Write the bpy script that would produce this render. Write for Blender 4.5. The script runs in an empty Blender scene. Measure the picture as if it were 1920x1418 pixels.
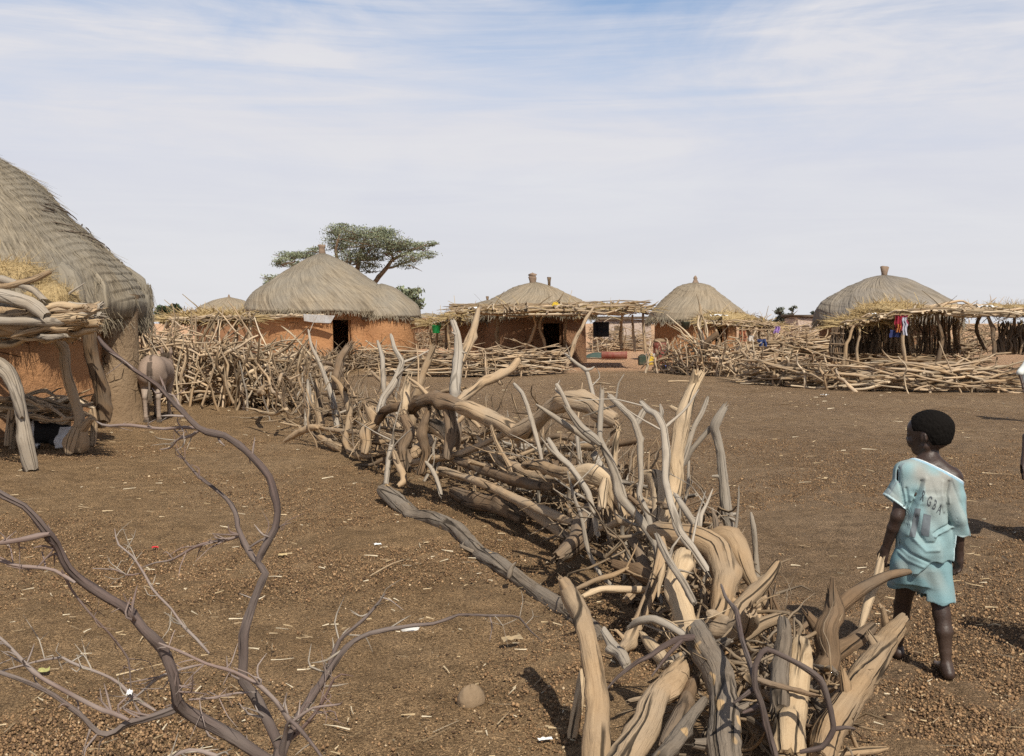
import bpy, math, random
import numpy as np
from mathutils import Vector, Matrix
from mathutils.bvhtree import BVHTree

SC = bpy.context.scene
COL = SC.collection
RNG = np.random.default_rng(7)
random.seed(7)

# ------------------------------------------------------------------ camera model (1920 px wide survey of the place)
F, CX, CY, HZ, EYE = 1884.0, 960.0, 709.0, 605.0, 1.6
PITCH = math.atan((CY - HZ) / F)
_f = np.array([0, math.cos(PITCH), -math.sin(PITCH)])
_u = np.array([0, math.sin(PITCH), math.cos(PITCH)])


def at(px, py, d):
    """the point of the place seen at (px, py) that stands d metres north of the photographer"""
    v = _f + np.array([(px - CX) / F, 0, 0]) + _u * (-(py - CY) / F)
    return np.array([0, 0, EYE]) + v * (d / v[1])


def ground(px, py):
    v = _f + np.array([(px - CX) / F, 0, 0]) + _u * (-(py - CY) / F)
    return np.array([0, 0, EYE]) + v * (EYE / -v[2])


# ------------------------------------------------------------------ object helpers
def tag(o, label=None, cat=None, group=None, kind=None):
    if label: o['label'] = label
    if cat: o['category'] = cat
    if group: o['group'] = group
    if kind: o['kind'] = kind
    return o


def empty(name, loc, label=None, cat=None, group=None):
    o = bpy.data.objects.new(name, None)
    o.empty_display_size = .2
    o.location = Vector([float(c) for c in loc])
    COL.objects.link(o)
    return tag(o, label, cat, group)


def make_mesh(name, V, Q=None, T=None, grain=None, col=None, smooth=True):
    me = bpy.data.meshes.new(name)
    V = np.asarray(V, dtype=np.float32).reshape(-1, 3)
    Q = np.zeros((0, 4), np.int32) if Q is None or len(Q) == 0 else np.asarray(Q, np.int32)
    T = np.zeros((0, 3), np.int32) if T is None or len(T) == 0 else np.asarray(T, np.int32)
    me.vertices.add(len(V)); me.vertices.foreach_set('co', V.ravel())
    nl = Q.size + T.size
    me.loops.add(nl)
    me.loops.foreach_set('vertex_index', np.concatenate([Q.ravel(), T.ravel()]).astype(np.int32))
    me.polygons.add(len(Q) + len(T))
    starts = np.concatenate([np.arange(len(Q)) * 4, Q.size + np.arange(len(T)) * 3]).astype(np.int32)
    me.polygons.foreach_set('loop_start', starts)
    me.polygons.foreach_set('use_smooth', np.full(len(Q) + len(T), smooth, dtype=bool))
    me.update(calc_edges=True)
    if grain is not None:
        a = me.attributes.new('grain', 'FLOAT_VECTOR', 'POINT')
        a.data.foreach_set('vector', np.asarray(grain, np.float32).ravel())
    if col is not None:
        a = me.attributes.new('paint', 'FLOAT_COLOR', 'POINT')
        c = np.asarray(col, np.float32)
        if c.shape[1] == 3: c = np.hstack([c, np.ones((len(c), 1), np.float32)])
        a.data.foreach_set('color', c.ravel())
    return me


class Geo:
    def __init__(s):
        s.V, s.Q, s.T, s.G, s.C, s.n = [], [], [], [], [], 0

    def add(s, V, Q=None, T=None, G=None, C=None):
        V = np.asarray(V, float).reshape(-1, 3)
        s.V.append(V)
        if Q is not None and len(Q): s.Q.append(np.asarray(Q, int) + s.n)
        if T is not None and len(T): s.T.append(np.asarray(T, int) + s.n)
        s.G.append(V * 1.0 if G is None else np.asarray(G, float))
        if C is not None: s.C.append(np.broadcast_to(np.asarray(C, float), (len(V), 3)))
        s.n += len(V)
        return s

    def arrays(s):
        V = np.vstack(s.V)
        Q = np.vstack(s.Q) if s.Q else np.zeros((0, 4), int)
        T = np.vstack(s.T) if s.T else np.zeros((0, 3), int)
        return V, Q, T, np.vstack(s.G), (np.vstack(s.C) if s.C else None)

    def build(s, name, mat, parent=None, origin=None, smooth=True):
        V, Q, T, G, C = s.arrays()
        if origin is None:
            origin = np.array(parent.location) if parent is not None else np.array([V[:, 0].mean(), V[:, 1].mean(), V[:, 2].min()])
        me = make_mesh(name, V - np.asarray(origin), Q, T, G, C, smooth)
        me.materials.append(mat)
        o = bpy.data.objects.new(name, me)
        COL.objects.link(o)
        if parent is not None:
            o.parent = parent
            if parent.type == 'MESH':
                # sub-part: keep world placement, parent origin is its own location
                pass
            o.location = (0, 0, 0)
        else:
            o.location = Vector([float(c) for c in origin])
        return o


def worldpos(o):
    l = Vector(o.location)
    while o.parent is not None:
        o = o.parent
        l = l + Vector(o.location)
    return np.array(l)


def child(geo, name, mat, parent, smooth=True):
    return geo.build(name, mat, parent, origin=worldpos(parent), smooth=smooth)


# ------------------------------------------------------------------ smooth random fields
class Wave:
    """cheap smooth noise: a sum of random plane waves"""
    def __init__(s, seed, scale, n=14):
        r = np.random.default_rng(seed)
        k = r.normal(size=(n, 3)); k /= np.linalg.norm(k, axis=1)[:, None]
        s.k = k * (scale * r.uniform(.5, 1.8, size=(n, 1)))
        s.p = r.uniform(0, 6.283, n); s.n = n

    def __call__(s, P):
        P = np.asarray(P, float)
        out = np.zeros(P.shape[:-1])
        for k, p in zip(s.k, s.p): out += np.sin(P @ k + p)
        return out / math.sqrt(s.n * .5)


# ------------------------------------------------------------------ branches and logs
def catmull(P, m):
    P = np.asarray(P, float); n = len(P)
    if n == 2:
        t = np.linspace(0, 1, m)[:, None]; return P[0] * (1 - t) + P[1] * t
    seg = np.linalg.norm(np.diff(P[:, :3], axis=0), axis=1)
    cum = np.concatenate([[0], np.cumsum(seg)]); cum /= cum[-1]
    E = np.vstack([2 * P[0] - P[1], P, 2 * P[-1] - P[-2]])
    out = []
    for t in np.linspace(0, 1, m):
        i = min(np.searchsorted(cum, t, side='right') - 1, n - 2)
        u = (t - cum[i]) / max(cum[i + 1] - cum[i], 1e-9)
        a, b, c, d = E[i], E[i + 1], E[i + 2], E[i + 3]
        cr = .5 * (2 * b + (c - a) * u + (2 * a - 5 * b + 4 * c - d) * u * u + (3 * b - a - 3 * c + d) * u ** 3)
        out.append(cr * .42 + (b * (1 - u) + c * u) * .58)
    return np.array(out)


def limb(g, pts, rad, rng, ns=10, step=None, gnarl=.10, wig=0.0, e0='blunt', e1='blunt', knots=0, jit=.03, C=None):
    """tapered, gnarled branch along pts, added to Geo g"""
    pts = np.asarray(pts, float); rad = np.asarray(rad, float)
    if len(rad) != len(pts): rad = np.interp(np.linspace(0, 1, len(pts)), np.linspace(0, 1, len(rad)), rad)
    L = np.linalg.norm(np.diff(pts, axis=0), axis=1).sum()
    rm = rad.max()
    if step is None: step = max(rm * 1.1, L / 60)
    m = int(np.clip(L / step, max(4, len(pts) * 2), 80))
    PR = catmull(np.hstack([pts, rad[:, None]]), m)
    P, R = PR[:, :3], np.maximum(PR[:, 3], rad.min() * .5)
    s = np.linspace(0, L, m)
    if wig:
        w = np.sin(np.linspace(0, math.pi, m))[:, None] ** .6
        off = np.zeros((m, 3))
        for k in (1.3, 2.7, 5.1):
            off += np.sin(k * math.pi * np.linspace(0, 1, m) + rng.uniform(0, 6.28))[:, None] * rng.normal(size=3) / k
        P = P + off * w * wig
    Tn = np.gradient(P, axis=0); Tn /= np.linalg.norm(Tn, axis=1)[:, None] + 1e-12
    nrm = np.cross(Tn[0], [0.3, 0.2, 1.0]); nrm /= np.linalg.norm(nrm) + 1e-9
    N = np.zeros((m, 3)); B = np.zeros((m, 3))
    for i in range(m):
        nrm = nrm - Tn[i] * nrm.dot(Tn[i]); nrm /= np.linalg.norm(nrm) + 1e-9
        N[i] = nrm; B[i] = np.cross(Tn[i], nrm)
    th = np.linspace(0, 2 * math.pi, ns, endpoint=False)
    TH, S = np.meshgrid(th, s)
    ph = rng.uniform(0, 6.28, 6)
    kk = 1.0 / max(rm, .004)
    shape = 1 + gnarl * (.55 * np.sin(2 * TH + ph[0] + .12 * kk * S) + .40 * np.sin(3 * TH + ph[1] - .17 * kk * S)
                         + .25 * np.sin(5 * TH + ph[2] + .22 * kk * S) + .45 * np.sin(.35 * kk * S + ph[3]) + .3 * np.sin(.8 * kk * S + ph[4]))
    shape += rng.normal(size=shape.shape) * jit
    if ns >= 14:                                   # weathered flutes and ridges along the grain
        for kf, am in ((4, .05), (7, .045), (9, .035)):
            shape += gnarl * 3.2 * am * np.sin(kf * TH + rng.uniform(0, 6.28) + 1.3 * np.sin(.12 * kk * S + rng.uniform(0, 6.28)))
        shape += .03 * np.sin(1.9 * kk * S + rng.uniform(0, 6)) * np.sin(2 * TH + rng.uniform(0, 6))
    for _ in range(knots):
        t0, s0 = rng.uniform(0, 6.28), rng.uniform(.08, .92) * L
        dth = np.abs((TH - t0 + math.pi) % (2 * math.pi) - math.pi)
        shape += rng.uniform(.25, .55) * np.exp(-(dth / .55) ** 2 - ((S - s0) / (rm * .8)) ** 2)
    RR = R[:, None] * shape
    X = P[:, None, :] + RR[..., None] * (np.cos(TH)[..., None] * N[:, None, :] + np.sin(TH)[..., None] * B[:, None, :])
    G0 = rng.uniform(0, 50, 3)
    GR = np.stack([R.mean() * np.cos(TH), R.mean() * np.sin(TH), S], -1) + G0

    def finish(idx, sgn, kind):
        r = R[idx]; t = Tn[idx] * sgn
        if kind == 'split':
            side = .5 + .5 * np.cos(th - rng.uniform(0, 6.28))              # torn longer on one side
            j = (.55 * rng.uniform(0, 1, ns) ** 1.3 + .75 * side ** 2) * rng.uniform(1.0, 2.0) * r
            X[idx] += t * j[:, None] - (X[idx] - P[idx]) * rng.uniform(.0, .22, ns)[:, None]
            return P[idx] + t * r * rng.uniform(-.5, .5)
        if kind == 'taper':
            X[idx] = P[idx] + (X[idx] - P[idx]) * .62 + t * (rng.uniform(0, .9, ns) * r)[:, None]
            return P[idx] + t * r * .4
        j = rng.uniform(-.25, .35, ns) * r
        X[idx] = P[idx] + (X[idx] - P[idx]) * .82 + t * j[:, None]
        return P[idx] + t * r * .15
    c0 = finish(0, -1, e0); c1 = finish(m - 1, 1, e1)
    i = np.arange(m - 1)[:, None]; j = np.arange(ns)[None, :]; j2 = (j + 1) % ns
    Q = np.stack([i * ns + j, i * ns + j2, (i + 1) * ns + j2, (i + 1) * ns + j], -1).reshape(-1, 4)
    n0 = m * ns
    jj = np.arange(ns); jn = (jj + 1) % ns
    V = np.vstack([X.reshape(-1, 3), c0, c1, X[0], X[m - 1]])
    T = np.vstack([np.stack([n0 + 2 + jn, n0 + 2 + jj, np.full(ns, n0)], 1), np.stack([n0 + 2 + ns + jj, n0 + 2 + ns + jn, np.full(ns, n0 + 1)], 1)])
    GG = np.vstack([GR.reshape(-1, 3), G0 + [0, 0, -R[0]], G0 + [0, 0, L + R[-1]], GR[0], GR[m - 1]])
    g.add(V, Q, T, GG, C)
    for idx, sgn, kind in ((0, -1, e0), (m - 1, 1, e1)):          # torn splinters standing at a broken end
        if kind == 'split' and R[idx] > .009 and ns >= 8:
            r = R[idx]; t = Tn[idx] * sgn
            for q in range(rng.integers(3, 8)):
                a = rng.uniform(0, 6.28); rr = rng.uniform(.25, .85) * r
                b = P[idx] + rr * (math.cos(a) * N[idx] + math.sin(a) * B[idx]) - t * r * .6
                e = b + t * r * rng.uniform(1.4, 3.6) + rng.normal(0, .22, 3) * r
                w = r * rng.uniform(.10, .26)
                limb(g, [b, (b + e) / 2 + rng.normal(0, .08, 3) * r, e], [w, w * .8, w * .25], rng, 5, r * .8, .2, 0, 'blunt', 'taper', 0, .1, C)
    return P, R


def straws(g, bases, dirs, length, width, rng, bend=.25, C=None, seg=2):
    """many thin bent blades of straw in one go"""
    n = len(bases)
    dirs = dirs / (np.linalg.norm(dirs, axis=1)[:, None] + 1e-9)
    side = np.cross(dirs, rng.normal(size=(n, 3))); side /= np.linalg.norm(side, axis=1)[:, None] + 1e-9
    bv = rng.normal(size=(n, 3)) * bend; bv[:, 2] -= bend * .6
    length = np.broadcast_to(length, (n,))[:, None]; width = np.broadcast_to(width, (n,))[:, None]
    rows = []
    for k in range(seg + 1):
        t = k / seg
        c = bases + dirs * length * t + bv * length * t * t
        w = width * (1 - .55 * t) * .5
        rows += [c - side * w, c + side * w]
    V = np.stack(rows, 1)
    a = (np.arange(n) * 2 * (seg + 1))[:, None]
    Q = np.vstack([np.hstack([a + 2 * k, a + 2 * k + 1, a + 2 * k + 3, a + 2 * k + 2]) for k in range(seg)])
    G = np.zeros_like(V)
    G[:, :, 0] = rng.uniform(0, 40, n)[:, None]; G[:, :, 1] = rng.uniform(0, 40, n)[:, None]
    for k in range(seg + 1): G[:, 2 * k:2 * k + 2, 2] = (length * k / seg)
    Cv = None
    if C is not None:
        C = np.asarray(C, float)
        Cv = np.repeat(C[:, None, :], 2 * (seg + 1), 1).reshape(-1, 3) if C.ndim == 2 else np.broadcast_to(C, (n * 2 * (seg + 1), 3))
    g.add(V.reshape(-1, 3), Q, None, G.reshape(-1, 3), Cv)


def lathe(g, center, prof, na=48, a0=0.0, a1=2 * math.pi, closed=True, fn=None, cap=False):
    """prof: list of (radius, z); fn(angle, k) -> radius factor"""
    prof = np.asarray(prof, float)
    an = np.linspace(a0, a1, na, endpoint=not closed)
    A, K = np.meshgrid(an, np.arange(len(prof)))
    R = prof[:, 0][:, None] * np.ones_like(A)
    Z = prof[:, 1][:, None] * np.ones_like(A)
    if fn is not None: R, Z = fn(A, K, R, Z)
    V = np.stack([center[0] + R * np.cos(A), center[1] + R * np.sin(A), center[2] + Z], -1)
    s = np.concatenate([[0], np.cumsum(np.linalg.norm(np.diff(prof, axis=0), axis=1))])
    G = np.stack([A * prof[:, 0].max(), s[:, None] * np.ones_like(A), Z], -1)
    n = na; m = len(prof)
    i = np.arange(m - 1)[:, None]; j = np.arange(n if closed else n - 1)[None, :]; j2 = (j + 1) % n
    Q = np.stack([i * n + j, i * n + j2, (i + 1) * n + j2, (i + 1) * n + j], -1).reshape(-1, 4)
    g.add(V.reshape(-1, 3), Q, None, G.reshape(-1, 3))


def boxgeo(g, c, size, rz=0.0, jit=0.0, rng=RNG, C=None, n=1, tilt=(0, 0)):
    """a box with chamfered edges (24 corners)"""
    sx, sy, sz = [v / 2 for v in size]
    b = min(sx, sy, sz) * .18
    V, idx = [], {}
    for X in (-1, 1):
        for Y in (-1, 1):
            for Z in (-1, 1):
                for ax in range(3):
                    p = [X * sx, Y * sy, Z * sz]
                    for k in range(3):
                        if k != ax: p[k] -= [X, Y, Z][k] * b
                    idx[(X, Y, Z, ax)] = len(V); V.append(p)
    Q, T = [], []
    for ax in range(3):
        o1, o2 = [k for k in range(3) if k != ax]
        for sg in (-1, 1):
            f = []
            for a, bb in ((-1, -1), (1, -1), (1, 1), (-1, 1)):
                k = [0, 0, 0]; k[ax] = sg; k[o1] = a; k[o2] = bb
                f.append(idx[(*k, ax)])
            Q.append(f)
    for ax in range(3):
        o1, o2 = [k for k in range(3) if k != ax]
        for a in (-1, 1):
            for bb in (-1, 1):
                k0 = [0, 0, 0]; k0[o1] = a; k0[o2] = bb; k1 = list(k0); k0[ax] = -1; k1[ax] = 1
                Q.append([idx[(*k0, o1)], idx[(*k1, o1)], idx[(*k1, o2)], idx[(*k0, o2)]])
    for X in (-1, 1):
        for Y in (-1, 1):
            for Z in (-1, 1): T.append([idx[(X, Y, Z, k)] for k in range(3)])
    V = np.array(V)
    R = np.array(Matrix.Rotation(rz, 3, 'Z') @ Matrix.Rotation(tilt[0], 3, 'X') @ Matrix.Rotation(tilt[1], 3, 'Y'))
    V = V @ R.T + rng.normal(size=V.shape) * jit + np.asarray(c)
    g.add(V, Q, T, None, C)


# ------------------------------------------------------------------ implicit surfaces for bodies and cloth
class Field:
    def __init__(s, lo, hi, h):
        s.lo = np.asarray(lo, np.float32); s.h = h
        s.n = np.ceil((np.asarray(hi) - s.lo) / h).astype(int) + 1
        s.d = np.full(s.n, .3, np.float32)

    def box(s, lo, hi):
        a = np.clip(np.floor((np.asarray(lo) - s.lo) / s.h).astype(int), 0, s.n - 1)
        b = np.clip(np.ceil((np.asarray(hi) - s.lo) / s.h).astype(int) + 1, 1, s.n)
        return tuple(slice(x, y) for x, y in zip(a, b))

    def grid(s, sl):
        ax = [s.lo[i] + s.h * np.arange(sl[i].start, sl[i].stop, dtype=np.float32) for i in range(3)]
        return np.meshgrid(*ax, indexing='ij')

    def allgrid(s):
        return s.grid(tuple(slice(0, k) for k in s.n))

    def union(s, sl, v, k):
        d = s.d[sl]
        if k > 0:
            hh = np.clip(.5 + .5 * (d - v) / k, 0, 1)
            s.d[sl] = d + (v - d) * hh - k * hh * (1 - hh)
        else: s.d[sl] = np.minimum(d, v)

    def cone(s, a, b, ra, rb, k=.02):
        a, b = np.asarray(a, np.float32), np.asarray(b, np.float32)
        m = max(ra, rb) + 2.5 * k + 2 * s.h
        sl = s.box(np.minimum(a, b) - m, np.maximum(a, b) + m)
        X, Y, Z = s.grid(sl)
        ba = b - a; q = float(ba @ ba) + 1e-12
        t = np.clip(((X - a[0]) * ba[0] + (Y - a[1]) * ba[1] + (Z - a[2]) * ba[2]) / q, 0, 1)
        v = np.sqrt((X - a[0] - t * ba[0]) ** 2 + (Y - a[1] - t * ba[1]) ** 2 + (Z - a[2] - t * ba[2]) ** 2) - (ra + (rb - ra) * t)
        s.union(sl, v, k)
        return s

    def chain(s, pts, rads, k=.02):
        for i in range(len(pts) - 1): s.cone(pts[i], pts[i + 1], rads[i], rads[i + 1], k if i == 0 else min(k, .005 + .12 * rads[i]))
        return s

    def ell(s, c, r, k=.02, R=None):
        c = np.asarray(c, np.float32); r = np.asarray(r, np.float32)
        m = r.max() + 2.5 * k + 2 * s.h
        sl = s.box(c - m, c + m)
        X, Y, Z = s.grid(sl); X = X - c[0]; Y = Y - c[1]; Z = Z - c[2]
        if R is not None:
            R = np.asarray(R, np.float32)
            X, Y, Z = R[0, 0] * X + R[1, 0] * Y + R[2, 0] * Z, R[0, 1] * X + R[1, 1] * Y + R[2, 1] * Z, R[0, 2] * X + R[1, 2] * Y + R[2, 2] * Z
        k0 = np.sqrt((X / r[0]) ** 2 + (Y / r[1]) ** 2 + (Z / r[2]) ** 2)
        k1 = np.sqrt((X / r[0] ** 2) ** 2 + (Y / r[1] ** 2) ** 2 + (Z / r[2] ** 2) ** 2) + 1e-9
        s.union(sl, (k0 * (k0 - 1) / k1).astype(np.float32), k)
        return s

    def slab(s, a, b, A, B, k=.02, rz=0.0):
        """upright elliptical body: section half widths A (list) x B (list) from a (bottom) to b (top)"""
        a, b = np.asarray(a, np.float32), np.asarray(b, np.float32)
        m = max(max(A), max(B)) + 3 * k
        sl = s.box(np.minimum(a, b) - m, np.maximum(a, b) + m)
        X, Y, Z = s.grid(sl)
        t = np.clip((Z - a[2]) / (b[2] - a[2]), 0, 1)
        tt = np.linspace(0, 1, len(A))
        aa = np.interp(t, tt, A).astype(np.float32); bb = np.interp(t, tt, B).astype(np.float32)
        x = X - (a[0] + (b[0] - a[0]) * t); y = Y - (a[1] + (b[1] - a[1]) * t)
        c, sn = math.cos(rz), math.sin(rz)
        x, y = c * x + sn * y, -sn * x + c * y
        v = (np.sqrt((x / aa) ** 2 + (y / bb) ** 2) - 1) * np.minimum(aa, bb)
        dz = np.maximum(a[2] - Z, Z - b[2])
        v = np.where(dz > 0, np.sqrt(np.maximum(v, 0) ** 2 + dz ** 2), np.maximum(v, dz))
        s.union(sl, v.astype(np.float32), k)
        return s

    def mesh(s):
        d = s.d; h = s.h; n = d.shape
        neg = d < 0
        c = np.zeros(tuple(k - 1 for k in n), np.uint8)
        for i in (0, 1):
            for j in (0, 1):
                for k in (0, 1): c += neg[i:n[0] - 1 + i, j:n[1] - 1 + j, k:n[2] - 1 + k]
        act = (c > 0) & (c < 8)
        I = np.argwhere(act)
        ids = np.full(act.shape, -1, np.int32); ids[act] = np.arange(len(I))
        acc = np.zeros((len(I), 3)); cnt = np.zeros(len(I))
        corners = [(i, j, k) for i in (0, 1) for j in (0, 1) for k in (0, 1)]
        val = {q: d[I[:, 0] + q[0], I[:, 1] + q[1], I[:, 2] + q[2]] for q in corners}
        for q in corners:
            for ax in range(3):
                if q[ax]: continue
                r = list(q); r[ax] = 1; r = tuple(r)
                v0, v1 = val[q], val[r]
                cr = (v0 < 0) != (v1 < 0)
                t = np.where(cr, v0 / np.where(cr, v0 - v1, 1), 0)
                p = np.tile(np.array(q, float), (len(I), 1)); p[:, ax] = t
                acc[cr] += p[cr]; cnt[cr] += 1
        V = (I + acc / cnt[:, None]) * h + s.lo
        quads = []
        for ax in range(3):
            o1, o2 = (ax + 1) % 3, (ax + 2) % 3
            s0 = [slice(None)] * 3; s1 = [slice(None)] * 3
            s0[ax] = slice(0, n[ax] - 1); s1[ax] = slice(1, n[ax])
            a, b = neg[tuple(s0)], neg[tuple(s1)]
            E = np.argwhere(a != b)
            ok = (E[:, o1] > 0) & (E[:, o2] > 0) & (E[:, o1] < n[o1] - 1) & (E[:, o2] < n[o2] - 1)
            E = E[ok]
            fl = a[E[:, 0], E[:, 1], E[:, 2]]
            def idx(da, db):
                e = E.copy(); e[:, o1] -= da; e[:, o2] -= db
                return ids[e[:, 0], e[:, 1], e[:, 2]]
            q = np.stack([idx(1, 1), idx(0, 1), idx(0, 0), idx(1, 0)], 1)
            q[~fl] = q[~fl][:, ::-1]
            quads.append(q)
        Q = np.vstack(quads)
        return V, Q[(Q >= 0).all(1)]


def field_obj(f, name, mat, parent, colfn=None, relax=1):
    V, Q = f.mesh()
    for _ in range(relax):
        acc = np.zeros_like(V); cnt = np.zeros(len(V))
        for a, b in ((0, 1), (1, 2), (2, 3), (3, 0)):
            np.add.at(acc, Q[:, a], V[Q[:, b]]); np.add.at(cnt, Q[:, a], 1)
            np.add.at(acc, Q[:, b], V[Q[:, a]]); np.add.at(cnt, Q[:, b], 1)
        V = V * .5 + acc / np.maximum(cnt, 1)[:, None] * .5
    g = Geo(); g.add(V, Q, None, V, None)
    if colfn is not None: g.C.append(colfn(V))
    return child(g, name, mat, parent), V, Q
# ------------------------------------------------------------------ materials
class NT:
    def __init__(s, name):
        s.m = bpy.data.materials.new(name); s.m.use_nodes = True
        s.t = s.m.node_tree; s.t.nodes.clear()
        s.out = s.t.nodes.new('ShaderNodeOutputMaterial')

    def n(s, typ, ins=None, out=0, **props):
        nd = s.t.nodes.new('ShaderNode' + typ)
        for k, v in props.items(): setattr(nd, k, v)
        for k, v in (ins or {}).items():
            so = nd.inputs[k]
            if isinstance(v, bpy.types.NodeSocket): s.t.links.new(v, so)
            else: so.default_value = v
        return nd.outputs[out]

    def noise(s, vec, scale, detail=4, rough=.55, out=0, dist=0.0):
        return s.n('TexNoise', {'Vector': vec, 'Scale': scale, 'Detail': detail, 'Roughness': rough, 'Distortion': dist}, out)

    def ramp(s, fac, stops, interp='LINEAR'):
        nd = s.t.nodes.new('ShaderNodeValToRGB'); nd.color_ramp.interpolation = interp
        e = nd.color_ramp.elements
        while len(e) < len(stops): e.new(.5)
        for el, (p, c) in zip(e, stops):
            el.position = p; el.color = (c, c, c, 1) if isinstance(c, (int, float)) else (*c, 1)
        s.t.links.new(fac, nd.inputs[0])
        return nd.outputs[0]

    def mix(s, fac, a, b, mode='MIX'):
        nd = s.t.nodes.new('ShaderNodeMix'); nd.data_type = 'RGBA'; nd.blend_type = mode
        for i, v in ((0, fac), (6, a), (7, b)):
            so = nd.inputs[i]
            if isinstance(v, bpy.types.NodeSocket): s.t.links.new(v, so)
            elif isinstance(v, (int, float)): so.default_value = v if i == 0 else (v, v, v, 1)
            else: so.default_value = (*v, 1)
        return nd.outputs[2]

    def math(s, op, a, b=0.0, clamp=False):
        nd = s.t.nodes.new('ShaderNodeMath'); nd.operation = op; nd.use_clamp = clamp
        for so, v in zip(nd.inputs, (a, b)):
            if isinstance(v, bpy.types.NodeSocket): s.t.links.new(v, so)
            else: so.default_value = v
        return nd.outputs[0]

    def scale(s, vec, sc):
        return s.n('Mapping', {'Vector': vec, 'Scale': sc})

    def bump(s, h, dist, strength=1.0, normal=None):
        ins = {'Height': h, 'Distance': dist, 'Strength': strength}
        if normal is not None: ins['Normal'] = normal
        return s.n('Bump', ins)

    def finish(s, color, rough=.9, normal=None, spec=.25, **extra):
        ins = {'Base Color': color if isinstance(color, bpy.types.NodeSocket) else (*color, 1), 'Roughness': rough, 'Specular IOR Level': spec}
        if normal is not None: ins['Normal'] = normal
        ins.update(extra)
        b = s.n('BsdfPrincipled', ins)
        s.t.links.new(b, s.out.inputs['Surface'])
        return s.m

    def attr(s, name, out=1):
        return s.n('Attribute', None, out, attribute_name=name)

    def pos(s):
        return s.n('NewGeometry', None, 0)

    def rnd(s):
        return s.n('ObjectInfo', None, 5)


def wood(name, light, dark, crack=(.035, .026, .018), weather=(.36, .33, .29), wamt=.35, spread=.35, cracks=.9, bump=.004, patches=None, fibre=.55):
    k = NT(name); gr = k.attr('grain'); r = k.rnd(); p = k.pos()
    fib = k.noise(k.scale(gr, (90, 90, 5)), 1, 5, .6)
    fib2 = k.noise(k.scale(gr, (22, 22, 3.2)), 1, 5, .65)
    col = k.mix(k.math('ADD', k.math('MULTIPLY', k.ramp(fib, [(.34, 0.), (.64, 1.)]), fibre), 1 - fibre, True), dark, light)
    col = k.mix(k.math('MULTIPLY', k.ramp(fib2, [(.40, 0.), (.62, 1.)]), .42), col, k.mix(.5, light, dark))
    streak = k.ramp(k.noise(k.scale(gr, (38, 38, 3.0)), 1, 4, .65), [(.56, 0.), (.68, 1.)])
    col = k.mix(k.math('MULTIPLY', streak, .20), col, [c * .62 for c in dark])
    spot = k.ramp(k.noise(k.scale(gr, (16, 16, 9)), 1, 3, .6), [(.60, 0.), (.72, 1.)])
    col = k.mix(k.math('MULTIPLY', spot, .5), col, [c * .7 for c in dark])
    mid = k.ramp(k.noise(k.scale(gr, (9, 9, 4)), 1, 4, .65), [(.40, 0.), (.64, 1.)])
    col = k.mix(k.math('MULTIPLY', mid, .5), col, k.mix(.35, dark, light))
    speck = k.ramp(k.noise(gr, 150, 3, .7), [(.56, 0.), (.66, 1.)])
    col = k.mix(k.math('MULTIPLY', speck, .4), col, dark)
    big = k.noise(p, 3.2, 3, .6)
    wf = k.math('MULTIPLY', k.math('ADD', k.ramp(big, [(.4, 0.), (.62, 1.)]), k.math('MULTIPLY', r, .7)), wamt)
    col = k.mix(wf, col, k.mix(fib, weather, [c * .65 for c in weather]))
    vo = k.n('TexVoronoi', {'Vector': k.mix(.045, k.scale(gr, (13, 13, .9)), k.noise(k.scale(gr, (14, 14, 9)), 1, 3, .6, 1)), 'Scale': 1.0, 'Randomness': 1.0}, 0, feature='DISTANCE_TO_EDGE')
    cr = k.ramp(vo, [(.010, 1.), (.036, 0.)])
    cm = k.ramp(k.noise(gr, 2.6, 2), [(.40, 0.), (.52, 1.)])
    crk = k.math('MULTIPLY', k.math('MULTIPLY', cr, cm), cracks)
    if patches is not None:
        pm = k.ramp(k.noise(k.scale(gr, (11, 11, 6)), 1, 2), [(.66, 0.), (.69, 1.)])
        col = k.mix(pm, col, patches)
    col = k.mix(crk, col, crack)
    bright = k.math('ADD', k.math('MULTIPLY', r, spread), 1 - spread * .5)
    col = k.mix(1.0, col, k.n('CombineColor', {0: bright, 1: bright, 2: bright}), 'MULTIPLY')
    h = k.math('SUBTRACT', k.math('SUBTRACT', k.math('ADD', k.math('MULTIPLY', fib, .6), fib2), k.math('MULTIPLY', streak, .5)), k.math('MULTIPLY', crk, 2.0))
    return k.finish(col, .88, k.bump(h, bump, .9), .2)


def plain(name, col, rough=.7, var=.25, sc=18.0, bump=0.0, spec=.3, dirt=None, dsc=4.0):
    k = NT(name); p = k.n('TexCoord', None, 3)
    n = k.noise(p, sc, 5, .6)
    c = k.mix(n, [v * (1 - var) for v in col], [min(1, v * (1 + var)) for v in col])
    if dirt is not None: c = k.mix(k.ramp(k.noise(p, dsc, 5, .65), [(.42, 0.), (.68, .85)]), c, dirt)
    return k.finish(c, rough, k.bump(n, bump, .8) if bump else None, spec)


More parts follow.
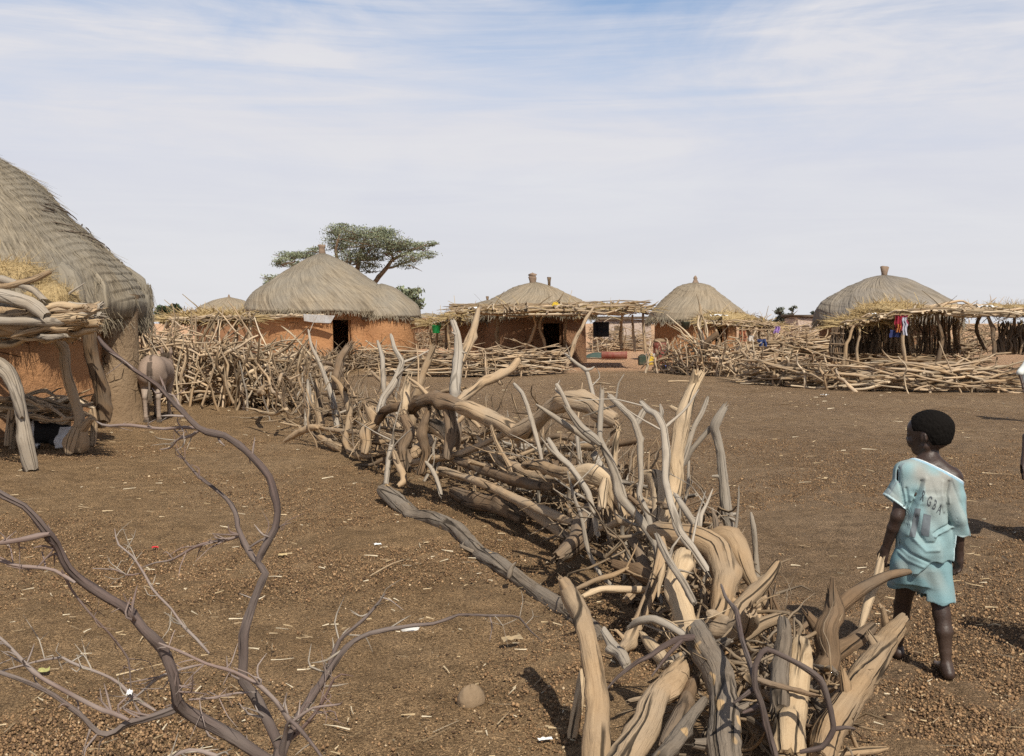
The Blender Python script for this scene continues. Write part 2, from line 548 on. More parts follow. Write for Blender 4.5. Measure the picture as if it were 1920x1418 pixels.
def thatch(name, light, dark, grey, gamt=.5, sc=70.0, diag=0.0, ly=3.5, bd=.03):
    """grain = (metres round the roof, metres down the slope, z)"""
    k = NT(name); g = k.attr('grain'); p = k.pos()
    gm = k.n('Mapping', {'Vector': g, 'Rotation': (0, 0, diag)})
    f = k.noise(k.scale(gm, (sc, ly, 0)), 1, 5, .65)
    f2 = k.noise(k.scale(gm, (sc * .22, ly * .35, 0)), 1, 4, .6)
    big = k.noise(p, .9, 4, .6)
    col = k.mix(k.ramp(f, [(.36, 0.), (.64, 1.)]), dark, light)
    col = k.mix(k.math('MULTIPLY', k.ramp(f2, [(.35, 0.), (.65, 1.)]), .5), col, k.mix(.6, dark, light))
    col = k.mix(k.math('MULTIPLY', k.ramp(big, [(.35, 0.), (.62, 1.)]), gamt), col, k.mix(f, [c * .6 for c in grey], grey))
    h = k.math('ADD', f, k.math('MULTIPLY', f2, 1.5))
    return k.finish(col, .95, k.bump(h, bd, .9), .1)


def mud(name, base, stain, low):
    k = NT(name); p = k.pos()
    n1 = k.noise(p, 1.3, 5, .6); n2 = k.noise(p, 9, 6, .7)
    col = k.mix(k.ramp(n1, [(.3, 0.), (.7, 1.)]), base, stain)
    col = k.mix(k.math('MULTIPLY', k.ramp(n2, [(.4, 0.), (.7, 1.)]), .45), col, [c * .72 for c in base])
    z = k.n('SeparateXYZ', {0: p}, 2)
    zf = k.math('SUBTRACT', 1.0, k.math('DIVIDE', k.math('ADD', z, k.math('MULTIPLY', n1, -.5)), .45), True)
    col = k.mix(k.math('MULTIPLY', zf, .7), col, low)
    vo = k.n('TexVoronoi', {'Vector': p, 'Scale': 3.0}, 0, feature='DISTANCE_TO_EDGE')
    cr = k.math('MULTIPLY', k.ramp(vo, [(.004, 1.), (.025, 0.)]), k.ramp(k.noise(p, 1.7, 2), [(.5, 0.), (.62, 1.)]))
    col = k.mix(k.math('MULTIPLY', cr, .6), col, [c * .3 for c in base])
    h = k.math('SUBTRACT', k.math('ADD', n2, n1), cr)
    return k.finish(col, .95, k.bump(h, .06, .9), .1)


def painted(name, rough=.85, bump=.0, sc=120.0, spec=.2, dirt=None):
    """base colour from the vertex paint of the mesh"""
    k = NT(name); c = k.attr('paint', 0); p = k.pos()
    n = k.noise(p, sc, 4, .6)
    col = k.mix(1.0, c, k.mix(n, .72, 1.25), 'MULTIPLY')
    if dirt is not None: col = k.mix(k.ramp(k.noise(p, 9, 5, .65), [(.45, 0.), (.72, .75)]), col, dirt)
    return k.finish(col, rough, k.bump(n, bump, .8) if bump else None, spec)


M = {}
M['tan'] = wood('weathered_tan_wood', (.48, .335, .195), (.24, .148, .076), weather=(.37, .30, .22), wamt=.4, bump=.007)
M['pale'] = wood('bare_pale_wood', (.60, .45, .28), (.34, .225, .12), weather=(.47, .385, .285), wamt=.3, spread=.25, bump=.007)
M['silver'] = wood('silver_grey_wood', (.43, .365, .285), (.20, .155, .11), weather=(.42, .375, .315), wamt=.5, spread=.25, cracks=.5, bump=.006)
M['bark'] = wood('dark_grey_bark', (.25, .195, .14), (.075, .055, .038), weather=(.28, .24, .195), wamt=.4, bump=.012, fibre=.9, patches=(.46, .31, .16))
M['brown'] = wood('brown_barky_wood', (.26, .165, .092), (.095, .06, .034), weather=(.22, .185, .145), wamt=.4, bump=.008)
M['brushwood'] = wood('mixed_brushwood', (.40, .285, .17), (.15, .095, .052), weather=(.30, .245, .185), wamt=.7)
M['vine'] = wood('purple_brown_bark', (.165, .115, .10), (.038, .026, .023), weather=(.23, .19, .165), wamt=.55, cracks=.3, bump=.008, fibre=.9)
M['twig'] = wood('pinkish_grey_twig', (.24, .155, .13), (.11, .07, .06), weather=(.37, .32, .28), wamt=.6, cracks=.2, bump=.001)
M['far'] = wood('distant_fence_wood', (.62, .45, .27), (.22, .14, .078), weather=(.36, .29, .22), wamt=.5, spread=1.0)
M['farpale'] = wood('distant_pale_sticks', (.66, .51, .33), (.34, .24, .145), weather=(.46, .40, .32), wamt=.45, spread=.8)
M['fardark'] = wood('distant_dark_poles', (.16, .11, .07), (.07, .045, .03), weather=(.17, .14, .11), wamt=.5, spread=.7)
M['thatchA'] = thatch('grey_brown_thatch', (.345, .29, .21), (.11, .09, .065), (.29, .265, .22), .6, 26)
M['thatchB'] = thatch('brown_thatch', (.385, .32, .23), (.14, .112, .08), (.31, .28, .23), .65, 11, .55, 1.0, .09)
M['thatchC'] = thatch('dusty_tan_thatch', (.43, .345, .24), (.18, .14, .095), (.33, .285, .22), .6, 11, -.3, 1.0, .09)
M['thatchE'] = thatch('grey_thatch', (.37, .31, .235), (.13, .108, .082), (.31, .28, .245), .7, 11, .4, 1.0, .09)
M['straw'] = thatch('golden_straw', (.54, .40, .20), (.30, .21, .10), (.46, .36, .21), .4, 60)
M['oldstraw'] = thatch('dull_straw', (.50, .37, .18), (.24, .17, .085), (.38, .29, .16), .5, 60)
M['fringe'] = thatch('thatch_fringe', (.35, .29, .195), (.14, .11, .075), (.28, .25, .20), .6, 60)
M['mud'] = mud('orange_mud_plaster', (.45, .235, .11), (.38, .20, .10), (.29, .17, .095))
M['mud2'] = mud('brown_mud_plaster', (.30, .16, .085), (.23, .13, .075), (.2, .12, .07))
M['mudgrey'] = mud('grey_brown_plaster', (.30, .215, .135), (.24, .165, .10), (.22, .15, .09))
M['mudpale'] = mud('pale_mud_plaster', (.52, .42, .36), (.46, .36, .29), (.36, .27, .2))
M['skin'] = painted('dark_skin', .46, .002, 120, .4)
M['hair'] = plain('cropped_black_hair', (.010, .0085, .0075), .95, .8, 330, .006, .08)
M['cloth'] = painted('dusty_cloth', .9, .0015, 260, .15)
M['fur'] = painted('short_fur', .85, .006, 60, .15)
M['pebble'] = painted('droppings_and_pebbles', .9, .002, 200, .2)
M['white'] = plain('white_plastic', (.78, .78, .76), .5, .06, 30)
M['yellow'] = plain('yellow_plastic', (.60, .42, .03), .45, .12, 12, dirt=(.3, .2, .1))
M['dgreen'] = plain('dark_green_plastic', (.035, .05, .035), .5, .2, 12, dirt=(.12, .09, .06))
M['green'] = plain('bright_green_plastic', (.02, .30, .08), .4, .12, 12)
M['blue'] = plain('blue_plastic', (.06, .12, .42), .45, .12, 12)
M['red'] = plain('faded_red_paint', (.22, .06, .048), .6, .25, 8, dirt=(.25, .13, .09))
M['clay'] = plain('fired_clay', (.24, .17, .12), .85, .3, 14, .01)
M['stone'] = plain('sandy_stone', (.24, .17, .105), .9, .3, 25, .01)
M['purple'] = plain('mauve_cloth', (.32, .2, .45), .9, .15, 20)
M['tin'] = plain('grey_tin', (.42, .42, .42), .5, .2, 12, dirt=(.3, .25, .2))
M['leaf'] = None
k = NT('acacia_leaves'); c = k.attr('paint', 0)
M['leaf'] = k.finish(c, .7, None, .2)
k = NT('dirty_red_scrap'); M['scrapred'] = k.finish((.6, .03, .04), .6)
k = NT('wilted_leaf'); M['wilt'] = k.finish((.38, .36, .14), .7)


def ground_mat():
    k = NT('trampled_dung_earth'); p = k.pos(); z = k.attr('paint', 0)
    sp = k.t.nodes.new('ShaderNodeSeparateColor'); k.t.links.new(z, sp.inputs[0])
    yard, village, wet = sp.outputs[0], sp.outputs[1], sp.outputs[2]
    f1 = k.noise(p, 75, 5, .65); f2 = k.noise(p, 16, 5, .6); f3 = k.noise(p, 1.1, 5, .6)
    vo = k.t.nodes.new('ShaderNodeTexVoronoi'); vo.inputs['Scale'].default_value = 52
    k.t.links.new(k.mix(.25, p, k.noise(p, 40, 2, .5, 1)), vo.inputs['Vector'])
    cell = vo.outputs['Distance']; cid = vo.outputs['Color']
    f0 = k.noise(p, 190, 3, .6)
    brown = k.mix(k.ramp(f1, [(.36, 0.), (.64, 1.)]), (.180, .108, .053), (.66, .435, .232))
    dark = k.mix(k.ramp(f1, [(.36, 0.), (.64, 1.)]), (.150, .098, .057), (.53, .36, .218))
    red = k.mix(k.ramp(f2, [(.3, 0.), (.7, 1.)]), (.56, .33, .19), (.70, .44, .27))
    col = k.mix(yard, brown, dark)
    pel = k.mix(k.n('SeparateColor', {0: cid}, 0), .35, 1.65)
    col = k.mix(.8, col, k.mix(1.0, col, pel, 'MULTIPLY'))
    col = k.mix(.7, col, k.mix(1.0, col, k.mix(k.ramp(f0, [(.35, 0.), (.65, 1.)]), .55, 1.5), 'MULTIPLY'))
    col = k.mix(k.math('MULTIPLY', k.ramp(f2, [(.45, 0.), (.7, 1.)]), .3), col, (.50, .34, .19))
    col = k.mix(k.math('MULTIPLY', k.ramp(f3, [(.44, 0.), (.62, 1.)]), .40), col, (.29, .18, .09))
    dust = k.ramp(k.noise(k.scale(p, (.55, .28, 1)), 1.0, 4, .6), [(.48, 0.), (.66, 1.)])
    col = k.mix(k.math('MULTIPLY', dust, .45), col, k.mix(f2, (.42, .285, .165), (.56, .40, .25)))
    fl = k.n('TexVoronoi', {'Vector': k.scale(p, (1, .6, 1)), 'Scale': 13.0}, 0)
    col = k.mix(k.math('MULTIPLY', k.ramp(fl, [(.055, 1.), (.075, 0.)]), .8), col, (.60, .48, .32))
    f5 = k.noise(p, 5.5, 4, .65)
    col = k.mix(.55, col, k.mix(1.0, col, k.mix(k.ramp(f5, [(.36, 0.), (.64, 1.)]), .62, 1.3), 'MULTIPLY'))
    col = k.mix(village, col, red)
    h = k.math('ADD', k.math('MULTIPLY', cell, -1.0), k.math('ADD', f1, k.math('MULTIPLY', f2, 1.4)))
    return k.finish(col, .96, k.bump(h, .022, 1.0), .12)


M['ground'] = ground_mat()
# ------------------------------------------------------------------ world, sun, camera
SUN_EL = math.radians(49)
SUN_AZ = math.atan2(.31, -.95)          # the sun stands behind the photographer, a little to the right
w = bpy.data.worlds.new('World'); SC.world = w; w.use_nodes = True
t = w.node_tree; t.nodes.clear()
k = NT.__new__(NT); k.t = t
sky = t.nodes.new('ShaderNodeTexSky'); sky.sky_type = 'NISHITA'; sky.sun_disc = False
sky.sun_elevation = SUN_EL; sky.sun_rotation = SUN_AZ
sky.altitude = 250; sky.air_density = 1.0; sky.dust_density = 1.6; sky.ozone_density = 1.2
co = k.n('TexCoord', None, 0)
sx = t.nodes.new('ShaderNodeSeparateXYZ'); t.links.new(co, sx.inputs[0])
el = sx.outputs[2]
c1 = k.noise(k.scale(co, (2.2, 2.2, 7.5)), 1.3, 7, .58, 0, .6)
c2 = k.noise(k.scale(co, (1.2, 1.2, 14)), 2.4, 8, .62, 0, 1.1)
cl = k.math('ADD', k.math('MULTIPLY', c1, .6), k.math('MULTIPLY', c2, .4))
low = k.ramp(el, [(.0, .985), (.19, .95), (.25, .84), (.33, .50), (.5, .06)])
edge = k.ramp(el, [(.14, 0.), (.30, 1.)])
fac = k.math('ADD', low, k.math('MULTIPLY', k.math('MULTIPLY', k.math('SUBTRACT', cl, .5), 4.2), edge), True)
hz = k.mix(k.ramp(el, [(.0, 0.), (.16, 1.)]), (7.3, 7.3, 7.5), (6.85, 6.95, 7.7))
hz = k.mix(k.math('MULTIPLY', k.ramp(cl, [(.40, 0.), (.62, 1.)]), .75), hz, (7.75, 7.75, 8.0))
blue = k.mix(1.0, sky.outputs[0], k.ramp(el, [(.30, (1.5, 1.5, 1.5)), (.55, (.62, .62, .64))]), 'MULTIPLY')
skyc = k.mix(fac, blue, hz)
bg = t.nodes.new('ShaderNodeBackground'); bg.inputs[1].default_value = .1
t.links.new(skyc, bg.inputs[0])
wo = t.nodes.new('ShaderNodeOutputWorld'); t.links.new(bg.outputs[0], wo.inputs[0])

sl = bpy.data.lights.new('sun', 'SUN'); sl.energy = 5.0; sl.angle = math.radians(.53); sl.color = (1, .935, .82)
so = bpy.data.objects.new('sun', sl); COL.objects.link(so)
sd = Vector((math.cos(SUN_EL) * .31, -math.cos(SUN_EL) * .95, math.sin(SUN_EL)))
so.rotation_euler = sd.to_track_quat('Z', 'Y').to_euler(); so.location = (3, -8, 12)

cam = bpy.data.cameras.new('camera'); co_ = bpy.data.objects.new('camera', cam); COL.objects.link(co_)
cam.sensor_width = 36; cam.lens = F / 1920 * 36; cam.clip_end = 3000; cam.clip_start = .05
co_.location = (0, 0, EYE); co_.rotation_euler = (math.pi / 2 - PITCH, 0, 0)
SC.camera = co_
SC.view_settings.view_transform = 'Standard'; SC.view_settings.look = 'None'; SC.view_settings.exposure = 0
SC.cycles.max_bounces = 6; SC.cycles.diffuse_bounces = 3; SC.cycles.use_denoising = False
SC.cycles.sample_clamp_indirect = 6

# ------------------------------------------------------------------ ground
FENCE = np.array([ground(*q)[:2] for q in ((1440, 1400), (1385, 1270), (1300, 1150), (1215, 1060), (1120, 985), (1010, 930), (905, 900), (815, 878), (745, 862),
                                            (690, 842), (640, 815), (590, 790), (545, 765), (500, 742))])


def ground_sheet():
    ys = np.concatenate([np.linspace(-25, 1.2, 14), np.exp(np.linspace(math.log(1.5), math.log(1500), 640))])
    us = np.linspace(-1, 1, 620)
    us = np.sign(us) * np.abs(us) ** 1.15
    Y, U = np.meshgrid(ys, us, indexing='ij')
    X = U * (7 + np.abs(Y) * .95)
    near = np.clip(1 - (Y - 6) / 40, .15, 1)
    P = np.stack([X, Y, 0 * X], -1)
    n = Wave(1, 1.1)(P) * .012 + Wave(2, 5)(P) * .007 + Wave(3, 15)(P) * .005 + Wave(4, 40)(P) * .0035
    Z = n * near - .012
    dents = np.maximum(0, Wave(9, 8)(P) - 1.1)
    Z -= dents * .016 * near
    # yard: the dark dung ground right of the fence; village: reddish sand further out
    fx = np.interp(Y, FENCE[:, 1], FENCE[:, 0])
    edge = Wave(5, .5)(P)
    yard = np.clip((X - fx) / 1.2 + .5 + .3 * edge, 0, 1) * np.clip((Y - 2) / 2, 0, 1)
    vil = np.clip((Y - 31.5 + 2.2 * edge + .18 * np.abs(X - 3) * (X < 12)) / 4.0, 0, 1)
    vil = np.where(X > 9, np.clip((Y - 29 + 1.5 * edge) / 6, 0, .6), vil)
    vil = np.where((X < -3.5) & (Y < 45), vil * .55, vil)
    C = np.stack([yard, vil, 0 * X], -1).reshape(-1, 3)
    V = np.stack([X, Y, Z], -1).reshape(-1, 3)
    m, n_ = X.shape
    i = np.arange(m - 1)[:, None]; j = np.arange(n_ - 1)[None, :]
    Q = np.stack([i * n_ + j, i * n_ + j + 1, (i + 1) * n_ + j + 1, (i + 1) * n_ + j], -1).reshape(-1, 4)
    me = make_mesh('ground', V, Q, None, None, C)
    me.materials.append(M['ground'])
    o = bpy.data.objects.new('ground', me); COL.objects.link(o)
    o['kind'] = 'structure'
    return Y, X, Z


GY, GX, GZ = ground_sheet()

# loose droppings and clods
ico_v = np.array([(1, 0, 0), (-1, 0, 0), (0, 1, 0), (0, -1, 0), (0, 0, 1), (0, 0, -1)], float)
ico_t = np.array([(0, 2, 4), (2, 1, 4), (1, 3, 4), (3, 0, 4), (2, 0, 5), (1, 2, 5), (3, 1, 5), (0, 3, 5)])


def pellets(n, name, label, rng):
    d = 3.3 + 10.5 * rng.uniform(0, 1, n) ** 1.6
    px = rng.uniform(-150, 2050, n)
    x = (px - CX) / F * d
    fx = np.interp(d, FENCE[:, 1], FENCE[:, 0])
    clump = Wave(21, 2.2)(np.stack([x, d, 0 * x], -1)) + np.where(x > fx, .55, -.15)
    keep = clump > rng.normal(0, .7, n) - .05
    d, x, px = d[keep], x[keep], px[keep]; n = len(d)
    r = rng.lognormal(math.log(.0050), .32, n)
    V = ico_v[None] * r[:, None, None] * rng.uniform(.75, 1.25, (n, 1, 3))
    an = rng.uniform(0, 6.28, n); ca, sa = np.cos(an)[:, None], np.sin(an)[:, None]
    V[:, :, 0], V[:, :, 1] = V[:, :, 0] * ca - V[:, :, 1] * sa, V[:, :, 0] * sa + V[:, :, 1] * ca
    V[:, :, 2] *= .85
    V += rng.normal(size=V.shape) * r[:, None, None] * .09
    V += np.stack([x, d, r * .35 - .012 + .006], -1)[:, None, :]
    T = (ico_t[None] + (np.arange(n) * 6)[:, None, None]).reshape(-1, 3)
    base = np.array([(.23, .138, .072), (.32, .198, .104), (.11, .068, .04), (.38, .25, .137), (.58, .44, .28)])
    c = base[rng.choice(5, n, p=[.34, .27, .29, .085, .015])] * rng.uniform(.75, 1.2, (n, 1))
    me = make_mesh(name, V.reshape(-1, 3), None, T, None, np.repeat(c, 6, 0))
    me.materials.append(M['pebble'])
    o = bpy.data.objects.new(name, me); COL.objects.link(o)
    return tag(o, label, 'droppings', None, 'stuff')


pellets(260000, 'goat_droppings', 'small dark goat droppings and clods strewn over the trampled earth', np.random.default_rng(31))


def litter(n, rng):
    d = 3.5 * (26 / 3.5) ** rng.uniform(0, 1, n)
    x = rng.uniform(-.56, .56, n) * d
    g = Geo()
    a = rng.uniform(0, 6.28, n)
    base = np.stack([x, d, rng.uniform(.0, .006, n)], -1)
    dr = np.stack([np.cos(a), np.sin(a), rng.uniform(-.02, .1, n)], -1)
    L = rng.lognormal(math.log(.036), .55, n) * (1 + d / 22)
    c = np.array([(.55, .43, .27), (.45, .34, .2), (.62, .53, .38), (.35, .26, .16)])[rng.integers(0, 4, n)]
    straws(g, base, dr, L, .0045 * (1 + d / 9), rng, .06, c)
    V, Q, T, G, C = g.arrays(); V[:, 2] = np.maximum(V[:, 2], -.002)
    me = make_mesh('straw_litter', V, Q, None, None, C, False); me.materials.append(M['pebble'])
    o = bpy.data.objects.new('straw_litter', me); COL.objects.link(o)
    tag(o, 'pale bits of straw and bark scattered over the earth', 'straw', None, 'stuff')


litter(2200, np.random.default_rng(33))


# ------------------------------------------------------------------ huts
PROF_B = [(0, 1), (.10, .955), (.2, .895), (.385, .77), (.55, .62), (.69, .49), (.82, .355), (.9, .25), (.96, .13), (1, 0)]
PROF_A = [(0, 1), (.12, .975), (.22, .92), (.34, .845), (.48, .74), (.616, .60), (.73, .475), (.845, .33), (.925, .215), (.97, .12), (1, 0)]
PROF_E = [(0, 1), (.1, .975), (.25, .905), (.53, .73), (.75, .55), (.9, .385), (.97, .24), (1, .08), (1.0, 0)]
PROF_D = [(0, 1), (.12, .98), (.25, .93), (.38, .855), (.585, .64), (.75, .455), (.88, .31), (.96, .17), (1, 0)]


def hut_roof(root, center, r, z0, z1, prof, mat, seed, courses=0, step=.0, na=120, thick=.16, squash=None, fringe=700, flen=.28, strands=0, fmat='fringe', fw=.02):
    rng = np.random.default_rng(seed)
    pr = np.array(prof); t = np.linspace(0, 1, 70)
    z = np.interp(t, pr[:, 0], pr[:, 1])
    R, Z = t * r, z0 + (z1 - z0) * z
    s = np.concatenate([[0], np.cumsum(np.hypot(np.diff(R), np.diff(Z)))])
    if courses:                                   # stepped courses of grass
        ss = np.linspace(0, s[-1], 330 if courses > 20 else 160)
        R, Z = np.interp(ss, s, R), np.interp(ss, s, Z); s = ss
    P = np.stack([R, Z], -1)
    # under side of the eave
    tail = np.array([(r * .985, z0 - thick), (r * .93, z0 - thick * .8), (r * .80, z0 + .02)])
    prof2 = np.vstack([P, tail])
    wv = Wave(seed, 1.5); wv2 = Wave(seed + 1, 5); wc = Wave(seed + 2, 2.2)
    ns = len(P); sall = np.concatenate([s, s[-1] + np.array([.1, .2, .4])])

    def fn(A, K, RR, ZZ):
        Q = np.stack([RR * np.cos(A), RR * np.sin(A), ZZ], -1)
        n = wv(Q) * .045 + wv2(Q) * .018
        if courses:
            S = sall[K.astype(int)] + wc(np.stack([np.cos(A) * r, np.sin(A) * r, ZZ * 1.2], -1) * .45) * .10 + wc(np.stack([np.cos(A) * r, np.sin(A) * r, ZZ], -1) * 1.6) * .02
            ph_ = (S / (s[-1] / courses)) % 1.0
            n = n + step * (ph_ ** 1.5) * np.clip(K / 20, 0, 1) * (.25 + .75 * np.clip(wc(Q * .6) + .5, 0, 1))
        m = np.clip(RR / (r * .25), 0, 1)
        R2 = RR + n * m * .8
        Z2 = ZZ + n * m * .6 + wv2(np.stack([np.cos(A) * r, np.sin(A) * r, 0 * A], -1)) * .03 * np.clip((RR / r) - .7, 0, 1)
        if squash is not None: R2 = R2 * squash(A)
        return R2, Z2
    g = Geo(); lathe(g, center, prof2, na, fn=fn)
    V = g.V[0]
    # grain coordinates: round the roof, down the slope
    ring = np.repeat(np.arange(len(prof2)), na)
    ang = np.tile(np.linspace(0, 2 * math.pi, na, endpoint=False), len(prof2))
    g.G[0] = np.stack([ang * r * .8, sall[ring], V[:, 2]], -1)
    o = child(g, 'roof', mat, root)
    # fringe of loose straw round the eave
    fg = Geo()
    n = fringe
    a = rng.uniform(0, 2 * math.pi, n)
    rr = r * (1 if squash is None else squash(a))
    base = np.stack([center[0] + rr * np.cos(a) * .985, center[1] + rr * np.sin(a) * .985, center[2] + z0 - rng.uniform(-.08, thick, n)], -1)
    dr = np.stack([np.cos(a) * .35, np.sin(a) * .35, -1 + 0 * a], -1) + rng.normal(size=(n, 3)) * .22
    straws(fg, base, dr, rng.uniform(.35, 1.1, n) * flen, fw * rng.uniform(.6, 1.4, n), rng, .15)
    if strands:
        a = rng.uniform(0, 2 * math.pi, strands); kk = rng.integers(12, ns - 2, strands)
        idx = kk * na + (a / (2 * math.pi) * na).astype(int) % na
        idn = np.minimum(kk + 6, ns - 1) * na + (a / (2 * math.pi) * na).astype(int) % na
        b = V[idx] + rng.normal(size=(strands, 3)) * .006
        dv = V[idn] - V[idx]; dv /= np.linalg.norm(dv, axis=1)[:, None] + 1e-9
        dv = dv + rng.normal(size=(strands, 3)) * .05
        out = np.stack([np.cos(a), np.sin(a), .9 + 0 * a], -1) * .004
        straws(fg, b + out, dv, rng.uniform(.15, .45, strands), .0065, rng, .04)
    child(fg, 'thatch_fringe', M[fmat], o, smooth=False)
    return o


def hut_wall(root, center, r, h, mat, seed, door=None, thick=.28, na=96, taper=.02, name='wall', base=-.03):
    """door = (angle, half width m, height)"""
    rng = np.random.default_rng(seed); wv = Wave(seed, 1.3); wv2 = Wave(seed + 5, 5)
    nz = 14
    an = np.linspace(0, 2 * math.pi, na, endpoint=False)
    g = Geo()
    zz = np.linspace(base, h, nz)
    A, Z = np.meshgrid(an, zz)
    def ring(rad, rough):
        R = rad * (1 - taper * Z / h) + .06 * np.clip(.35 - Z, 0, 1)
        P = np.stack([np.cos(A) * rad, np.sin(A) * rad, Z], -1)
        R = R + (wv(P) * .035 + wv2(P) * .012) * rough
        return np.stack([center[0] + R * np.cos(A), center[1] + R * np.sin(A), center[2] + Z], -1).reshape(-1, 3)
    Vo, Vi = ring(r, 1), ring(r - thick, .4)
    i = np.arange(nz - 1)[:, None]; j = np.arange(na)[None, :]; j2 = (j + 1) % na
    Q = np.stack([i * na + j, i * na + j2, (i + 1) * na + j2, (i + 1) * na + j], -1)
    hole = np.zeros((nz - 1, na), bool)
    if door is not None:
        for (da, hw, dh) in (door if isinstance(door, list) else [door]):
            dd = np.abs((an + math.pi / na - da + math.pi) % (2 * math.pi) - math.pi) < hw / r
            hole |= dd[None, :] & (zz[:-1, None] < dh - .05)
    keep = ~hole
    n = nz * na
    Qo = Q[keep]; Qi = Q[keep][:, ::-1] + n
    rim = []
    for a in range(nz - 1):
        for b in range(na):
            if not hole[a, b]: continue
            b2 = (b + 1) % na
            if not hole[a, b - 1]: rim.append([a * na + b, (a + 1) * na + b, (a + 1) * na + b + n, a * na + b + n])
            if not hole[a, b2]: rim.append([(a + 1) * na + b2, a * na + b2, a * na + b2 + n, (a + 1) * na + b2 + n])
            if a + 1 < nz - 1 and not hole[a + 1, b]: rim.append([(a + 1) * na + b, (a + 1) * na + b2, (a + 1) * na + b2 + n, (a + 1) * na + b + n])
    Qs = [Qo, Qi] + ([np.array(rim)] if rim else [])
    g.add(np.vstack([Vo, Vi]), np.vstack(Qs))
    return child(g, name, mat, root)


def pot_finial(root, roof, p, r, h, kind):
    g = Geo()
    if kind == 'pot':
        pr = [(.0, -.12), (r * .8, -.12), (r * .85, h * .2), (r * 1.02, h * .5), (r * 1.05, h * .62), (r * .8, h * .75), (r * 1.15, h * .86), (r * 1.0, h * .93), (r * .35, h), (0, h * 1.06)]
    elif kind == 'neck':
        pr = [(0, -.15), (r * 1.1, -.15), (r * .8, h * .3), (r * .75, h * .65), (r * 1.1, h * .9), (r * .9, h), (0, h * .98)]
    elif kind == 'spike':
        pr = [(0, -.15), (r * 2.2, -.1), (r * 1.2, h * .25), (r * .7, h * .55), (r * .9, h * .7), (r * .5, h * .9), (0, h)]
    else:
        pr = [(0, -.15), (r * .7, -.15), (r * .75, h * .4), (r * 1.1, h * .97), (r * .95, h), (0, h * .98)]
    lathe(g, p, pr, 16, fn=lambda A, K, R, Z: (R * (1 + .08 * np.sin(3 * A + K)), Z + .02 * np.sin(2 * A)))
    wp = worldpos(roof)
    return child(g, 'finial', M['clay'] if kind != 'stick' else M['brown'], roof)


# hut A: the big near one, cut by the left edge
def hut_near():
    D = 16.3; c = np.array([at(-166, 700, D)[0], D, 0.])
    root = empty('round_hut', c, 'large mud hut with a sagging grey thatched dome beside the donkey', 'hut')
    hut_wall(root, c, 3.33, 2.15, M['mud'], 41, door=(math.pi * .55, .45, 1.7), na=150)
    pc = np.array([*at(220, 700, 16.3)[:2], 0.])
    g = Geo(); w5 = Wave(47, 3)
    lathe(g, pc, [(.52, -.03), (.47, .1), (.42, .4), (.36, 1.0), (.36, 1.7), (.40, 2.05)], 40, fn=lambda A, K, R, Z: (R + .03 * w5(np.stack([np.cos(A), np.sin(A), Z], -1)), Z))
    child(g, 'buttress', M['mudgrey'], root)
    z1 = 1.6 + (HZ - 242) / F * D
    ro = hut_roof(root, c, 3.60, 1.86, z1, PROF_A, M['thatchA'], 42, courses=33, step=.030, na=300, thick=.25, fringe=8000, flen=.23, strands=7000, fw=.010)
    # rounded sheaf rolls along the eave
    rng = np.random.default_rng(43)
    g = Geo()
    an_ = np.cumsum(rng.uniform(.10, .26, 60)); an_ = an_[an_ < 6.2]
    fr = Geo()
    for a in an_:
        u = np.array([math.cos(a), math.sin(a), 0]); e = rng.uniform(-.06, .06); sc_ = rng.uniform(.75, 1.15)
        p0 = c + u * (3.22 + e) + [0, 0, 2.50]
        p1 = c + u * (3.44 + e) + [0, 0, 2.16 + e]
        p2 = c + u * (3.50 + e) + [0, 0, 1.88]
        p3 = c + u * (3.46 + e) + [0, 0, 1.60 + rng.uniform(-.1, .1)]
        limb(g, [p0, p1, p2, p3], [.10, .20 * sc_, .22 * sc_, .11 * sc_], rng, 16, .06, .16, .02, 'taper', 'split', jit=.05)
        n = 260
        t = rng.uniform(0, 1, n); ph_ = rng.normal(0, .9, n)
        side = np.array([-u[1], u[0], 0])
        base = c + u * (3.44 + e) + np.outer(.19 * sc_ * np.sin(ph_), side) + np.outer(.21 * sc_ * np.cos(ph_) + .012, u) + np.stack([0 * t, 0 * t, 2.28 - .62 * t], -1)
        dr = np.tile([u[0] * .12, u[1] * .12, -1], (n, 1)) + rng.normal(0, .16, (n, 3))
        straws(fr, base, dr, rng.uniform(.12, .34, n), .010, rng, .10)
    child(fr, 'eave_straw', M['fringe'], ro, False)['kind'] = 'stuff'
    # grain follows the sheaves
    child(g, 'eave_sheaf_roll', M['thatchA'], ro)['kind'] = 'stuff'
    # dark tubes laid on to draw the shadowed edges of the courses
    g = Geo()
    pr = np.array(PROF_A)
    for q in range(240):
        tt = rng.uniform(.18, .95); a0 = rng.uniform(-1.9, 1.3); da = rng.uniform(.08, .5)
        tilt = rng.uniform(-.03, .04)
        aa = np.linspace(a0, a0 + da, 7); tk = tt + tilt * np.linspace(0, 1, 7) + rng.normal(0, .003, 7)
        zz = np.interp(tk, pr[:, 0], pr[:, 1])
        P = np.stack([c[0] + 3.60 * tk * np.cos(aa), c[1] + 3.60 * tk * np.sin(aa), 1.86 + (z1 - 1.86) * zz], -1)
        P += np.stack([np.cos(aa), np.sin(aa), .9 + 0 * aa], -1) * .016
        limb(g, P, [.011, .008], rng, 4, .12, .05)
    child(g, 'course_shade_line', M['fardark'], ro)['kind'] = 'stuff'
    return root, c


HUTA, HUTA_C = hut_near()


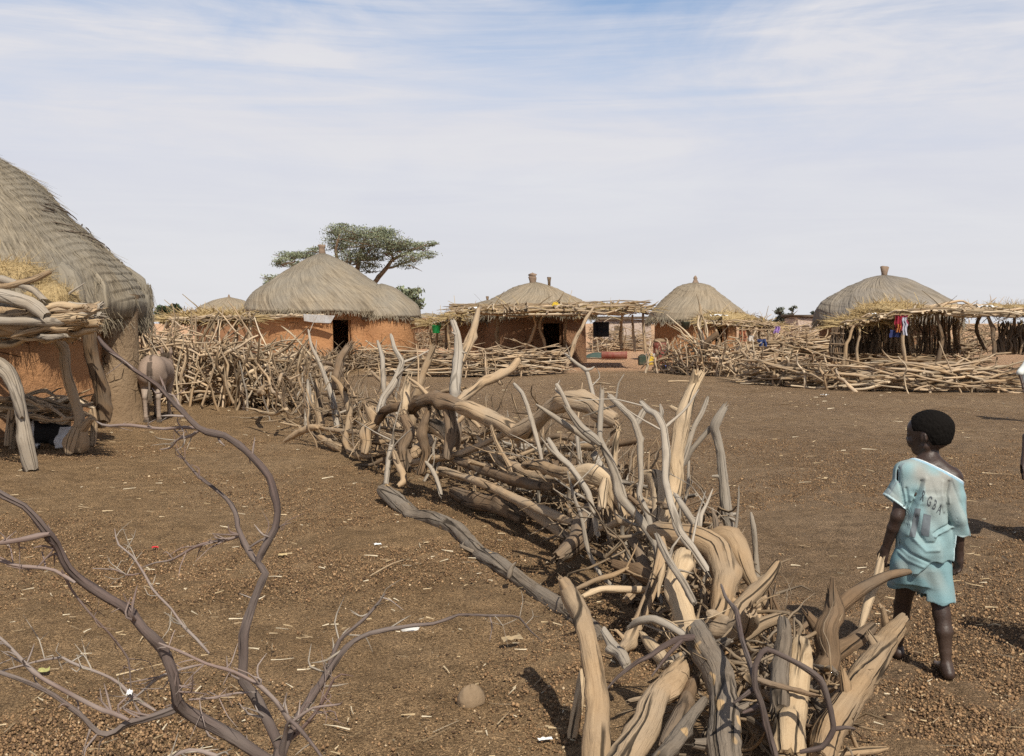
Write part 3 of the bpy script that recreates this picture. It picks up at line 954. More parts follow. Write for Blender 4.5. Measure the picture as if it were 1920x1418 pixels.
def hut(name, label, px, D, rw, ze, za, rr, prof, thm, wallm, seed, door=None, finial=None, extra=None, base_z=0.0, squash=None, fringe=900):
    c = np.array([at(px, HZ, D)[0], D, base_z])
    root = empty(name, c, label, 'hut')
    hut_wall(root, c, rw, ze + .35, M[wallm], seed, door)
    ro = hut_roof(root, c, rr, ze, za, prof, M[thm], seed + 1, courses=11, step=.018, fringe=fringe, flen=.22, squash=squash, fw=.03, thick=.12)
    if finial:
        for (kind, dx, dz, r, h) in finial:
            pot_finial(root, ro, c + np.array([dx, 0, za + dz]), r, h, kind)
    return root, c, ro


def zat(py, D): return EYE + (HZ - py) / F * D


# hut B with its lean-to room (a second, lower dome grown into the first)
DB = 46.0
sq = None
HB, cB, roB = hut('round_hut', 'orange mud hut with brown thatch and a dark doorway in front of the acacia', 605, DB, 3.12, zat(583, DB), zat(474, DB), 3.50, PROF_B, 'thatchB', 'mud', 51,
                  door=[(-math.pi / 2 + .43, .42, 1.62)], finial=[('neck', 0, -.03, .17, .36)], fringe=2600)
c2 = np.array([at(716, HZ, DB - .6)[0], DB - .6, 0.])
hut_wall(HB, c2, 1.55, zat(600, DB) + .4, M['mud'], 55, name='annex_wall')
hut_roof(HB, c2, 1.74, zat(592, DB), zat(533, DB), PROF_B, M['thatchB'], 56, courses=6, step=.018, na=90, thick=.12, fringe=900, flen=.22, fw=.035)
rng = np.random.default_rng(57)
for s_ in range(9):                      # ends of roof poles showing under the eave
    g = Geo(); a = -math.pi / 2 + rng.uniform(-1.1, -.1); a2 = a + rng.uniform(.25, .5)
    limb(g, [cB + [3.5 * math.cos(a), 3.5 * math.sin(a), zat(591, DB) - rng.uniform(-.02, .18)], cB + [3.5 * math.cos(a2), 3.5 * math.sin(a2), zat(591, DB) - rng.uniform(-.02, .15)]], [.05, .04], rng, 6)
    child(g, 'eave_pole', M['farpale'], HB)
g = Geo()                                 # the sheet of grey tin/cloth over the door side
pts = [at(x, y, DB - 3.55) for x, y in ((569, 589), (590, 590), (610, 591), (628, 592), (570, 602), (590, 605), (612, 606), (620, 606))]
g.add(pts, [[0, 4, 5, 1], [1, 5, 6, 2], [2, 6, 7, 3]])
child(g, 'eave_sheet', M['tin'], HB)

# hut A2: far dome behind the straw-covered shelter
hut('round_hut', 'distant low thatched dome just left of the orange hut', 430, 66, 2.1, zat(592, 66), zat(557, 66), 2.5, PROF_B, 'thatchC', 'mud2', 61, finial=[('spike', 0, -.03, .06, .18)], fringe=200)

# hut C and its lower neighbour behind the long shade roof
DC = 41.5
hut('round_hut', 'mud hut with a clay pot on its tan dome, behind the long shade roof', 1003, DC, 2.15, zat(590, DC), zat(529, DC), 2.55, PROF_B, 'thatchC', 'mud2', 65,  # darker plaster puts the long roof's shade into the wall colour
    door=[(-math.pi / 2 + .35, .42, 1.6)], finial=[('pot', -.1, -.06, .16, .40), ('stick', .58, -.12, .08, .30)])
hut('round_hut', 'low tan thatched hut with a small dark knob left of the clay pot', 925, DC + 1.0, 1.6, zat(598, DC), zat(560, DC), 1.95, PROF_B, 'thatchC', 'mud2', 69,
    finial=[('stick', -.25, -.12, .06, .22)])
# hut D
DD = 43.0
hut('round_hut', 'mud hut with pointed bell-shaped thatch and a dark spike behind the palm stalks', 1303, DD, 1.72, zat(598, DD), zat(530, DD), 2.05, PROF_D, 'thatchC', 'mud', 73, finial=[('spike', 0, -.06, .10, .34)], fringe=1600,
    door=[(-math.pi / 2 + .5, .35, 1.4)])
# hut E
DE = 39.0
hut('round_hut', 'wide grey thatched hut with a block finial behind the straw-heaped shelter on the right', 1657, DE, 2.35, zat(602, DE), zat(516, DE), 2.62, PROF_E, 'thatchE', 'mud2', 77, finial=[('block', -.02, -.08, .15, .40)],
    squash=lambda A: 1 + .10 * np.clip(np.cos(A), 0, 1), fringe=900)
# far low thatch right of hut B
hut('round_hut', 'far small thatched roof low between the orange hut and the long shade roof', 800, 66, 1.7, zat(606, 66), zat(587, 66), 2.0, PROF_B, 'thatchC', 'mud2', 81, fringe=150)


def flat_house(px0, px1, D, py_top, label, m, depth=3.0, seed=1):
    x0, x1 = at(px0, HZ, D)[0], at(px1, HZ, D)[0]; zt = zat(py_top, D)
    root = empty('mud_house', ((x0 + x1) / 2, D, 0), label, 'house')
    g = Geo(); rng = np.random.default_rng(seed)
    boxgeo(g, ((x0 + x1) / 2, D + depth / 2, zt / 2 - .05), (x1 - x0, depth, zt - .1), 0, .04, rng); child(g, 'wall', m, root, False)
    g = Geo(); boxgeo(g, ((x0 + x1) / 2, D + depth / 2, zt), (x1 - x0 + .4, depth + .4, .16), 0, .03, rng); child(g, 'roof', M['fardark'], root, False)
    g = Geo(); boxgeo(g, ((x0 * .6 + x1 * .4), D - .02, .75), (.5, .08, 1.3), 0, .01, rng); child(g, 'door', M['fardark'], root, False)


flat_house(1492, 1538, 70, 592, 'far small flat-roofed mud house beside the bare grey tree', M['mudpale'], seed=3)
flat_house(1120, 1222, 58, 596, 'far pale plastered house behind the right end of the long shade roof', M['mudpale'], seed=4)
# ------------------------------------------------------------------ stick stock (shared shapes for the far fences and roofs)
def stick_stock(n, seed, mats, rr=(.018, .034), curve=.075, fork=.4):
    """unit sticks lying along +X from 0 to 1 (scaled later)"""
    rng = np.random.default_rng(seed); out = []
    for q in range(n):
        g = Geo()
        k = rng.uniform(-1, 1, 4) * curve
        P = [[0, 0, 0], [.25, k[0] * .5, k[1] * .5], [.5, k[0], k[1]], [.75, k[2] * .8, k[3] * .8], [1, 0, 0]]
        r = rng.uniform(*rr)
        c, R = limb(g, P, [r, r * .9, r * .8, r * .7, r * rng.uniform(.4, .65)], rng, 7, .07, .14, .02, rng.choice(['blunt', 'split']), rng.choice(['split', 'taper']), knots=2, jit=.04)
        for b in range(rng.integers(0, 3) if rng.uniform() < fork else 0):
            i = rng.integers(len(c) // 3, len(c) - 1); d = rng.normal(size=3) * .5; d[0] = abs(d[0]) + .3
            d = d / np.linalg.norm(d) * rng.uniform(.1, .4)
            limb(g, [c[i], c[i] + d * .5 + rng.normal(size=3) * .02, c[i] + d], [R[i] * .7, R[i] * .5, R[i] * .3], rng, 5, .07, .1, 0, 'none', 'taper')
        V, Q, T, G, C = g.arrays()
        out.append((V, Q, T, G, mats[q % len(mats)]))
    return out


STOCK = stick_stock(36, 101, ['far', 'farpale', 'far', 'tan'])
DARKSTOCK = stick_stock(10, 102, ['fardark', 'fardark', 'brown'], (.012, .024), .035, .2)
PALESTOCK = stick_stock(12, 103, ['farpale', 'pale'], (.012, .02), .04, .1)
_meshes = {}


def stock_mesh(st, i, name):
    key = (id(st), i, name)
    if key not in _meshes:
        V, Q, T, G, m = st[i]
        me = make_mesh(name, V, Q, T, G); me.materials.append(M[m]); _meshes[key] = me
    return _meshes[key]


def stick_matrix(a, b, thick, roll):
    a, b = np.asarray(a, float), np.asarray(b, float)
    d = b - a; L = np.linalg.norm(d); x = d / L
    up = np.array([0, 0, 1.]) if abs(x[2]) < .9 else np.array([0, 1., 0])
    y = np.cross(up, x); y /= np.linalg.norm(y); z = np.cross(x, y)
    c, s = math.cos(roll), math.sin(roll)
    y, z = c * y + s * z, -s * y + c * z
    return np.column_stack([x * L, y * thick, z * thick]), a


def lay_sticks(root, sticks, pname, st, cap=100, key=None, massname=None):
    """sticks: list of (a, b, thickness, roll, stock index). The nearest `cap` are children of their own, the rest one mass."""
    o0 = worldpos(root)
    sticks = sorted(sticks, key=key or (lambda s: min(s[0][1], s[1][1])))
    for (a, b, th, roll, i) in sticks[:cap]:
        Mx, t_ = stick_matrix(a, b, th, roll)
        o = bpy.data.objects.new(pname, stock_mesh(st, i, pname)); COL.objects.link(o); o.parent = root
        m4 = np.eye(4); m4[:3, :3] = Mx; m4[:3, 3] = t_ - o0
        o.matrix_local = Matrix(m4.tolist())
    rest = {}
    for (a, b, th, roll, i) in sticks[cap:]:
        Mx, t_ = stick_matrix(a, b, th, roll)
        V, Q, T, G, m = st[i]
        rest.setdefault('far', Geo()).add(V @ Mx.T + t_, Q, T, G + RNG.uniform(0, 9))
    for m, g in rest.items():
        o = child(g, massname or (pname + '_tangle'), M[m], root); o['kind'] = 'stuff'


def fence_sticks(path, h, rng, per_m_h, per_m_v, width=.5, hmin=.05, lean=.3, thick=(.6, 1.15), st=STOCK, vfac=1.15, hlen=(.9, 2.4), tilt=.26):
    """logs heaped along a path with uprights driven in on both sides"""
    path = np.asarray(path, float); seg = np.linalg.norm(np.diff(path, axis=0), axis=1); L = seg.sum()
    cum = np.concatenate([[0], np.cumsum(seg)])
    def pt(s):
        return np.array([np.interp(s, cum, path[:, 0]), np.interp(s, cum, path[:, 1])])
    hh = h if callable(h) else (lambda s: h)
    out = []
    for q in range(int(per_m_h * L)):
        s = rng.uniform(0, L); l = rng.uniform(*hlen); s2 = np.clip(s + l * rng.choice([-1, 1]), -.3, L + .3)
        z = rng.uniform(0, 1) ** 1.15 * hh(s) * .88 + .06
        a = np.append(pt(s) + rng.normal(0, width * .32, 2), z)
        z2 = max(.04, z + rng.normal(0, tilt))
        b = np.append(pt(s2) + rng.normal(0, width * .32, 2), z2)
        if np.linalg.norm(b - a) < .4: continue
        out.append((a, b, rng.uniform(*thick) * 1.05, rng.uniform(0, 6.28), rng.integers(len(st))))
    posts = []
    for q in range(int(per_m_v * L)):
        s = rng.uniform(0, L); p = pt(s) + rng.normal(0, width * .42, 2)
        z = hh(s) * rng.uniform(.75, vfac)
        a = np.append(p, -.05); b = np.append(p + rng.normal(0, lean * z, 2), z)
        posts.append((a, b, rng.uniform(*thick) * 1.2, rng.uniform(0, 6.28), rng.integers(len(st))))
    return out, posts


def fence(name, label, path, h, seed, ph, pv, cap_h=100, cap_v=60, **kw):
    rng = np.random.default_rng(seed)
    a, b = fence_sticks(path, h, rng, ph, pv, **kw)
    root = empty(name, (path[0][0], path[0][1], 0), label, 'fence')
    lay_sticks(root, a, 'rail', kw.get('st', STOCK), cap_h, massname='rail_tangle')
    lay_sticks(root, b, 'post', kw.get('st', STOCK), cap_v, massname='post_tangle')
    return root


def gp(*pts): return [ground(*p)[:2] for p in pts]


# left fence behind the donkey, up to the far end of the foreground fence
fence('stick_fence', 'high tangled stick fence behind the donkey, in front of the straw-topped shelter', gp((245, 748), (330, 752), (430, 756), (500, 760), (548, 764)), lambda s: 1.60 + .10 * math.sin(s * 2.3) - .13 * s, 201, 66, 30, 100, 90, width=1.1, lean=.35, tilt=.5, hlen=(.6, 1.7), vfac=1.12)
fence('stick_fence', 'stick fence running back from the corner towards the doorway of the orange hut', gp((540, 742), (590, 712), (650, 692), (720, 684)), lambda s: .42, 202, 42, 6, 90, 50, width=.7, lean=.3, tilt=.3)
# low stacked fence in the middle, before the long shade roof
fence('log_fence', 'low neat stack of long logs in front of the long shade roof', gp((690, 706), (760, 704), (870, 706), (960, 705), (1062, 700)), lambda s: .74, 203, 32, 2.2, 100, 40, width=.5, lean=.15, hlen=(1.4, 3.2), hmin=.05)
# right of the gate, in front of hut D
fence('stick_fence', 'ragged stick fence below the pointed hut with palm stalks leaning in it', gp((1232, 698), (1290, 702), (1350, 706), (1396, 706)), lambda s: 1.0, 204, 32, 12, 90, 60, width=.6, lean=.3, tilt=.4, hlen=(.6, 1.8))
# long right fence, front row and back row
fence('stick_fence', 'long low fence of heaped branches in front of the straw-heaped shelter, front row', gp((1392, 716), (1470, 724), (1560, 730), (1650, 733), (1750, 734), (1830, 735), (1915, 735)), lambda s: .52 + .16 * math.sin(s * .9 + 1), 205, 24, 3.2, 100, 60, width=.6, lean=.4, thick=(.8, 1.7), hlen=(1.2, 3.0), vfac=2.0)
fence('stick_fence', 'second row of heaped branches behind the long low fence, under the straw-heaped shelter', gp((1370, 694), (1450, 692), (1560, 690), (1660, 688), (1760, 690), (1850, 688)), lambda s: 1.0, 206, 22, 3.2, 100, 50, width=.5, lean=.3, thick=(.8, 1.5), hlen=(1.2, 2.8), vfac=1.35)
# far fences
fence('stick_fence', 'far stick fence between the long shade roof and the pointed hut', gp((1105, 660), (1150, 658), (1222, 658)), lambda s: 1.25, 207, 34, 4, 60, 30, width=.6)
fence('stick_fence', 'far stick fence between the pointed hut and the straw-heaped shelter', gp((1400, 666), (1450, 662), (1520, 660), (1590, 660)), lambda s: 1.45, 208, 40, 4, 90, 40, width=.7)
fence('stick_fence', 'far stick fence beside the bright green bucket', gp((778, 655), (830, 652), (890, 652)), lambda s: 1.1, 209, 30, 5, 60, 40, width=.6)
fence('stick_fence', 'far stick fence at the right edge behind the open shelter', gp((1780, 662), (1850, 660), (1960, 660)), lambda s: 1.6, 210, 26, 4, 60, 40, width=.7)
fence('stick_fence', 'stick fence at the foot of the near shelter by the left hut wall', gp((236, 742), (262, 736), (300, 736)), lambda s: 1.5, 211, 30, 16, 60, 40, width=.9, tilt=.5)

# cut palm stalks on the ground before the right fence
rng = np.random.default_rng(220)
root = empty('palm_stalk_bundle', ground(1500, 722), 'long pale palm stalks lying flat on the ground before the long low fence', 'stalks')
S = []
for q in range(26):
    a = ground(rng.uniform(1360, 1480), rng.uniform(709, 722)); b = ground(rng.uniform(1520, 1700), rng.uniform(720, 731))
    a[2] = rng.uniform(.02, .09); b[2] = .02
    S.append((a, b, .95, rng.uniform(0, 6), rng.integers(12)))
lay_sticks(root, S, 'stalk', PALESTOCK, 40)


# ------------------------------------------------------------------ shelters
def straw_heap(g, c, size, n, rng, L=.45, w=.012, lie=.5, mound=None):
    th = rng.uniform(0, 2 * math.pi, n); rr = np.sqrt(rng.uniform(0, 1, n))
    x, y = rr * np.cos(th), rr * np.sin(th)
    hgt = np.sqrt(np.maximum(0, 1 - rr ** 2)) * rng.uniform(.3, 1, n)
    b = np.stack([c[0] + x * size[0], c[1] + y * size[1], c[2] + hgt * size[2]], -1)
    d = rng.normal(size=(n, 3)) * [1, 1, .35 + lie]; d += np.stack([x * .8, y * .8, .3 + 0 * x], -1)
    straws(g, b, d, rng.uniform(.4, 1.2, n) * L, w * rng.uniform(.6, 1.4, n), rng, .25)
    th = np.linspace(0, 2 * math.pi, 20, endpoint=False)
    lathe(g, c, [(size[0] * .97, -.02), (size[0] * .9, size[2] * .42), (size[0] * .6, size[2] * .75), (size[0] * .25, size[2] * .9), (.01, size[2] * .93)], 20,
          fn=lambda A, K, R, Z: (R * np.sqrt(np.cos(A) ** 2 + (size[1] / size[0] * np.sin(A)) ** 2) * (1 + .08 * np.sin(3 * A + K)), Z))


def roof_layer(p0, p1, p2, p3, n, rng, st, thick=(1.0, 1.7), dz=.12, across=.35):
    """sticks laid over the quad p0 p1 (front) p3 p2 (back)"""
    p0, p1, p2, p3 = [np.asarray(p, float) for p in (p0, p1, p2, p3)]
    out = []
    def q(u, v): return (p0 * (1 - u) + p1 * u) * (1 - v) + (p2 * (1 - u) + p3 * u) * v
    for i in range(n):
        if rng.uniform() < across:
            u = rng.uniform(0, 1); a, b = q(u, rng.uniform(-.08, .1)), q(np.clip(u + rng.normal(0, .05), 0, 1), rng.uniform(.85, 1.05))
        else:
            v = rng.uniform(-.06, 1) ** 1.5 if rng.uniform() < .6 else rng.uniform(-.06, 1)
            v = abs(v)
            u = rng.uniform(-.03, .75); a, b = q(u, v), q(min(1.03, u + rng.uniform(.2, .55)), np.clip(v + rng.normal(0, .06), -.05, 1))
        z = rng.uniform(0, dz)
        a[2] += z + rng.normal(0, .02); b[2] += z + rng.normal(0, .02)
        out.append((a, b, rng.uniform(*thick) * .95, rng.uniform(0, 6.28), rng.integers(len(st))))
    return out


def posts_of(root, posts, rng, mat='tan', r=.055, name='post'):
    for p in posts:
        a, b = p[0], p[-1]
        g = Geo(); rr = r * rng.uniform(.8, 1.2)
        P = [np.asarray(q, float) for q in p]
        limb(g, P, np.linspace(rr * 1.15, rr * .75, len(P)), rng, 8, .15, .16, .04, 'blunt', 'split', knots=3)
        child(g, name, M[mat], root)


def shelter(label, quad, posts, seed, n=120, straw=None, pmat='tan', cap=90, dz=.14, st=STOCK, thick=(1., 1.7), name='stick_shelter', leaves=True):
    rng = np.random.default_rng(seed)
    c = (np.asarray(quad[0], float) + quad[1]) / 2
    root = empty(name, (c[0], c[1], 0), label, 'shelter')
    lay_sticks(root, roof_layer(*quad, n, rng, st, thick, dz), 'roof_pole', st, cap, massname='roof_brush')
    posts_of(root, posts, rng, pmat)
    # a thin mat of brush closes the roof
    g = Geo(); m = 900
    p0, p1, p2, p3 = [np.asarray(p, float) for p in quad]
    u, v = rng.uniform(0, 1, m)[:, None], rng.uniform(.03, 1, m)[:, None]
    b = (p0 * (1 - u) + p1 * u) * (1 - v) + (p2 * (1 - u) + p3 * u) * v; b[:, 2] += rng.uniform(.03, dz * .7, m)
    d = rng.normal(size=(m, 3)) * [1, 1, .12]
    straws(g, b, d, rng.uniform(.3, .9, m), .035, rng, .1)
    nx, ny = 14, 7
    uu, vv = np.meshgrid(np.linspace(.01, .99, nx), np.linspace(.03, .98, ny)); uu, vv = uu.ravel()[:, None], vv.ravel()[:, None]
    Vq = (p0 * (1 - uu) + p1 * uu) * (1 - vv) + (p2 * (1 - uu) + p3 * uu) * vv; Vq[:, 2] += dz * .35 + rng.normal(0, .03, len(Vq))
    Q = [[j * nx + i, j * nx + i + 1, (j + 1) * nx + i + 1, (j + 1) * nx + i] for j in range(ny - 1) for i in range(nx - 1)]
    g.add(Vq, Q)
    child(g, 'brush_mat', M['oldstraw'], root, False)
    if straw:
        g = Geo()
        for (c_, s_, n_) in straw: straw_heap(g, c_, s_, int(n_ * 1.5), rng, .26, .020)
        child(g, 'straw_thatch', M['straw'], root, False)
    return root


def A(x, y, d): return at(x, y, d)


# long shade roof in the middle
qC = (A(852, 592, 35.5), A(1218, 588, 34.0), A(850, 582, 39.0), A(1205, 578, 38.5))
shelter('long sagging stick shade roof with thick bent poles before the hut with the clay pot', qC,
        [[A(1062, 690, 33.6), A(1078, 640, 33.6), A(1098, 600, 33.9), A(1112, 578, 34.2)], [A(866, 672, 35.2), A(878, 630, 35.3), A(897, 588, 35.5)],
         [A(980, 668, 36), A(984, 648, 36), A(1004, 612, 36), A(1003, 590, 35.5)], [A(1165, 655, 37), A(1164, 620, 37), A(1166, 592, 36.5)],
         [A(1190, 660, 35.2), A(1188, 625, 35.2), A(1186, 592, 35)], [A(1210, 662, 34.6), A(1207, 620, 34.6), A(1206, 590, 34.6)], [A(1024, 664, 37), A(1014, 620, 37), A(1015, 592, 37)],
         [A(1060, 660, 38), A(1062, 592, 38)], [A(935, 660, 38), A(932, 592, 38)]], 301, 130,
        straw=[(A(1130, 585, 36.5), (1.1, 1.0, .22), 260)], dz=.26, thick=(1.0, 1.9))
# little dark curtain and the dark wall of the shade house
g = Geo()
root = empty('hanging_cloth', A(1128, 606, 36.2), 'dark cloth hanging below the right part of the long shade roof', 'cloth')
xx = np.linspace(1112, 1142, 9); yy = np.linspace(604, 632, 7)
Vc = np.array([A(x, y, 36.2 + .12 * math.sin(x * .9) + .05 * math.sin(y * .4)) for y in yy for x in xx])
g.add(Vc, [[j * 9 + i, j * 9 + i + 1, (j + 1) * 9 + i + 1, (j + 1) * 9 + i] for j in range(6) for i in range(8)])
child(g, 'fabric', plain('dark_navy_cloth', (.02, .022, .03), .9), root)

# small leaning shelter left of it (green bucket)
qL = (A(806, 612, 41), A(868, 594, 40), A(790, 606, 45), A(862, 588, 44))
shelter('small slanting stick roof at the left end of the long shade roof', qL,
        [[A(806, 660, 41), A(806, 610, 41)], [A(820, 660, 41.5), A(820, 606, 41.5)], [A(842, 664, 40.5), A(842, 600, 40.5)], [A(836, 655, 44), A(836, 596, 44)]], 303, 50, st=STOCK, thick=(1., 1.6), dz=.1)

# shelter before hut D
qD = (A(1322, 607, 36), A(1458, 616, 35), A(1318, 598, 39), A(1440, 604, 39))
shelter('dark stick shelter with golden straw on it at the right side of the pointed hut', qD,
        [[A(1340, 676, 35.8), A(1349, 640, 35.8), A(1338, 606, 36)], [A(1388, 670, 36), A(1388, 610, 36)], [A(1362, 678, 36), A(1358, 640, 36), A(1354, 606, 36)], [A(1442, 676, 35), A(1440, 612, 35.2)], [A(1425, 660, 38), A(1424, 606, 38)],
         [A(1405, 668, 36), A(1412, 640, 36), A(1397, 612, 36)]], 304, 110, straw=[(A(1360, 602, 37.5), (1.15, 1.1, .36), 700)], dz=.12, st=STOCK)

# shelter E, right
qE1 = (A(1576, 617, 29.0), A(1700, 588, 28.5), A(1560, 606, 33), A(1700, 578, 33))
rE = shelter('shelter with a slanting roof heaped with golden straw before the wide grey hut', qE1,
             [[A(1582, 690, 28.8), A(1586, 650, 28.8), A(1600, 612, 28.9)], [A(1612, 690, 29), A(1606, 650, 29), A(1612, 606, 29)], [A(1700, 690, 28.6), A(1694, 640, 28.6), A(1697, 588, 28.6)],
              [A(1570, 660, 32.5), A(1572, 607, 32.5)], [A(1690, 660, 32.5), A(1690, 582, 32.5)]], 305, 100,
             straw=[(A(1668, 590, 30.8), (1.05, 1.3, .40), 1500), (A(1622, 603, 30.8), (.8, 1.2, .2), 600)], dz=.1)
qE2 = (A(1696, 588, 28.5), A(1960, 594, 27.5), A(1700, 578, 33), A(1970, 582, 32.5))
shelter('long flat stick-roofed shelter carrying straw bundles at the right edge', qE2,
        [[A(1756, 690, 28.4), A(1768, 640, 28.4), A(1756, 592, 28.4)], [A(1864, 668, 28), A(1866, 640, 28), A(1852, 592, 28)], [A(1930, 690, 27.8), A(1930, 594, 27.8)], [A(1800, 655, 32), A(1790, 625, 32), A(1796, 584, 32)],
         [A(1846, 655, 32), A(1830, 620, 32), A(1842, 584, 32)], [A(1900, 655, 32), A(1902, 584, 32)], [A(1770, 655, 32), A(1766, 584, 32)]], 306, 130, dz=.11, pmat='brown')
# woven side panel and dark stick back walls of the shelter
rng = np.random.default_rng(308)
root = empty('reed_screen', A(1572, 680, 28.9), 'upright brown reed screen at the left end of the straw-heaped shelter', 'screen')
S = []
for x in np.linspace(1559, 1582, 26):
    S.append((A(x, 676, 28.9 + rng.normal(0, .05)), A(x + rng.normal(0, .6), 614 + rng.uniform(-2, 3), 28.9), 1.3, 0, rng.integers(10)))
lay_sticks(root, S, 'reed', DARKSTOCK, 40)
for y in (625, 645, 662):
    g = Geo(); limb(g, [A(1557, y, 28.8), A(1584, y + 1, 28.8)], [.025, .02], rng, 6); child(g, 'crossbar', M['brown'], root)
root = empty('stick_wall', A(1650, 660, 33), 'dark upright stick wall closing the back of the straw-heaped shelter', 'wall')
S = []
for x in np.concatenate([np.linspace(1572, 1700, 120), np.linspace(1700, 1800, 40)]):
    S.append((A(x, 662, 33 + rng.normal(0, .06)), A(x + rng.normal(0, 2), 590 + rng.uniform(-4, 3) + (8 if x < 1640 else 0), 33), 2.2, 0, rng.integers(10)))
lay_sticks(root, S, 'upright', DARKSTOCK, 100)
root = empty('stick_wall', A(1890, 660, 31), 'dark upright stick wall under the long flat roof at the right edge', 'wall')
S = []
for x in np.concatenate([np.linspace(1872, 1945, 60)]):
    S.append((A(x, 664, 30.5 + rng.normal(0, .06)), A(x + rng.normal(0, 2), 606 + rng.uniform(-5, 14), 30.5), 2.4, 0, rng.integers(10)))
lay_sticks(root, S, 'upright', DARKSTOCK, 100)


def straw_bundle(label, c, size, n, seed, group=None):
    rng = np.random.default_rng(seed); g = Geo()
    straw_heap(g, np.asarray(c, float), size, n, rng, size[0] * .5, size[0] * .018, .8)
    o = g.build('straw_bundle', M['straw'], None, smooth=False)
    tag(o, label, 'straw bundle', group)


straw_bundle('round golden straw bundle, the left one of the two on the long flat roof', A(1862, 586, 30), (.36, .4, .30), 700, 311)
straw_bundle('spread golden straw bundle on the long flat roof, cut by the right edge', A(1905, 586, 30), (.55, .4, .26), 900, 312)

# straw-topped shelter before the distant left dome
qB = (A(318, 604, 24), A(474, 602, 24), A(312, 596, 28), A(470, 594, 28))
shelter('straw-topped shelter behind the high fence left of the orange hut', qB,
        [[A(330, 720, 24), A(330, 602, 24)], [A(400, 720, 24), A(402, 602, 24)], [A(466, 720, 24), A(468, 600, 24)], [A(440, 700, 27), A(440, 596, 27)]], 309, 80, straw=[(A(400, 600, 26), (1.05, 1.4, .20), 1500)], dz=.08)

# ---------------- near shelter by the left hut
rng = np.random.default_rng(320)
root = empty('stick_shelter', ground(60, 860), 'near shelter piled with split logs against the left hut, on crooked posts', 'shelter')
S = []
for q in range(74):
    d = 11.0 + 2.6 * rng.uniform(0, 1) ** 1.3
    y = rng.uniform(588, 632) - (d - 11) * 5
    x1 = rng.uniform(120, 192) - (d - 11) * 2 ; x0 = x1 - rng.uniform(160, 420)
    a = A(x0, y + rng.normal(0, 7), d + rng.normal(0, .1)); b = A(x1, y + rng.normal(0, 8) + (x1 - 150) * -.12, d)
    S.append((a, b, rng.uniform(1.5, 2.6), rng.uniform(0, 6.28), rng.integers(36)))
NEARSTOCK = stick_stock(36, 111, ['pale', 'tan', 'pale', 'silver'], (.016, .03), .05, .25)
lay_sticks(root, S, 'roof_log', NEARSTOCK, 100)
for P_, m_, r_, nm in [([(-40, 548), (20, 562), (60, 566), (84, 590)], 'silver', .085, 'roof_beam'), ([(-60, 600), (20, 606), (110, 604), (186, 576)], 'silver', .05, 'roof_beam'),
                       ([(-60, 528), (0, 520), (50, 532), (80, 560)], 'silver', .045, 'roof_beam'), ([(-40, 545), (30, 535), (90, 512)], 'tan', .04, 'roof_beam')]:
    g = Geo(); limb(g, [A(x, y, 10.9) for x, y in P_], [r_, r_ * .8], rng, 10, .1, .12, .02, 'blunt', 'split', 4); child(g, nm, M[m_], root)
g = None
for q in range(26):                                   # split log ends that stick out of the pile
    x1 = rng.uniform(118, 188); y1 = 598 + rng.uniform(-24, 40) * (1 if x1 < 175 else .6); d1 = 10.9 + rng.uniform(-.1, .5)
    L_ = rng.uniform(45, 120); g = Geo()
    limb(g, [A(x1 - L_, y1 + rng.uniform(-6, 16), d1 + rng.uniform(.1, .5)), A(x1 - L_ * .45, y1 + rng.uniform(-3, 6), d1 + .12), A(x1, y1, d1)], np.array([.03, .042, .036]) * rng.uniform(.7, 1.35), rng, 10, .05, .22, .02, 'blunt', 'split', 2, .06)
    child(g, 'roof_log', M[['pale', 'pale', 'tan', 'silver'][q % 4]], root)
# posts: grey bent twin-stemmed one, forked one, dark one at the wall
g = Geo()
limb(g, [A(60, 880, 10.8), A(48, 830, 10.8), A(38, 770, 10.85), A(30, 730, 10.9), A(14, 690, 10.95), A(-14, 672, 11), A(-60, 664, 11.1)], [.075, .07, .075, .07, .07, .06, .05], rng, 12, .06, .22, .015, 'blunt', 'split', 5)
limb(g, [A(40, 780, 10.75), A(26, 735, 10.75), A(6, 700, 10.8), A(-30, 690, 10.9)], [.045, .05, .05, .04], rng, 9, .06, .2, .01, 'taper', 'split', 2)
child(g, 'post', M['silver'], root)['label'] = 'grey bent post split lengthwise'
g = Geo()
limb(g, [A(140, 848, 12.2), A(146, 822, 12.2), A(152, 800, 12.2)], [.125, .11, .095], rng, 12, .07, .14, 0, 'blunt', 'blunt', 3)
limb(g, [A(148, 812, 12.2), A(160, 798, 12.15), A(172, 784, 12.1)], [.07, .055, .045], rng, 9, .06, .12, 0, 'taper', 'blunt', 1)
limb(g, [A(150, 812, 12.2), A(146, 775, 12.2), A(132, 725, 12.2), A(126, 690, 12.2), A(122, 655, 12.2), A(102, 632, 12.1), A(78, 612, 12)], [.075, .065, .062, .062, .06, .05, .055], rng, 10, .07, .14, .01, 'taper', 'split', 5)
child(g, 'post', M['tan'], root)['label'] = 'crooked pale post growing out of a thick forked stump'
g = Geo()
limb(g, [A(196, 790, 13.6), A(192, 745, 13.6), A(180, 700, 13.5), A(170, 660, 13.4), A(168, 620, 13.3)], [.10, .09, .085, .075, .07], rng, 10, .08, .2, .02, 'blunt', 'split', 5)
child(g, 'post', M['brown'], root)['label'] = 'dark crooked post against the hut wall'
g = Geo(); limb(g, [A(188, 800, 13.8), A(186, 760, 13.8), A(192, 735, 13.8)], [.10, .10, .08], rng, 10, .08, .2); child(g, 'post', M['tan'], root)
g = Geo()
limb(g, [A(14, 836, 12.6), A(18, 800, 12.6), A(22, 770, 12.6)], [.05, .05, .06], rng, 8, .08, .14); child(g, 'post', M['tan'], root)
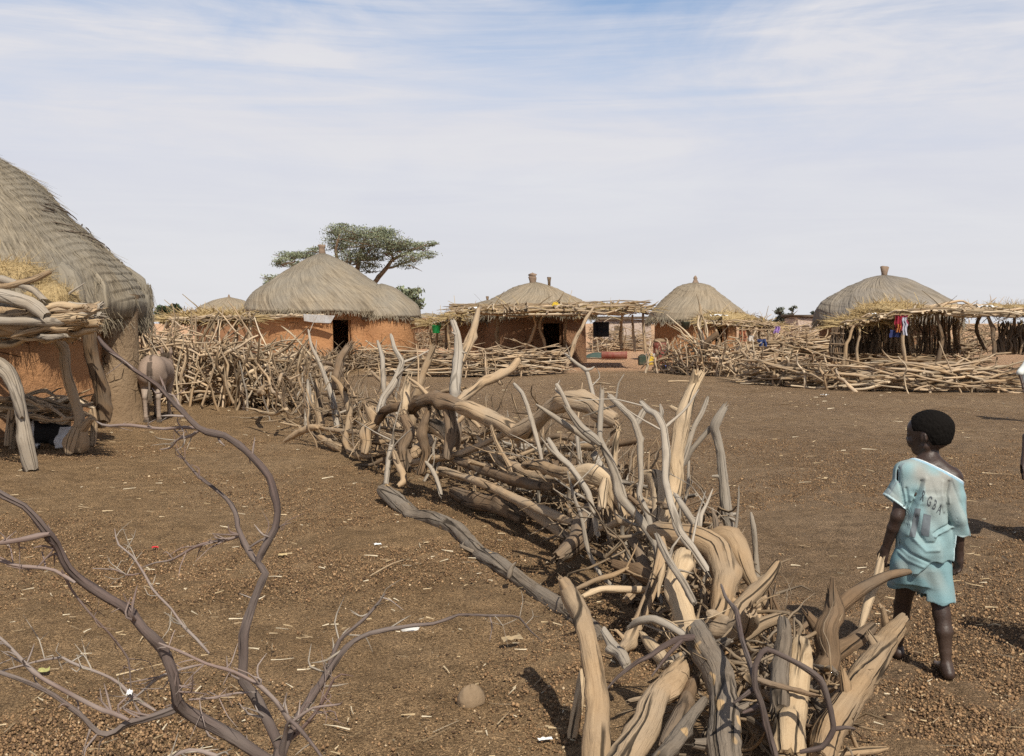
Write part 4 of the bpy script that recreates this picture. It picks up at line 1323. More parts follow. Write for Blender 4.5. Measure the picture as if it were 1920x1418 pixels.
# low bench of sticks in its shade
broot = empty('stick_bench', A(60, 800, 13.2), 'low stick platform in the shade under the near shelter, above the goat', 'bench')
S = []
for q in range(46):
    d = 12.6 + 1.3 * rng.uniform(); x1 = rng.uniform(60, 178); x0 = x1 - rng.uniform(90, 200)
    z = .42 + rng.uniform(0, .14)
    y_ = HZ + (EYE - z) / d * F
    S.append((A(x0, y_ + rng.normal(0, 3), d), A(x1, y_ + rng.normal(0, 4), d + rng.normal(0, .3)), rng.uniform(1, 1.8), rng.uniform(0, 6), rng.integers(36)))
lay_sticks(broot, S, 'bench_stick', STOCK, 60)
for x, d in ((20, 12.8), (120, 13.6), (170, 13.2), (-60, 13)):
    g = Geo(); b_ = A(x, 700, d); limb(g, [(b_[0], d, -.02), (b_[0] + .03, d, .25), (b_[0], d, .46)], [.05, .045, .05], rng, 8); child(g, 'leg', M['tan'], broot)
straw_bundle('golden brush-like straw bundle standing on the near shelter roof, upper one', A(28, 528, 11.6), (.34, .5, .24), 1500, 331)
straw_bundle('golden straw bundle spilling over the edge of the near shelter roof, below the upper one', A(98, 572, 11.5), (.25, .4, .27), 1600, 332)
# ------------------------------------------------------------------ the foreground fence, log by log
# name, label, wood, (depth at first point, depth at last), [(px, py, half width px) ...], end kinds, branches [(d0, d1, points, end kind) ...]
LOGS = [
 ('log', 'tall pale log with a split two-pronged top standing highest in the fence', 'pale', (5.9, 5.6), [(1314, 703, 9), (1296, 740, 12), (1276, 773, 15), (1268, 849, 14), (1263, 900, 15), (1250, 962, 17), (1236, 1010, 18), (1228, 1075, 18)], 'ss', [(5.9, 5.85, [(1282, 765, 9), (1292, 735, 8), (1302, 712, 7), (1304, 702, 6)], 's')]),
 ('branch', 'silver three-pronged branch left of the tall split log', 'silver', (5.7, 5.4), [(1129, 733, 5), (1125, 775, 6), (1123, 821, 7), (1146, 869, 9), (1155, 903, 9.5), (1163, 934, 11), (1194, 970, 11), (1226, 1015, 10), (1240, 1060, 9)], 'ss', [(5.6, 5.65, [(1124, 832, 8), (1112, 820, 8), (1090, 803, 8), (1066, 769, 6)], 's'), (5.75, 5.7, [(1112, 832, 6), (1085, 812, 6), (1067, 801, 6), (1040, 782, 5), (1006, 759, 2.5)], 't')]),
 ('branch', 'silver Y-shaped branch standing just left of the tall split log', 'silver', (6.0, 5.7), [(1146, 746, 6), (1165, 766, 7), (1188, 790, 8), (1198, 827, 8), (1201, 863, 7), (1203, 897, 7), (1199, 928, 7), (1214, 965, 8), (1224, 1010, 8)], 'ss', [(5.95, 6.0, [(1193, 796, 7), (1202, 780, 6), (1210, 766, 5)], 't')]),
 ('branch', 'long silver branch with a hooked tip lying over the big bent trunk', 'silver', (5.5, 4.75), [(1203, 755, 5), (1218, 768, 7), (1232, 780, 8), (1242, 804, 9), (1249, 849, 9), (1250, 900, 9.5), (1262, 948, 9.5), (1277, 996, 10), (1299, 1033, 10), (1322, 1064, 9)], 'ss', [(5.5, 5.5, [(1238, 790, 5), (1240, 775, 4), (1238, 760, 3)], 't')]),
 ('branch', 'grey forked branch standing right of the tall split log', 'silver', (6.2, 6.0), [(1327, 746, 5), (1316, 775, 6), (1301, 804, 6), (1284, 852, 7), (1265, 906, 8), (1256, 950, 8)], 'ts', [(6.2, 6.15, [(1284, 868, 6), (1296, 845, 5), (1316, 822, 5), (1328, 808, 5)], 's')]),
 ('post', 'lone upright post with a bent grey split top, right of the fence crest', 'silver', (6.1, 6.1), [(1357, 767, 7), (1347, 785, 9), (1340, 801, 10), (1352, 838, 10), (1357, 892, 10), (1363, 962, 11), (1370, 1010, 12), (1374, 1092, 12)], 'ss', []),
 ('branch', 'dark-tipped branch leaning left over the fibrous stump', 'silver', (6.3, 6.1), [(1030, 827, 6), (1045, 855, 7), (1064, 874, 7), (1084, 894, 7), (1101, 925, 7), (1114, 958, 7), (1120, 1000, 6)], 'ss', []),
 ('log', 'short pale stub pointing up behind the silver three-pronged branch', 'pale', (6.3, 6.3), [(1159, 810, 6), (1155, 832, 8), (1150, 862, 9), (1146, 900, 10)], 'sb', []),
 ('stump', 'shaggy fibrous root stump in the middle of the fence', 'pale', (6.4, 6.2), [(1078, 890, 16), (1105, 898, 22), (1130, 905, 22), (1150, 930, 16), (1160, 955, 12)], 'ss', [(6.2, 6.1, [(1135, 900, 10), (1130, 930, 9), (1128, 950, 8)], 's')]),
 ('stump', 'broad frayed stump top beneath the tall split log', 'pale', (6.2, 5.7), [(1216, 893, 14), (1232, 902, 20), (1240, 930, 22), (1240, 975, 24), (1236, 1030, 24)], 'ss', []),
 ('log', 'big smooth bent trunk whose thick end turns down towards the viewer', 'tan', (5.3, 4.35), [(1226, 994, 21), (1262, 1000, 25), (1310, 1005, 28), (1345, 1030, 32), (1358, 1075, 32), (1352, 1120, 28), (1344, 1160, 25), (1330, 1195, 24)], 'bb', [(5.2, 4.8, [(1340, 1010, 24), (1372, 1012, 24), (1390, 1040, 19), (1404, 1078, 13), (1432, 1125, 10), (1446, 1150, 9)], 'b')]),
 ('log', 'straight stout stick slanting up to the right out of the bent trunk', 'tan', (4.35, 4.2), [(1460, 1055, 10), (1442, 1082, 13), (1415, 1115, 15), (1392, 1146, 17), (1374, 1176, 18)], 'bb', []),
 ('log', 'wide sawn log with a flat pale end under the bent trunk', 'pale', (4.85, 4.4), [(1281, 1040, 18), (1276, 1070, 22), (1274, 1095, 23), (1286, 1150, 23), (1296, 1200, 22)], 'bb', []),
 ('log', 'slim smooth log leaning to the lower left beside the wide sawn log', 'tan', (5.0, 4.5), [(1240, 1010, 9), (1236, 1045, 11), (1222, 1100, 12), (1202, 1158, 12), (1180, 1202, 14), (1166, 1218, 12)], 'bb', []),
 ('branch', 'thin grey stick lying across the wide sawn log', 'silver', (4.75, 4.3), [(1232, 1005, 6), (1243, 1028, 8), (1258, 1055, 8), (1280, 1095, 8), (1302, 1132, 8)], 'sb', []),
 ('log', 'dark-barked front log with pale peeled patches running off the bottom edge', 'bark', (3.9, 3.0), [(1306, 1188, 24), (1330, 1222, 28), (1344, 1270, 29), (1352, 1330, 31), (1361, 1400, 34), (1366, 1470, 36)], 'sb', []),
 ('log', 'front pale log with a long black crack at the left side of the heap', 'tan', (4.15, 3.3), [(1057, 1088, 11), (1072, 1120, 17), (1086, 1152, 19), (1102, 1190, 21), (1114, 1240, 23), (1118, 1310, 26), (1120, 1380, 29), (1120, 1460, 31)], 'bb', []),
 ('log', 'short pale slab leaning at the far left foot of the front heap', 'pale', (3.95, 3.8), [(1092, 1258, 8), (1084, 1300, 12), (1077, 1345, 13), (1072, 1396, 13)], 'bb', []),
 ('log', 'long spotted bark log lying alone on the ground left of the fence', 'bark', (9.0, 5.0), [(716, 918, 13), (740, 945, 17), (775, 968, 17), (820, 996, 17), (858, 1022, 17), (884, 1026, 20), (905, 1034, 18), (938, 1062, 17), (982, 1106, 17), (1030, 1146, 17), (1085, 1188, 17), (1130, 1225, 17)], 'bb', [(7.1, 7.2, [(870, 1024, 9), (866, 1036, 7), (860, 1046, 4)], 't'), (6.0, 6.0, [(955, 1080, 7), (958, 1066, 5), (966, 1056, 3)], 't')]),
 ('log', 'honey-coloured hollow log with a splintered white end before the boy', 'tan', (4.05, 3.2), [(1690, 1168, 17), (1668, 1196, 22), (1645, 1228, 25), (1616, 1272, 26), (1588, 1322, 27), (1560, 1380, 29), (1538, 1430, 30)], 'sb', [(4.05, 4.0, [(1665, 1200, 9), (1660, 1168, 7), (1654, 1140, 5)], 's'), (4.05, 4.0, [(1668, 1195, 10), (1690, 1190, 8), (1704, 1170, 5)], 's')]),
 ('stump', 'upright root crown with splintered stubs and an arm reaching towards the boy', 'brown', (4.15, 4.0), [(1560, 1118, 13), (1556, 1150, 20), (1550, 1185, 25), (1546, 1225, 25), (1540, 1270, 24)], 'sb', [(4.15, 4.25, [(1558, 1150, 16), (1588, 1124, 14), (1620, 1102, 11), (1662, 1080, 9), (1690, 1074, 8), (1706, 1072, 6)], 'b'), (4.1, 4.1, [(1548, 1190, 16), (1532, 1176, 12), (1518, 1158, 8)], 's'), (4.1, 4.15, [(1560, 1140, 8), (1560, 1112, 6), (1561, 1086, 4)], 's'), (4.05, 4.2, [(1550, 1236, 17), (1580, 1216, 17), (1606, 1200, 16), (1628, 1182, 12)], 's')]),
 ('plank', 'pale cracked split plank standing on end behind the root crown', 'pale', (4.35, 4.2), [(1650, 1060, 9), (1642, 1085, 11), (1632, 1115, 10), (1622, 1150, 8), (1612, 1186, 5)], 'sb', []),
 ('log', 'cream splintered half-log standing at the bottom right of the heap', 'pale', (3.75, 3.2), [(1500, 1208, 17), (1496, 1250, 22), (1490, 1310, 25), (1484, 1360, 31), (1478, 1420, 35)], 'sb', []),
 ('log', 'charred grey log leaning against the cream half-log', 'bark', (3.8, 3.35), [(1470, 1172, 14), (1466, 1215, 17), (1464, 1270, 20), (1462, 1330, 20)], 'ss', []),
 ('branch', 'dark purple twig looping over the right half of the front heap', 'vine', (3.05, 3.15), [(1456, 1425, 7), (1440, 1370, 7), (1428, 1320, 6.5), (1415, 1285, 6.5), (1415, 1248, 6.5), (1430, 1218, 6.5), (1450, 1224, 6.5), (1478, 1234, 6.5), (1512, 1254, 7), (1538, 1278, 8), (1555, 1316, 7.5), (1562, 1368, 7), (1546, 1398, 7), (1500, 1410, 6)], 'bb', [(3.15, 3.15, [(1562, 1368, 5), (1584, 1364, 4), (1600, 1366, 3)], 's'), (3.1, 3.05, [(1414, 1290, 5), (1396, 1304, 4), (1376, 1318, 3)], 't'), (3.1, 3.1, [(1428, 1320, 5), (1410, 1330, 4), (1396, 1336, 3)], 's')]),
 ('branch', 'thin purple twig rising from the heap across the bent trunk', 'vine', (3.9, 3.1), [(1352, 1096, 3), (1362, 1120, 4), (1380, 1145, 6), (1388, 1180, 6), (1392, 1205, 6), (1402, 1242, 6), (1414, 1276, 6)], 'tb', []),
 ('branch', 'purple twig sticking out to the left from the head of the dark-barked log', 'vine', (3.75, 3.6), [(1300, 1196, 9), (1272, 1200, 8), (1238, 1215, 7), (1218, 1232, 6), (1196, 1240, 6), (1156, 1270, 4.5), (1138, 1292, 2), (1118, 1312, 1.2)], 'bt', [(3.7, 3.65, [(1278, 1202, 5), (1258, 1222, 4), (1240, 1244, 3), (1222, 1268, 2)], 't')]),
 ('log', 'broken slab of pale wood slanting down to the bottom edge beside the cracked log', 'tan', (3.75, 3.1), [(1278, 1254, 22), (1255, 1282, 27), (1230, 1315, 28), (1200, 1360, 30), (1165, 1420, 32), (1150, 1460, 32)], 'sb', [(3.5, 3.6, [(1240, 1312, 16), (1262, 1296, 14), (1274, 1284, 12)], 'b')]),
 ('log', 'smooth brown log half hidden behind the dark-barked front log', 'brown', (3.7, 3.2), [(1302, 1276, 13), (1288, 1310, 17), (1270, 1350, 18), (1246, 1400, 18)], 'bb', []),
 ('log', 'charcoal-grey log at the bottom of the heap below the brown log', 'bark', (3.4, 3.0), [(1322, 1312, 10), (1296, 1350, 15), (1262, 1390, 17), (1232, 1430, 18)], 'bb', []),
 ('branch', 'curved bleached splinter above the slanting slab', 'silver', (4.05, 3.85), [(1180, 1176, 6), (1205, 1166, 9), (1230, 1164, 9), (1256, 1176, 9), (1284, 1192, 9)], 'sb', []),
 ('branch', 'shorter thin splinter lying just above the curved bleached splinter', 'pale', (4.1, 3.95), [(1188, 1162, 4), (1222, 1157, 5), (1250, 1164, 5), (1270, 1176, 5)], 'sb', []),
 ('log', 'split grey stick wedged between the cracked log and the slim smooth log', 'silver', (4.3, 4.0), [(1136, 1190, 11), (1150, 1210, 13), (1166, 1234, 13), (1176, 1250, 11)], 'sb', []),
 ('branch', 'straight tan stick pointing right from the top of the cracked log', 'tan', (5.2, 5.2), [(1082, 1104, 5), (1118, 1087, 6), (1150, 1078, 6), (1176, 1066, 4)], 'bs', []),
 ('log', 'pale double stick lying flat in the shadow right of the cracked log', 'pale', (4.9, 5.0), [(1094, 1118, 6), (1130, 1108, 8), (1170, 1106, 9), (1216, 1106, 8)], 'sb', []),
 ('branch', 'dark brown twig crossing the cream half-log', 'brown', (3.4, 3.4), [(1416, 1272, 7), (1440, 1282, 8), (1480, 1292, 7), (1510, 1298, 6), (1540, 1306, 3)], 'bt', []),
 ('log', 'short split stub pointing right out of the bent trunk', 'tan', (4.3, 4.3), [(1380, 1204, 13), (1402, 1190, 14), (1432, 1172, 13), (1456, 1160, 12)], 'bs', []),
 ('log', 'knotted log under the straight stout stick', 'tan', (4.3, 4.0), [(1340, 1176, 20), (1372, 1180, 22), (1396, 1172, 20), (1406, 1150, 14)], 'bs', []),
 ('branch', 'knobbly stick lying on the bare earth at the bottom right corner of the heap', 'tan', (3.5, 3.6), [(1560, 1416, 8), (1600, 1410, 9), (1640, 1408, 8), (1660, 1404, 5)], 'bs', []),
 ('post', 'thin bare stake standing right of the big bent trunk', 'silver', (5.7, 5.7), [(1408, 962, 4), (1414, 990, 6), (1418, 1030, 6), (1420, 1075, 6), (1421, 1130, 6)], 'ts', []),
 ('post', 'thin dark stake leaning against the straight stout stick', 'brown', (4.7, 4.7), [(1436, 1085, 3), (1443, 1115, 4), (1448, 1150, 4), (1450, 1210, 4)], 'tb', []),
 ('branch', 'slender twig slanting up from the bent trunk', 'silver', (5.3, 5.1), [(1336, 918, 2), (1325, 945, 3), (1315, 968, 5), (1310, 1005, 6)], 'tb', []),
 ('log', 'thick grey stick lying against the right flank of the big stump', 'silver', (5.5, 5.2), [(1268, 930, 6), (1284, 958, 8), (1300, 985, 9), (1316, 1020, 9)], 'sb', []),
 ('log', 'golden chip of split wood on the slim smooth log', 'pale', (4.55, 4.5), [(1246, 1058, 3), (1243, 1075, 6), (1238, 1100, 5), (1234, 1118, 2)], 'ss', []),
 ('log', 'fan-splintered log end above the slanting slab', 'pale', (4.1, 3.8), [(1206, 1192, 8), (1222, 1212, 14), (1240, 1232, 15), (1256, 1250, 14)], 'sb', []),
 # middle of the fence
 ('log', 'great wavy trunk arching over the gap in the middle of the fence', 'tan', (8.6, 7.0), [(860, 764, 14), (885, 768, 17), (917, 784, 17), (945, 800, 17), (962, 808, 18), (985, 808, 19), (1006, 792, 17), (1028, 768, 16), (1050, 752, 17), (1075, 750, 18), (1108, 760, 18), (1132, 772, 18), (1150, 786, 16)], 'bs', []),
 ('log', 'lumpy root end at the left of the wavy trunk', 'brown', (9.3, 8.6), [(790, 752, 11), (812, 748, 15), (835, 752, 16), (858, 762, 14), (880, 778, 10)], 'ss', [(8.9, 8.8, [(840, 764, 12), (846, 800, 11), (842, 830, 9), (838, 860, 8)], 'b'), (9, 9, [(850, 790, 8), (860, 815, 6), (858, 840, 5)], 't')]),
 ('log', 'knobbly crooked trunk reaching left from the root end', 'brown', (10.5, 9.3), [(708, 790, 8), (722, 772, 11), (744, 764, 11), (770, 768, 12), (786, 756, 13), (800, 750, 12)], 'ss', []),
 ('branch', 'slim leaning silver stick seen through the gap left of the wavy trunk crest', 'silver', (7.6, 7.4), [(964, 720, 4), (978, 738, 5), (988, 763, 5), (1000, 800, 5), (1008, 830, 5), (1016, 862, 4), (1020, 890, 4)], 'ts', []),
 ('branch', 'grey twig standing before the wavy trunk crest', 'silver', (6.8, 6.7), [(1043, 720, 5), (1054, 738, 5), (1066, 763, 5), (1078, 790, 5), (1084, 830, 5), (1090, 880, 5)], 'bb', []),
 ('branch', 'thin kinked twig standing behind the wavy trunk crest', 'silver', (7.5, 7.3), [(1060, 664, 3), (1080, 682, 4), (1099, 694, 5), (1107, 720, 5), (1115, 750, 5), (1122, 800, 5)], 'ts', [(7.4, 7.4, [(1099, 694, 3), (1108, 692, 2), (1114, 688, 1.5)], 't')]),
 ('log', 'upper curved rail pointing up to the wavy trunk', 'tan', (9.4, 8.3), [(772, 868, 9), (810, 864, 9), (862, 852, 9), (905, 838, 8), (950, 812, 6)], 'bt', []),
 ('log', 'thick brown rail lying along the top of the stack under the wavy trunk', 'brown', (8.8, 7.1), [(862, 866, 11), (905, 880, 12), (957, 898, 12), (1000, 908, 12), (1040, 914, 10)], 'sb', []),
 ('log', 'long pale rail sloping down along the front of the stack', 'tan', (8.9, 6.5), [(826, 880, 8), (870, 894, 9), (917, 913, 10), (969, 934, 11), (1036, 966, 11), (1098, 992, 10)], 'sb', []),
 ('branch', 'thin white stick at the left end of the stack', 'pale', (9.2, 8.6), [(780, 880, 4), (820, 890, 4), (862, 896, 5), (890, 904, 4)], 'sb', []),
 ('log', 'dark fat log on the ground under the stack', 'brown', (8.9, 7.8), [(850, 922, 14), (886, 936, 17), (935, 955, 18), (980, 972, 15)], 'bb', []),
 ('log', 'log with a round sawn end low at the near end of the stack', 'tan', (7.9, 6.7), [(955, 930, 9), (990, 952, 11), (1020, 972, 12), (1048, 994, 12), (1070, 1014, 10)], 'sb', []),
 ('log', 'honey rail lying on the far side of the stack', 'tan', (8.4, 7.2), [(935, 858, 8), (965, 872, 10), (1000, 888, 11), (1040, 898, 12), (1066, 906, 11)], 'bb', []),
 ('log', 'short thick rail butting against the shaggy stump', 'tan', (7.6, 6.6), [(984, 872, 10), (1010, 876, 13), (1040, 884, 14), (1078, 892, 14)], 'bb', []),
 ('log', 'dark ochre stump lying in the shadow below the shaggy stump', 'brown', (6.5, 6.0), [(1112, 955, 20), (1098, 985, 22), (1080, 1010, 20), (1060, 1030, 18), (1046, 1046, 14)], 'bs', []),
 ('branch', 'white stick lying tilted in the dark hollow of the fence', 'pale', (5.7, 5.6), [(1140, 1042, 4), (1155, 1026, 5), (1178, 1004, 5)], 'ss', []),
 ('branch', 'angled elbow branch above the dark hollow', 'tan', (5.8, 5.6), [(1126, 992, 6), (1150, 984, 8), (1166, 976, 8), (1186, 984, 8), (1210, 1004, 8), (1230, 1040, 7)], 'ss', [(5.7, 5.7, [(1160, 978, 5), (1156, 968, 4), (1154, 958, 3)], 't')]),
 ('log', 'blunt brown log standing in the dark hollow', 'brown', (5.6, 5.4), [(1180, 1002, 10), (1196, 1030, 12), (1212, 1062, 13), (1222, 1100, 14)], 'bb', []),
 ('log', 'rough brown chunk lying on the ground in the hollow', 'brown', (5.3, 5.1), [(1160, 1060, 12), (1185, 1066, 15), (1212, 1080, 14), (1226, 1092, 10)], 'ss', []),
 ('branch', 'forked twig leaning over the stack, the taller one', 'tan', (8.2, 8.0), [(921, 799, 4), (930, 828, 5), (946, 856, 5), (958, 878, 6), (965, 905, 6), (957, 945, 5)], 'ts', []),
 ('branch', 'shorter twig leaning over the stack left of the taller one', 'tan', (8.6, 8.4), [(893, 818, 3), (910, 840, 5), (925, 856, 6), (938, 872, 6), (950, 892, 5)], 'ts', []),
 ('branch', 'short white stake at the left end of the stack', 'silver', (9.0, 8.8), [(798, 866, 4), (810, 880, 5), (818, 898, 5), (826, 925, 5)], 'ts', []),
 ('branch', 'upright stick planted beside the far tip of the spotted bark log', 'silver', (9.5, 9.3), [(736, 826, 5), (730, 850, 6), (726, 880, 6), (723, 915, 6)], 'ts', []),
 ('branch', 'bowed stick curving down to the far tip of the spotted bark log', 'tan', (9.3, 9.1), [(739, 848, 6), (744, 870, 7), (756, 888, 7), (758, 902, 7), (746, 912, 6)], 'tb', []),
 ('branch', 'L-shaped stick bending along the ground at the fence foot', 'tan', (13.2, 11.0), [(622, 706, 4), (634, 720, 6), (645, 742, 7), (654, 772, 7), (650, 805, 7), (648, 828, 7), (660, 846, 7), (676, 856, 8), (700, 855, 8), (724, 850, 7)], 'tb', []),
 ('branch', 'tall silver forked branch standing above the tangle', 'silver', (11.4, 11.0), [(733, 628, 4), (742, 655, 5), (754, 680, 6), (746, 705, 7), (735, 722, 8), (720, 745, 8), (712, 770, 8), (708, 800, 8)], 'ts', [(11.2, 11.3, [(720, 735, 5), (718, 700, 5), (717, 670, 4), (708, 640, 3)], 't')]),
 ('post', 'tan upright post right of the tall silver fork', 'tan', (10.6, 10.6), [(812, 652, 7), (802, 675, 8), (793, 696, 8), (784, 728, 9), (776, 760, 9), (772, 800, 9)], 'sb', []),
 ('branch', 'dark-tipped curved stick arching over the knobbly crooked trunk', 'tan', (9.6, 9.2), [(766, 709, 3), (784, 722, 5), (800, 738, 6), (816, 758, 6), (830, 782, 5)], 'tb', []),
 ('log', 'pale broken stub behind the knobbly crooked trunk', 'pale', (9.8, 9.7), [(765, 714, 7), (762, 732, 10), (758, 754, 11), (756, 790, 12)], 'sb', []),
 ('post', 'thick grey post standing before the long shade roof at the back of the fence', 'silver', (10.4, 10.0), [(850, 604, 7), (855, 630, 8), (857, 660, 10), (856, 695, 11), (853, 728, 11), (850, 780, 11)], 'ss', []),
 ('post', 'tall leaning tan post next to the thick grey post', 'tan', (10.6, 10.2), [(897, 580, 6), (890, 608, 8), (882, 638, 9), (868, 665, 9), (860, 695, 9), (856, 740, 9)], 'ss', []),
 ('log', 'straight log pointing up to the right from the lumpy root end', 'tan', (9.3, 8.9), [(972, 675, 8), (955, 690, 10), (930, 708, 11), (905, 722, 11), (878, 738, 11), (860, 752, 10)], 'bb', []),
 ('log', 'sawn log end facing the viewer below the knobbly crooked trunk', 'tan', (8.9, 9.6), [(777, 850, 12), (790, 838, 12), (806, 822, 12)], 'bb', []),
 ('log', 'pale chunk of root in the hollow beneath the lumpy root end', 'pale', (9.2, 9.0), [(796, 806, 8), (812, 800, 14), (828, 808, 13), (836, 822, 6)], 'ss', []),
 ('post', 'broad dark stump upright beneath the knobbly crooked trunk', 'brown', (9.6, 9.5), [(758, 782, 9), (764, 806, 12), (757, 840, 12), (759, 884, 14)], 'sb', []),
 ('post', 'leaning dark stump under the lumpy root end', 'brown', (9.1, 9.0), [(803, 772, 8), (792, 806, 11), (796, 850, 11), (788, 890, 12)], 'sb', []),
 ('post', 'silver upright stake in the far tangle', 'silver', (15.0, 14.6), [(577, 714, 4), (576, 740, 5), (574, 776, 5), (574, 798, 5)], 'ts', []),
 ('post', 'barky upright stake right of the silver one in the far tangle', 'tan', (14.4, 14.2), [(592, 714, 5), (595, 745, 7), (600, 784, 8), (602, 808, 8)], 'sb', []),
 ('branch', 'long thin branch rising highest from the far tangle', 'silver', (14.2, 13.6), [(578, 618, 2), (584, 650, 3), (600, 680, 5), (607, 700, 5), (616, 730, 6), (627, 765, 6), (632, 800, 6)], 'ts', []),
 ('log', 'pale log poking out to the left at the fence foot', 'tan', (13.2, 12.8), [(536, 826, 5), (556, 814, 8), (576, 806, 9), (596, 800, 8)], 'sb', []),
 ('log', 'short thick log lying at the fence foot beside the pale log', 'tan', (12.9, 12.3), [(598, 820, 7), (618, 830, 9), (640, 842, 9)], 'bb', []),
 ('branch', 'level stick crossing the tangle above the L-shaped stick', 'tan', (13.0, 10.6), [(596, 802, 4), (636, 808, 6), (676, 813, 6), (706, 814, 6), (736, 820, 6)], 'sb', []),
 ('branch', 'fine white twig poking out over the bare ground at the far tangle', 'pale', (14.0, 13.5), [(526, 793, 2), (545, 797, 3), (562, 800, 3), (580, 806, 3)], 'tb', []),
 ('log', 'twisted root trunk in the middle of the tangle', 'tan', (11.0, 10.8), [(692, 768, 9), (700, 790, 12), (690, 806, 12), (688, 830, 10), (684, 850, 9)], 'sb', []),
 ('branch', 'stout dark log end sticking up left of the doorway in the far tangle', 'brown', (13.4, 13.2), [(652, 652, 8), (644, 672, 9), (634, 700, 9), (628, 730, 8)], 'sb', []),
]


def hand_log(row, i):
    name, label, m, (d0, d1), pts, ends, br = row
    rng = np.random.default_rng(1000 + i)
    K = {'s': 'split', 'b': 'blunt', 't': 'taper'}
    g = Geo()
    pts = np.array(pts, float); n = len(pts)
    dd = np.linspace(d0, d1, n)
    P = np.array([at(x, y, d) for (x, y, r), d in zip(pts, dd)]); R = pts[:, 2] / F * dd
    P[:, 2] = np.maximum(P[:, 2], R * .5 - .02)
    ns = 24 if R.max() * F / d1 > 12 else 12
    P[1:-1] += rng.normal(0, 1, (n - 2, 3)) * R[1:-1, None] * .20
    R = R * np.where(pts[:, 2] < 13, .83, .90) * rng.uniform(.9, 1.09, n)
    limb(g, P, R, rng, ns, max(.022, R.max() * .4), .11 if R.max() > .03 else .08, .0, K[ends[0]], K[ends[1]], knots=int(3 + R.max() * 40), jit=.03)
    for (e0, e1, bp, ek) in br:
        bp = np.array(bp, float); bd = np.linspace(e0, e1, len(bp))
        limb(g, [at(x, y, d) for (x, y, r), d in zip(bp, bd)], bp[:, 2] / F * bd, rng, max(7, ns - 4), .035, .11, 0, 'taper', K[ek], knots=3, jit=.025)
    if name == 'branch' and m in ('silver', 'tan', 'pale'):   # thin side twigs, mostly snapped short
        for q in range(rng.integers(2, 5)):
            i_ = rng.integers(0, n - 1); u_ = rng.uniform(0, 1); b_ = P[i_] * (1 - u_) + P[i_ + 1] * u_; v = P[i_ + 1] - P[i_]
            v = v / np.linalg.norm(v) * (-1 if P[0, 2] > P[-1, 2] else 1); o_ = rng.normal(size=3); o_ -= v * o_.dot(v); o_ /= np.linalg.norm(o_)
            e_ = v * rng.uniform(.2, 1) + o_ * rng.uniform(.5, 1); e_ /= np.linalg.norm(e_); L_ = rng.uniform(.04, .26) * (1 + d0 / 14); r_ = R[i_] * rng.uniform(.28, .5)
            limb(g, [b_, b_ + e_ * L_ * .5 + rng.normal(0, .012, 3), b_ + e_ * L_ + rng.normal(0, .03, 3)], [r_ * 1.2, r_ * .8, r_ * .45], rng, 6, .03, .1, 0, 'taper', 'taper', 1)
    if R.max() > .03 and n > 5:                      # broken-off side stubs
        for q in range(rng.integers(1, 4)):
            i_ = rng.integers(1, n - 1); v = P[min(i_ + 1, n - 1)] - P[i_ - 1]; v /= np.linalg.norm(v)
            o_ = np.cross(v, rng.normal(size=3)); o_ /= np.linalg.norm(o_); o_ = o_ + v * rng.uniform(-.5, .5); r_ = R[i_] * rng.uniform(.25, .45)
            b_ = P[i_] + o_ * R[i_] * .5
            limb(g, [b_, b_ + o_ * R[i_] * .8, b_ + o_ * R[i_] * rng.uniform(1.0, 1.7)], [r_ * 1.3, r_, r_ * .8], rng, 9, .02, .12, 0, 'taper', 'split', 1)
    o = g.build(name, M[m], None)
    cat = {'log': 'log', 'branch': 'branch', 'stump': 'stump', 'post': 'post', 'plank': 'plank'}[name]
    tag(o, label, cat, 'wood piled in the foreground fence')
    return o


for i, row in enumerate(LOGS): hand_log(row, i)

# filler wood of the fence: single sticks in the tangle, laid between the hand-placed ones
fl = np.concatenate([[0], np.cumsum(np.linalg.norm(np.diff(FENCE, axis=0), axis=1))])


def fpt(s): return np.array([np.interp(s, fl, FENCE[:, 0]), np.interp(s, fl, FENCE[:, 1])])
def s_at(y): return float(np.interp(y, FENCE[:, 1], fl))


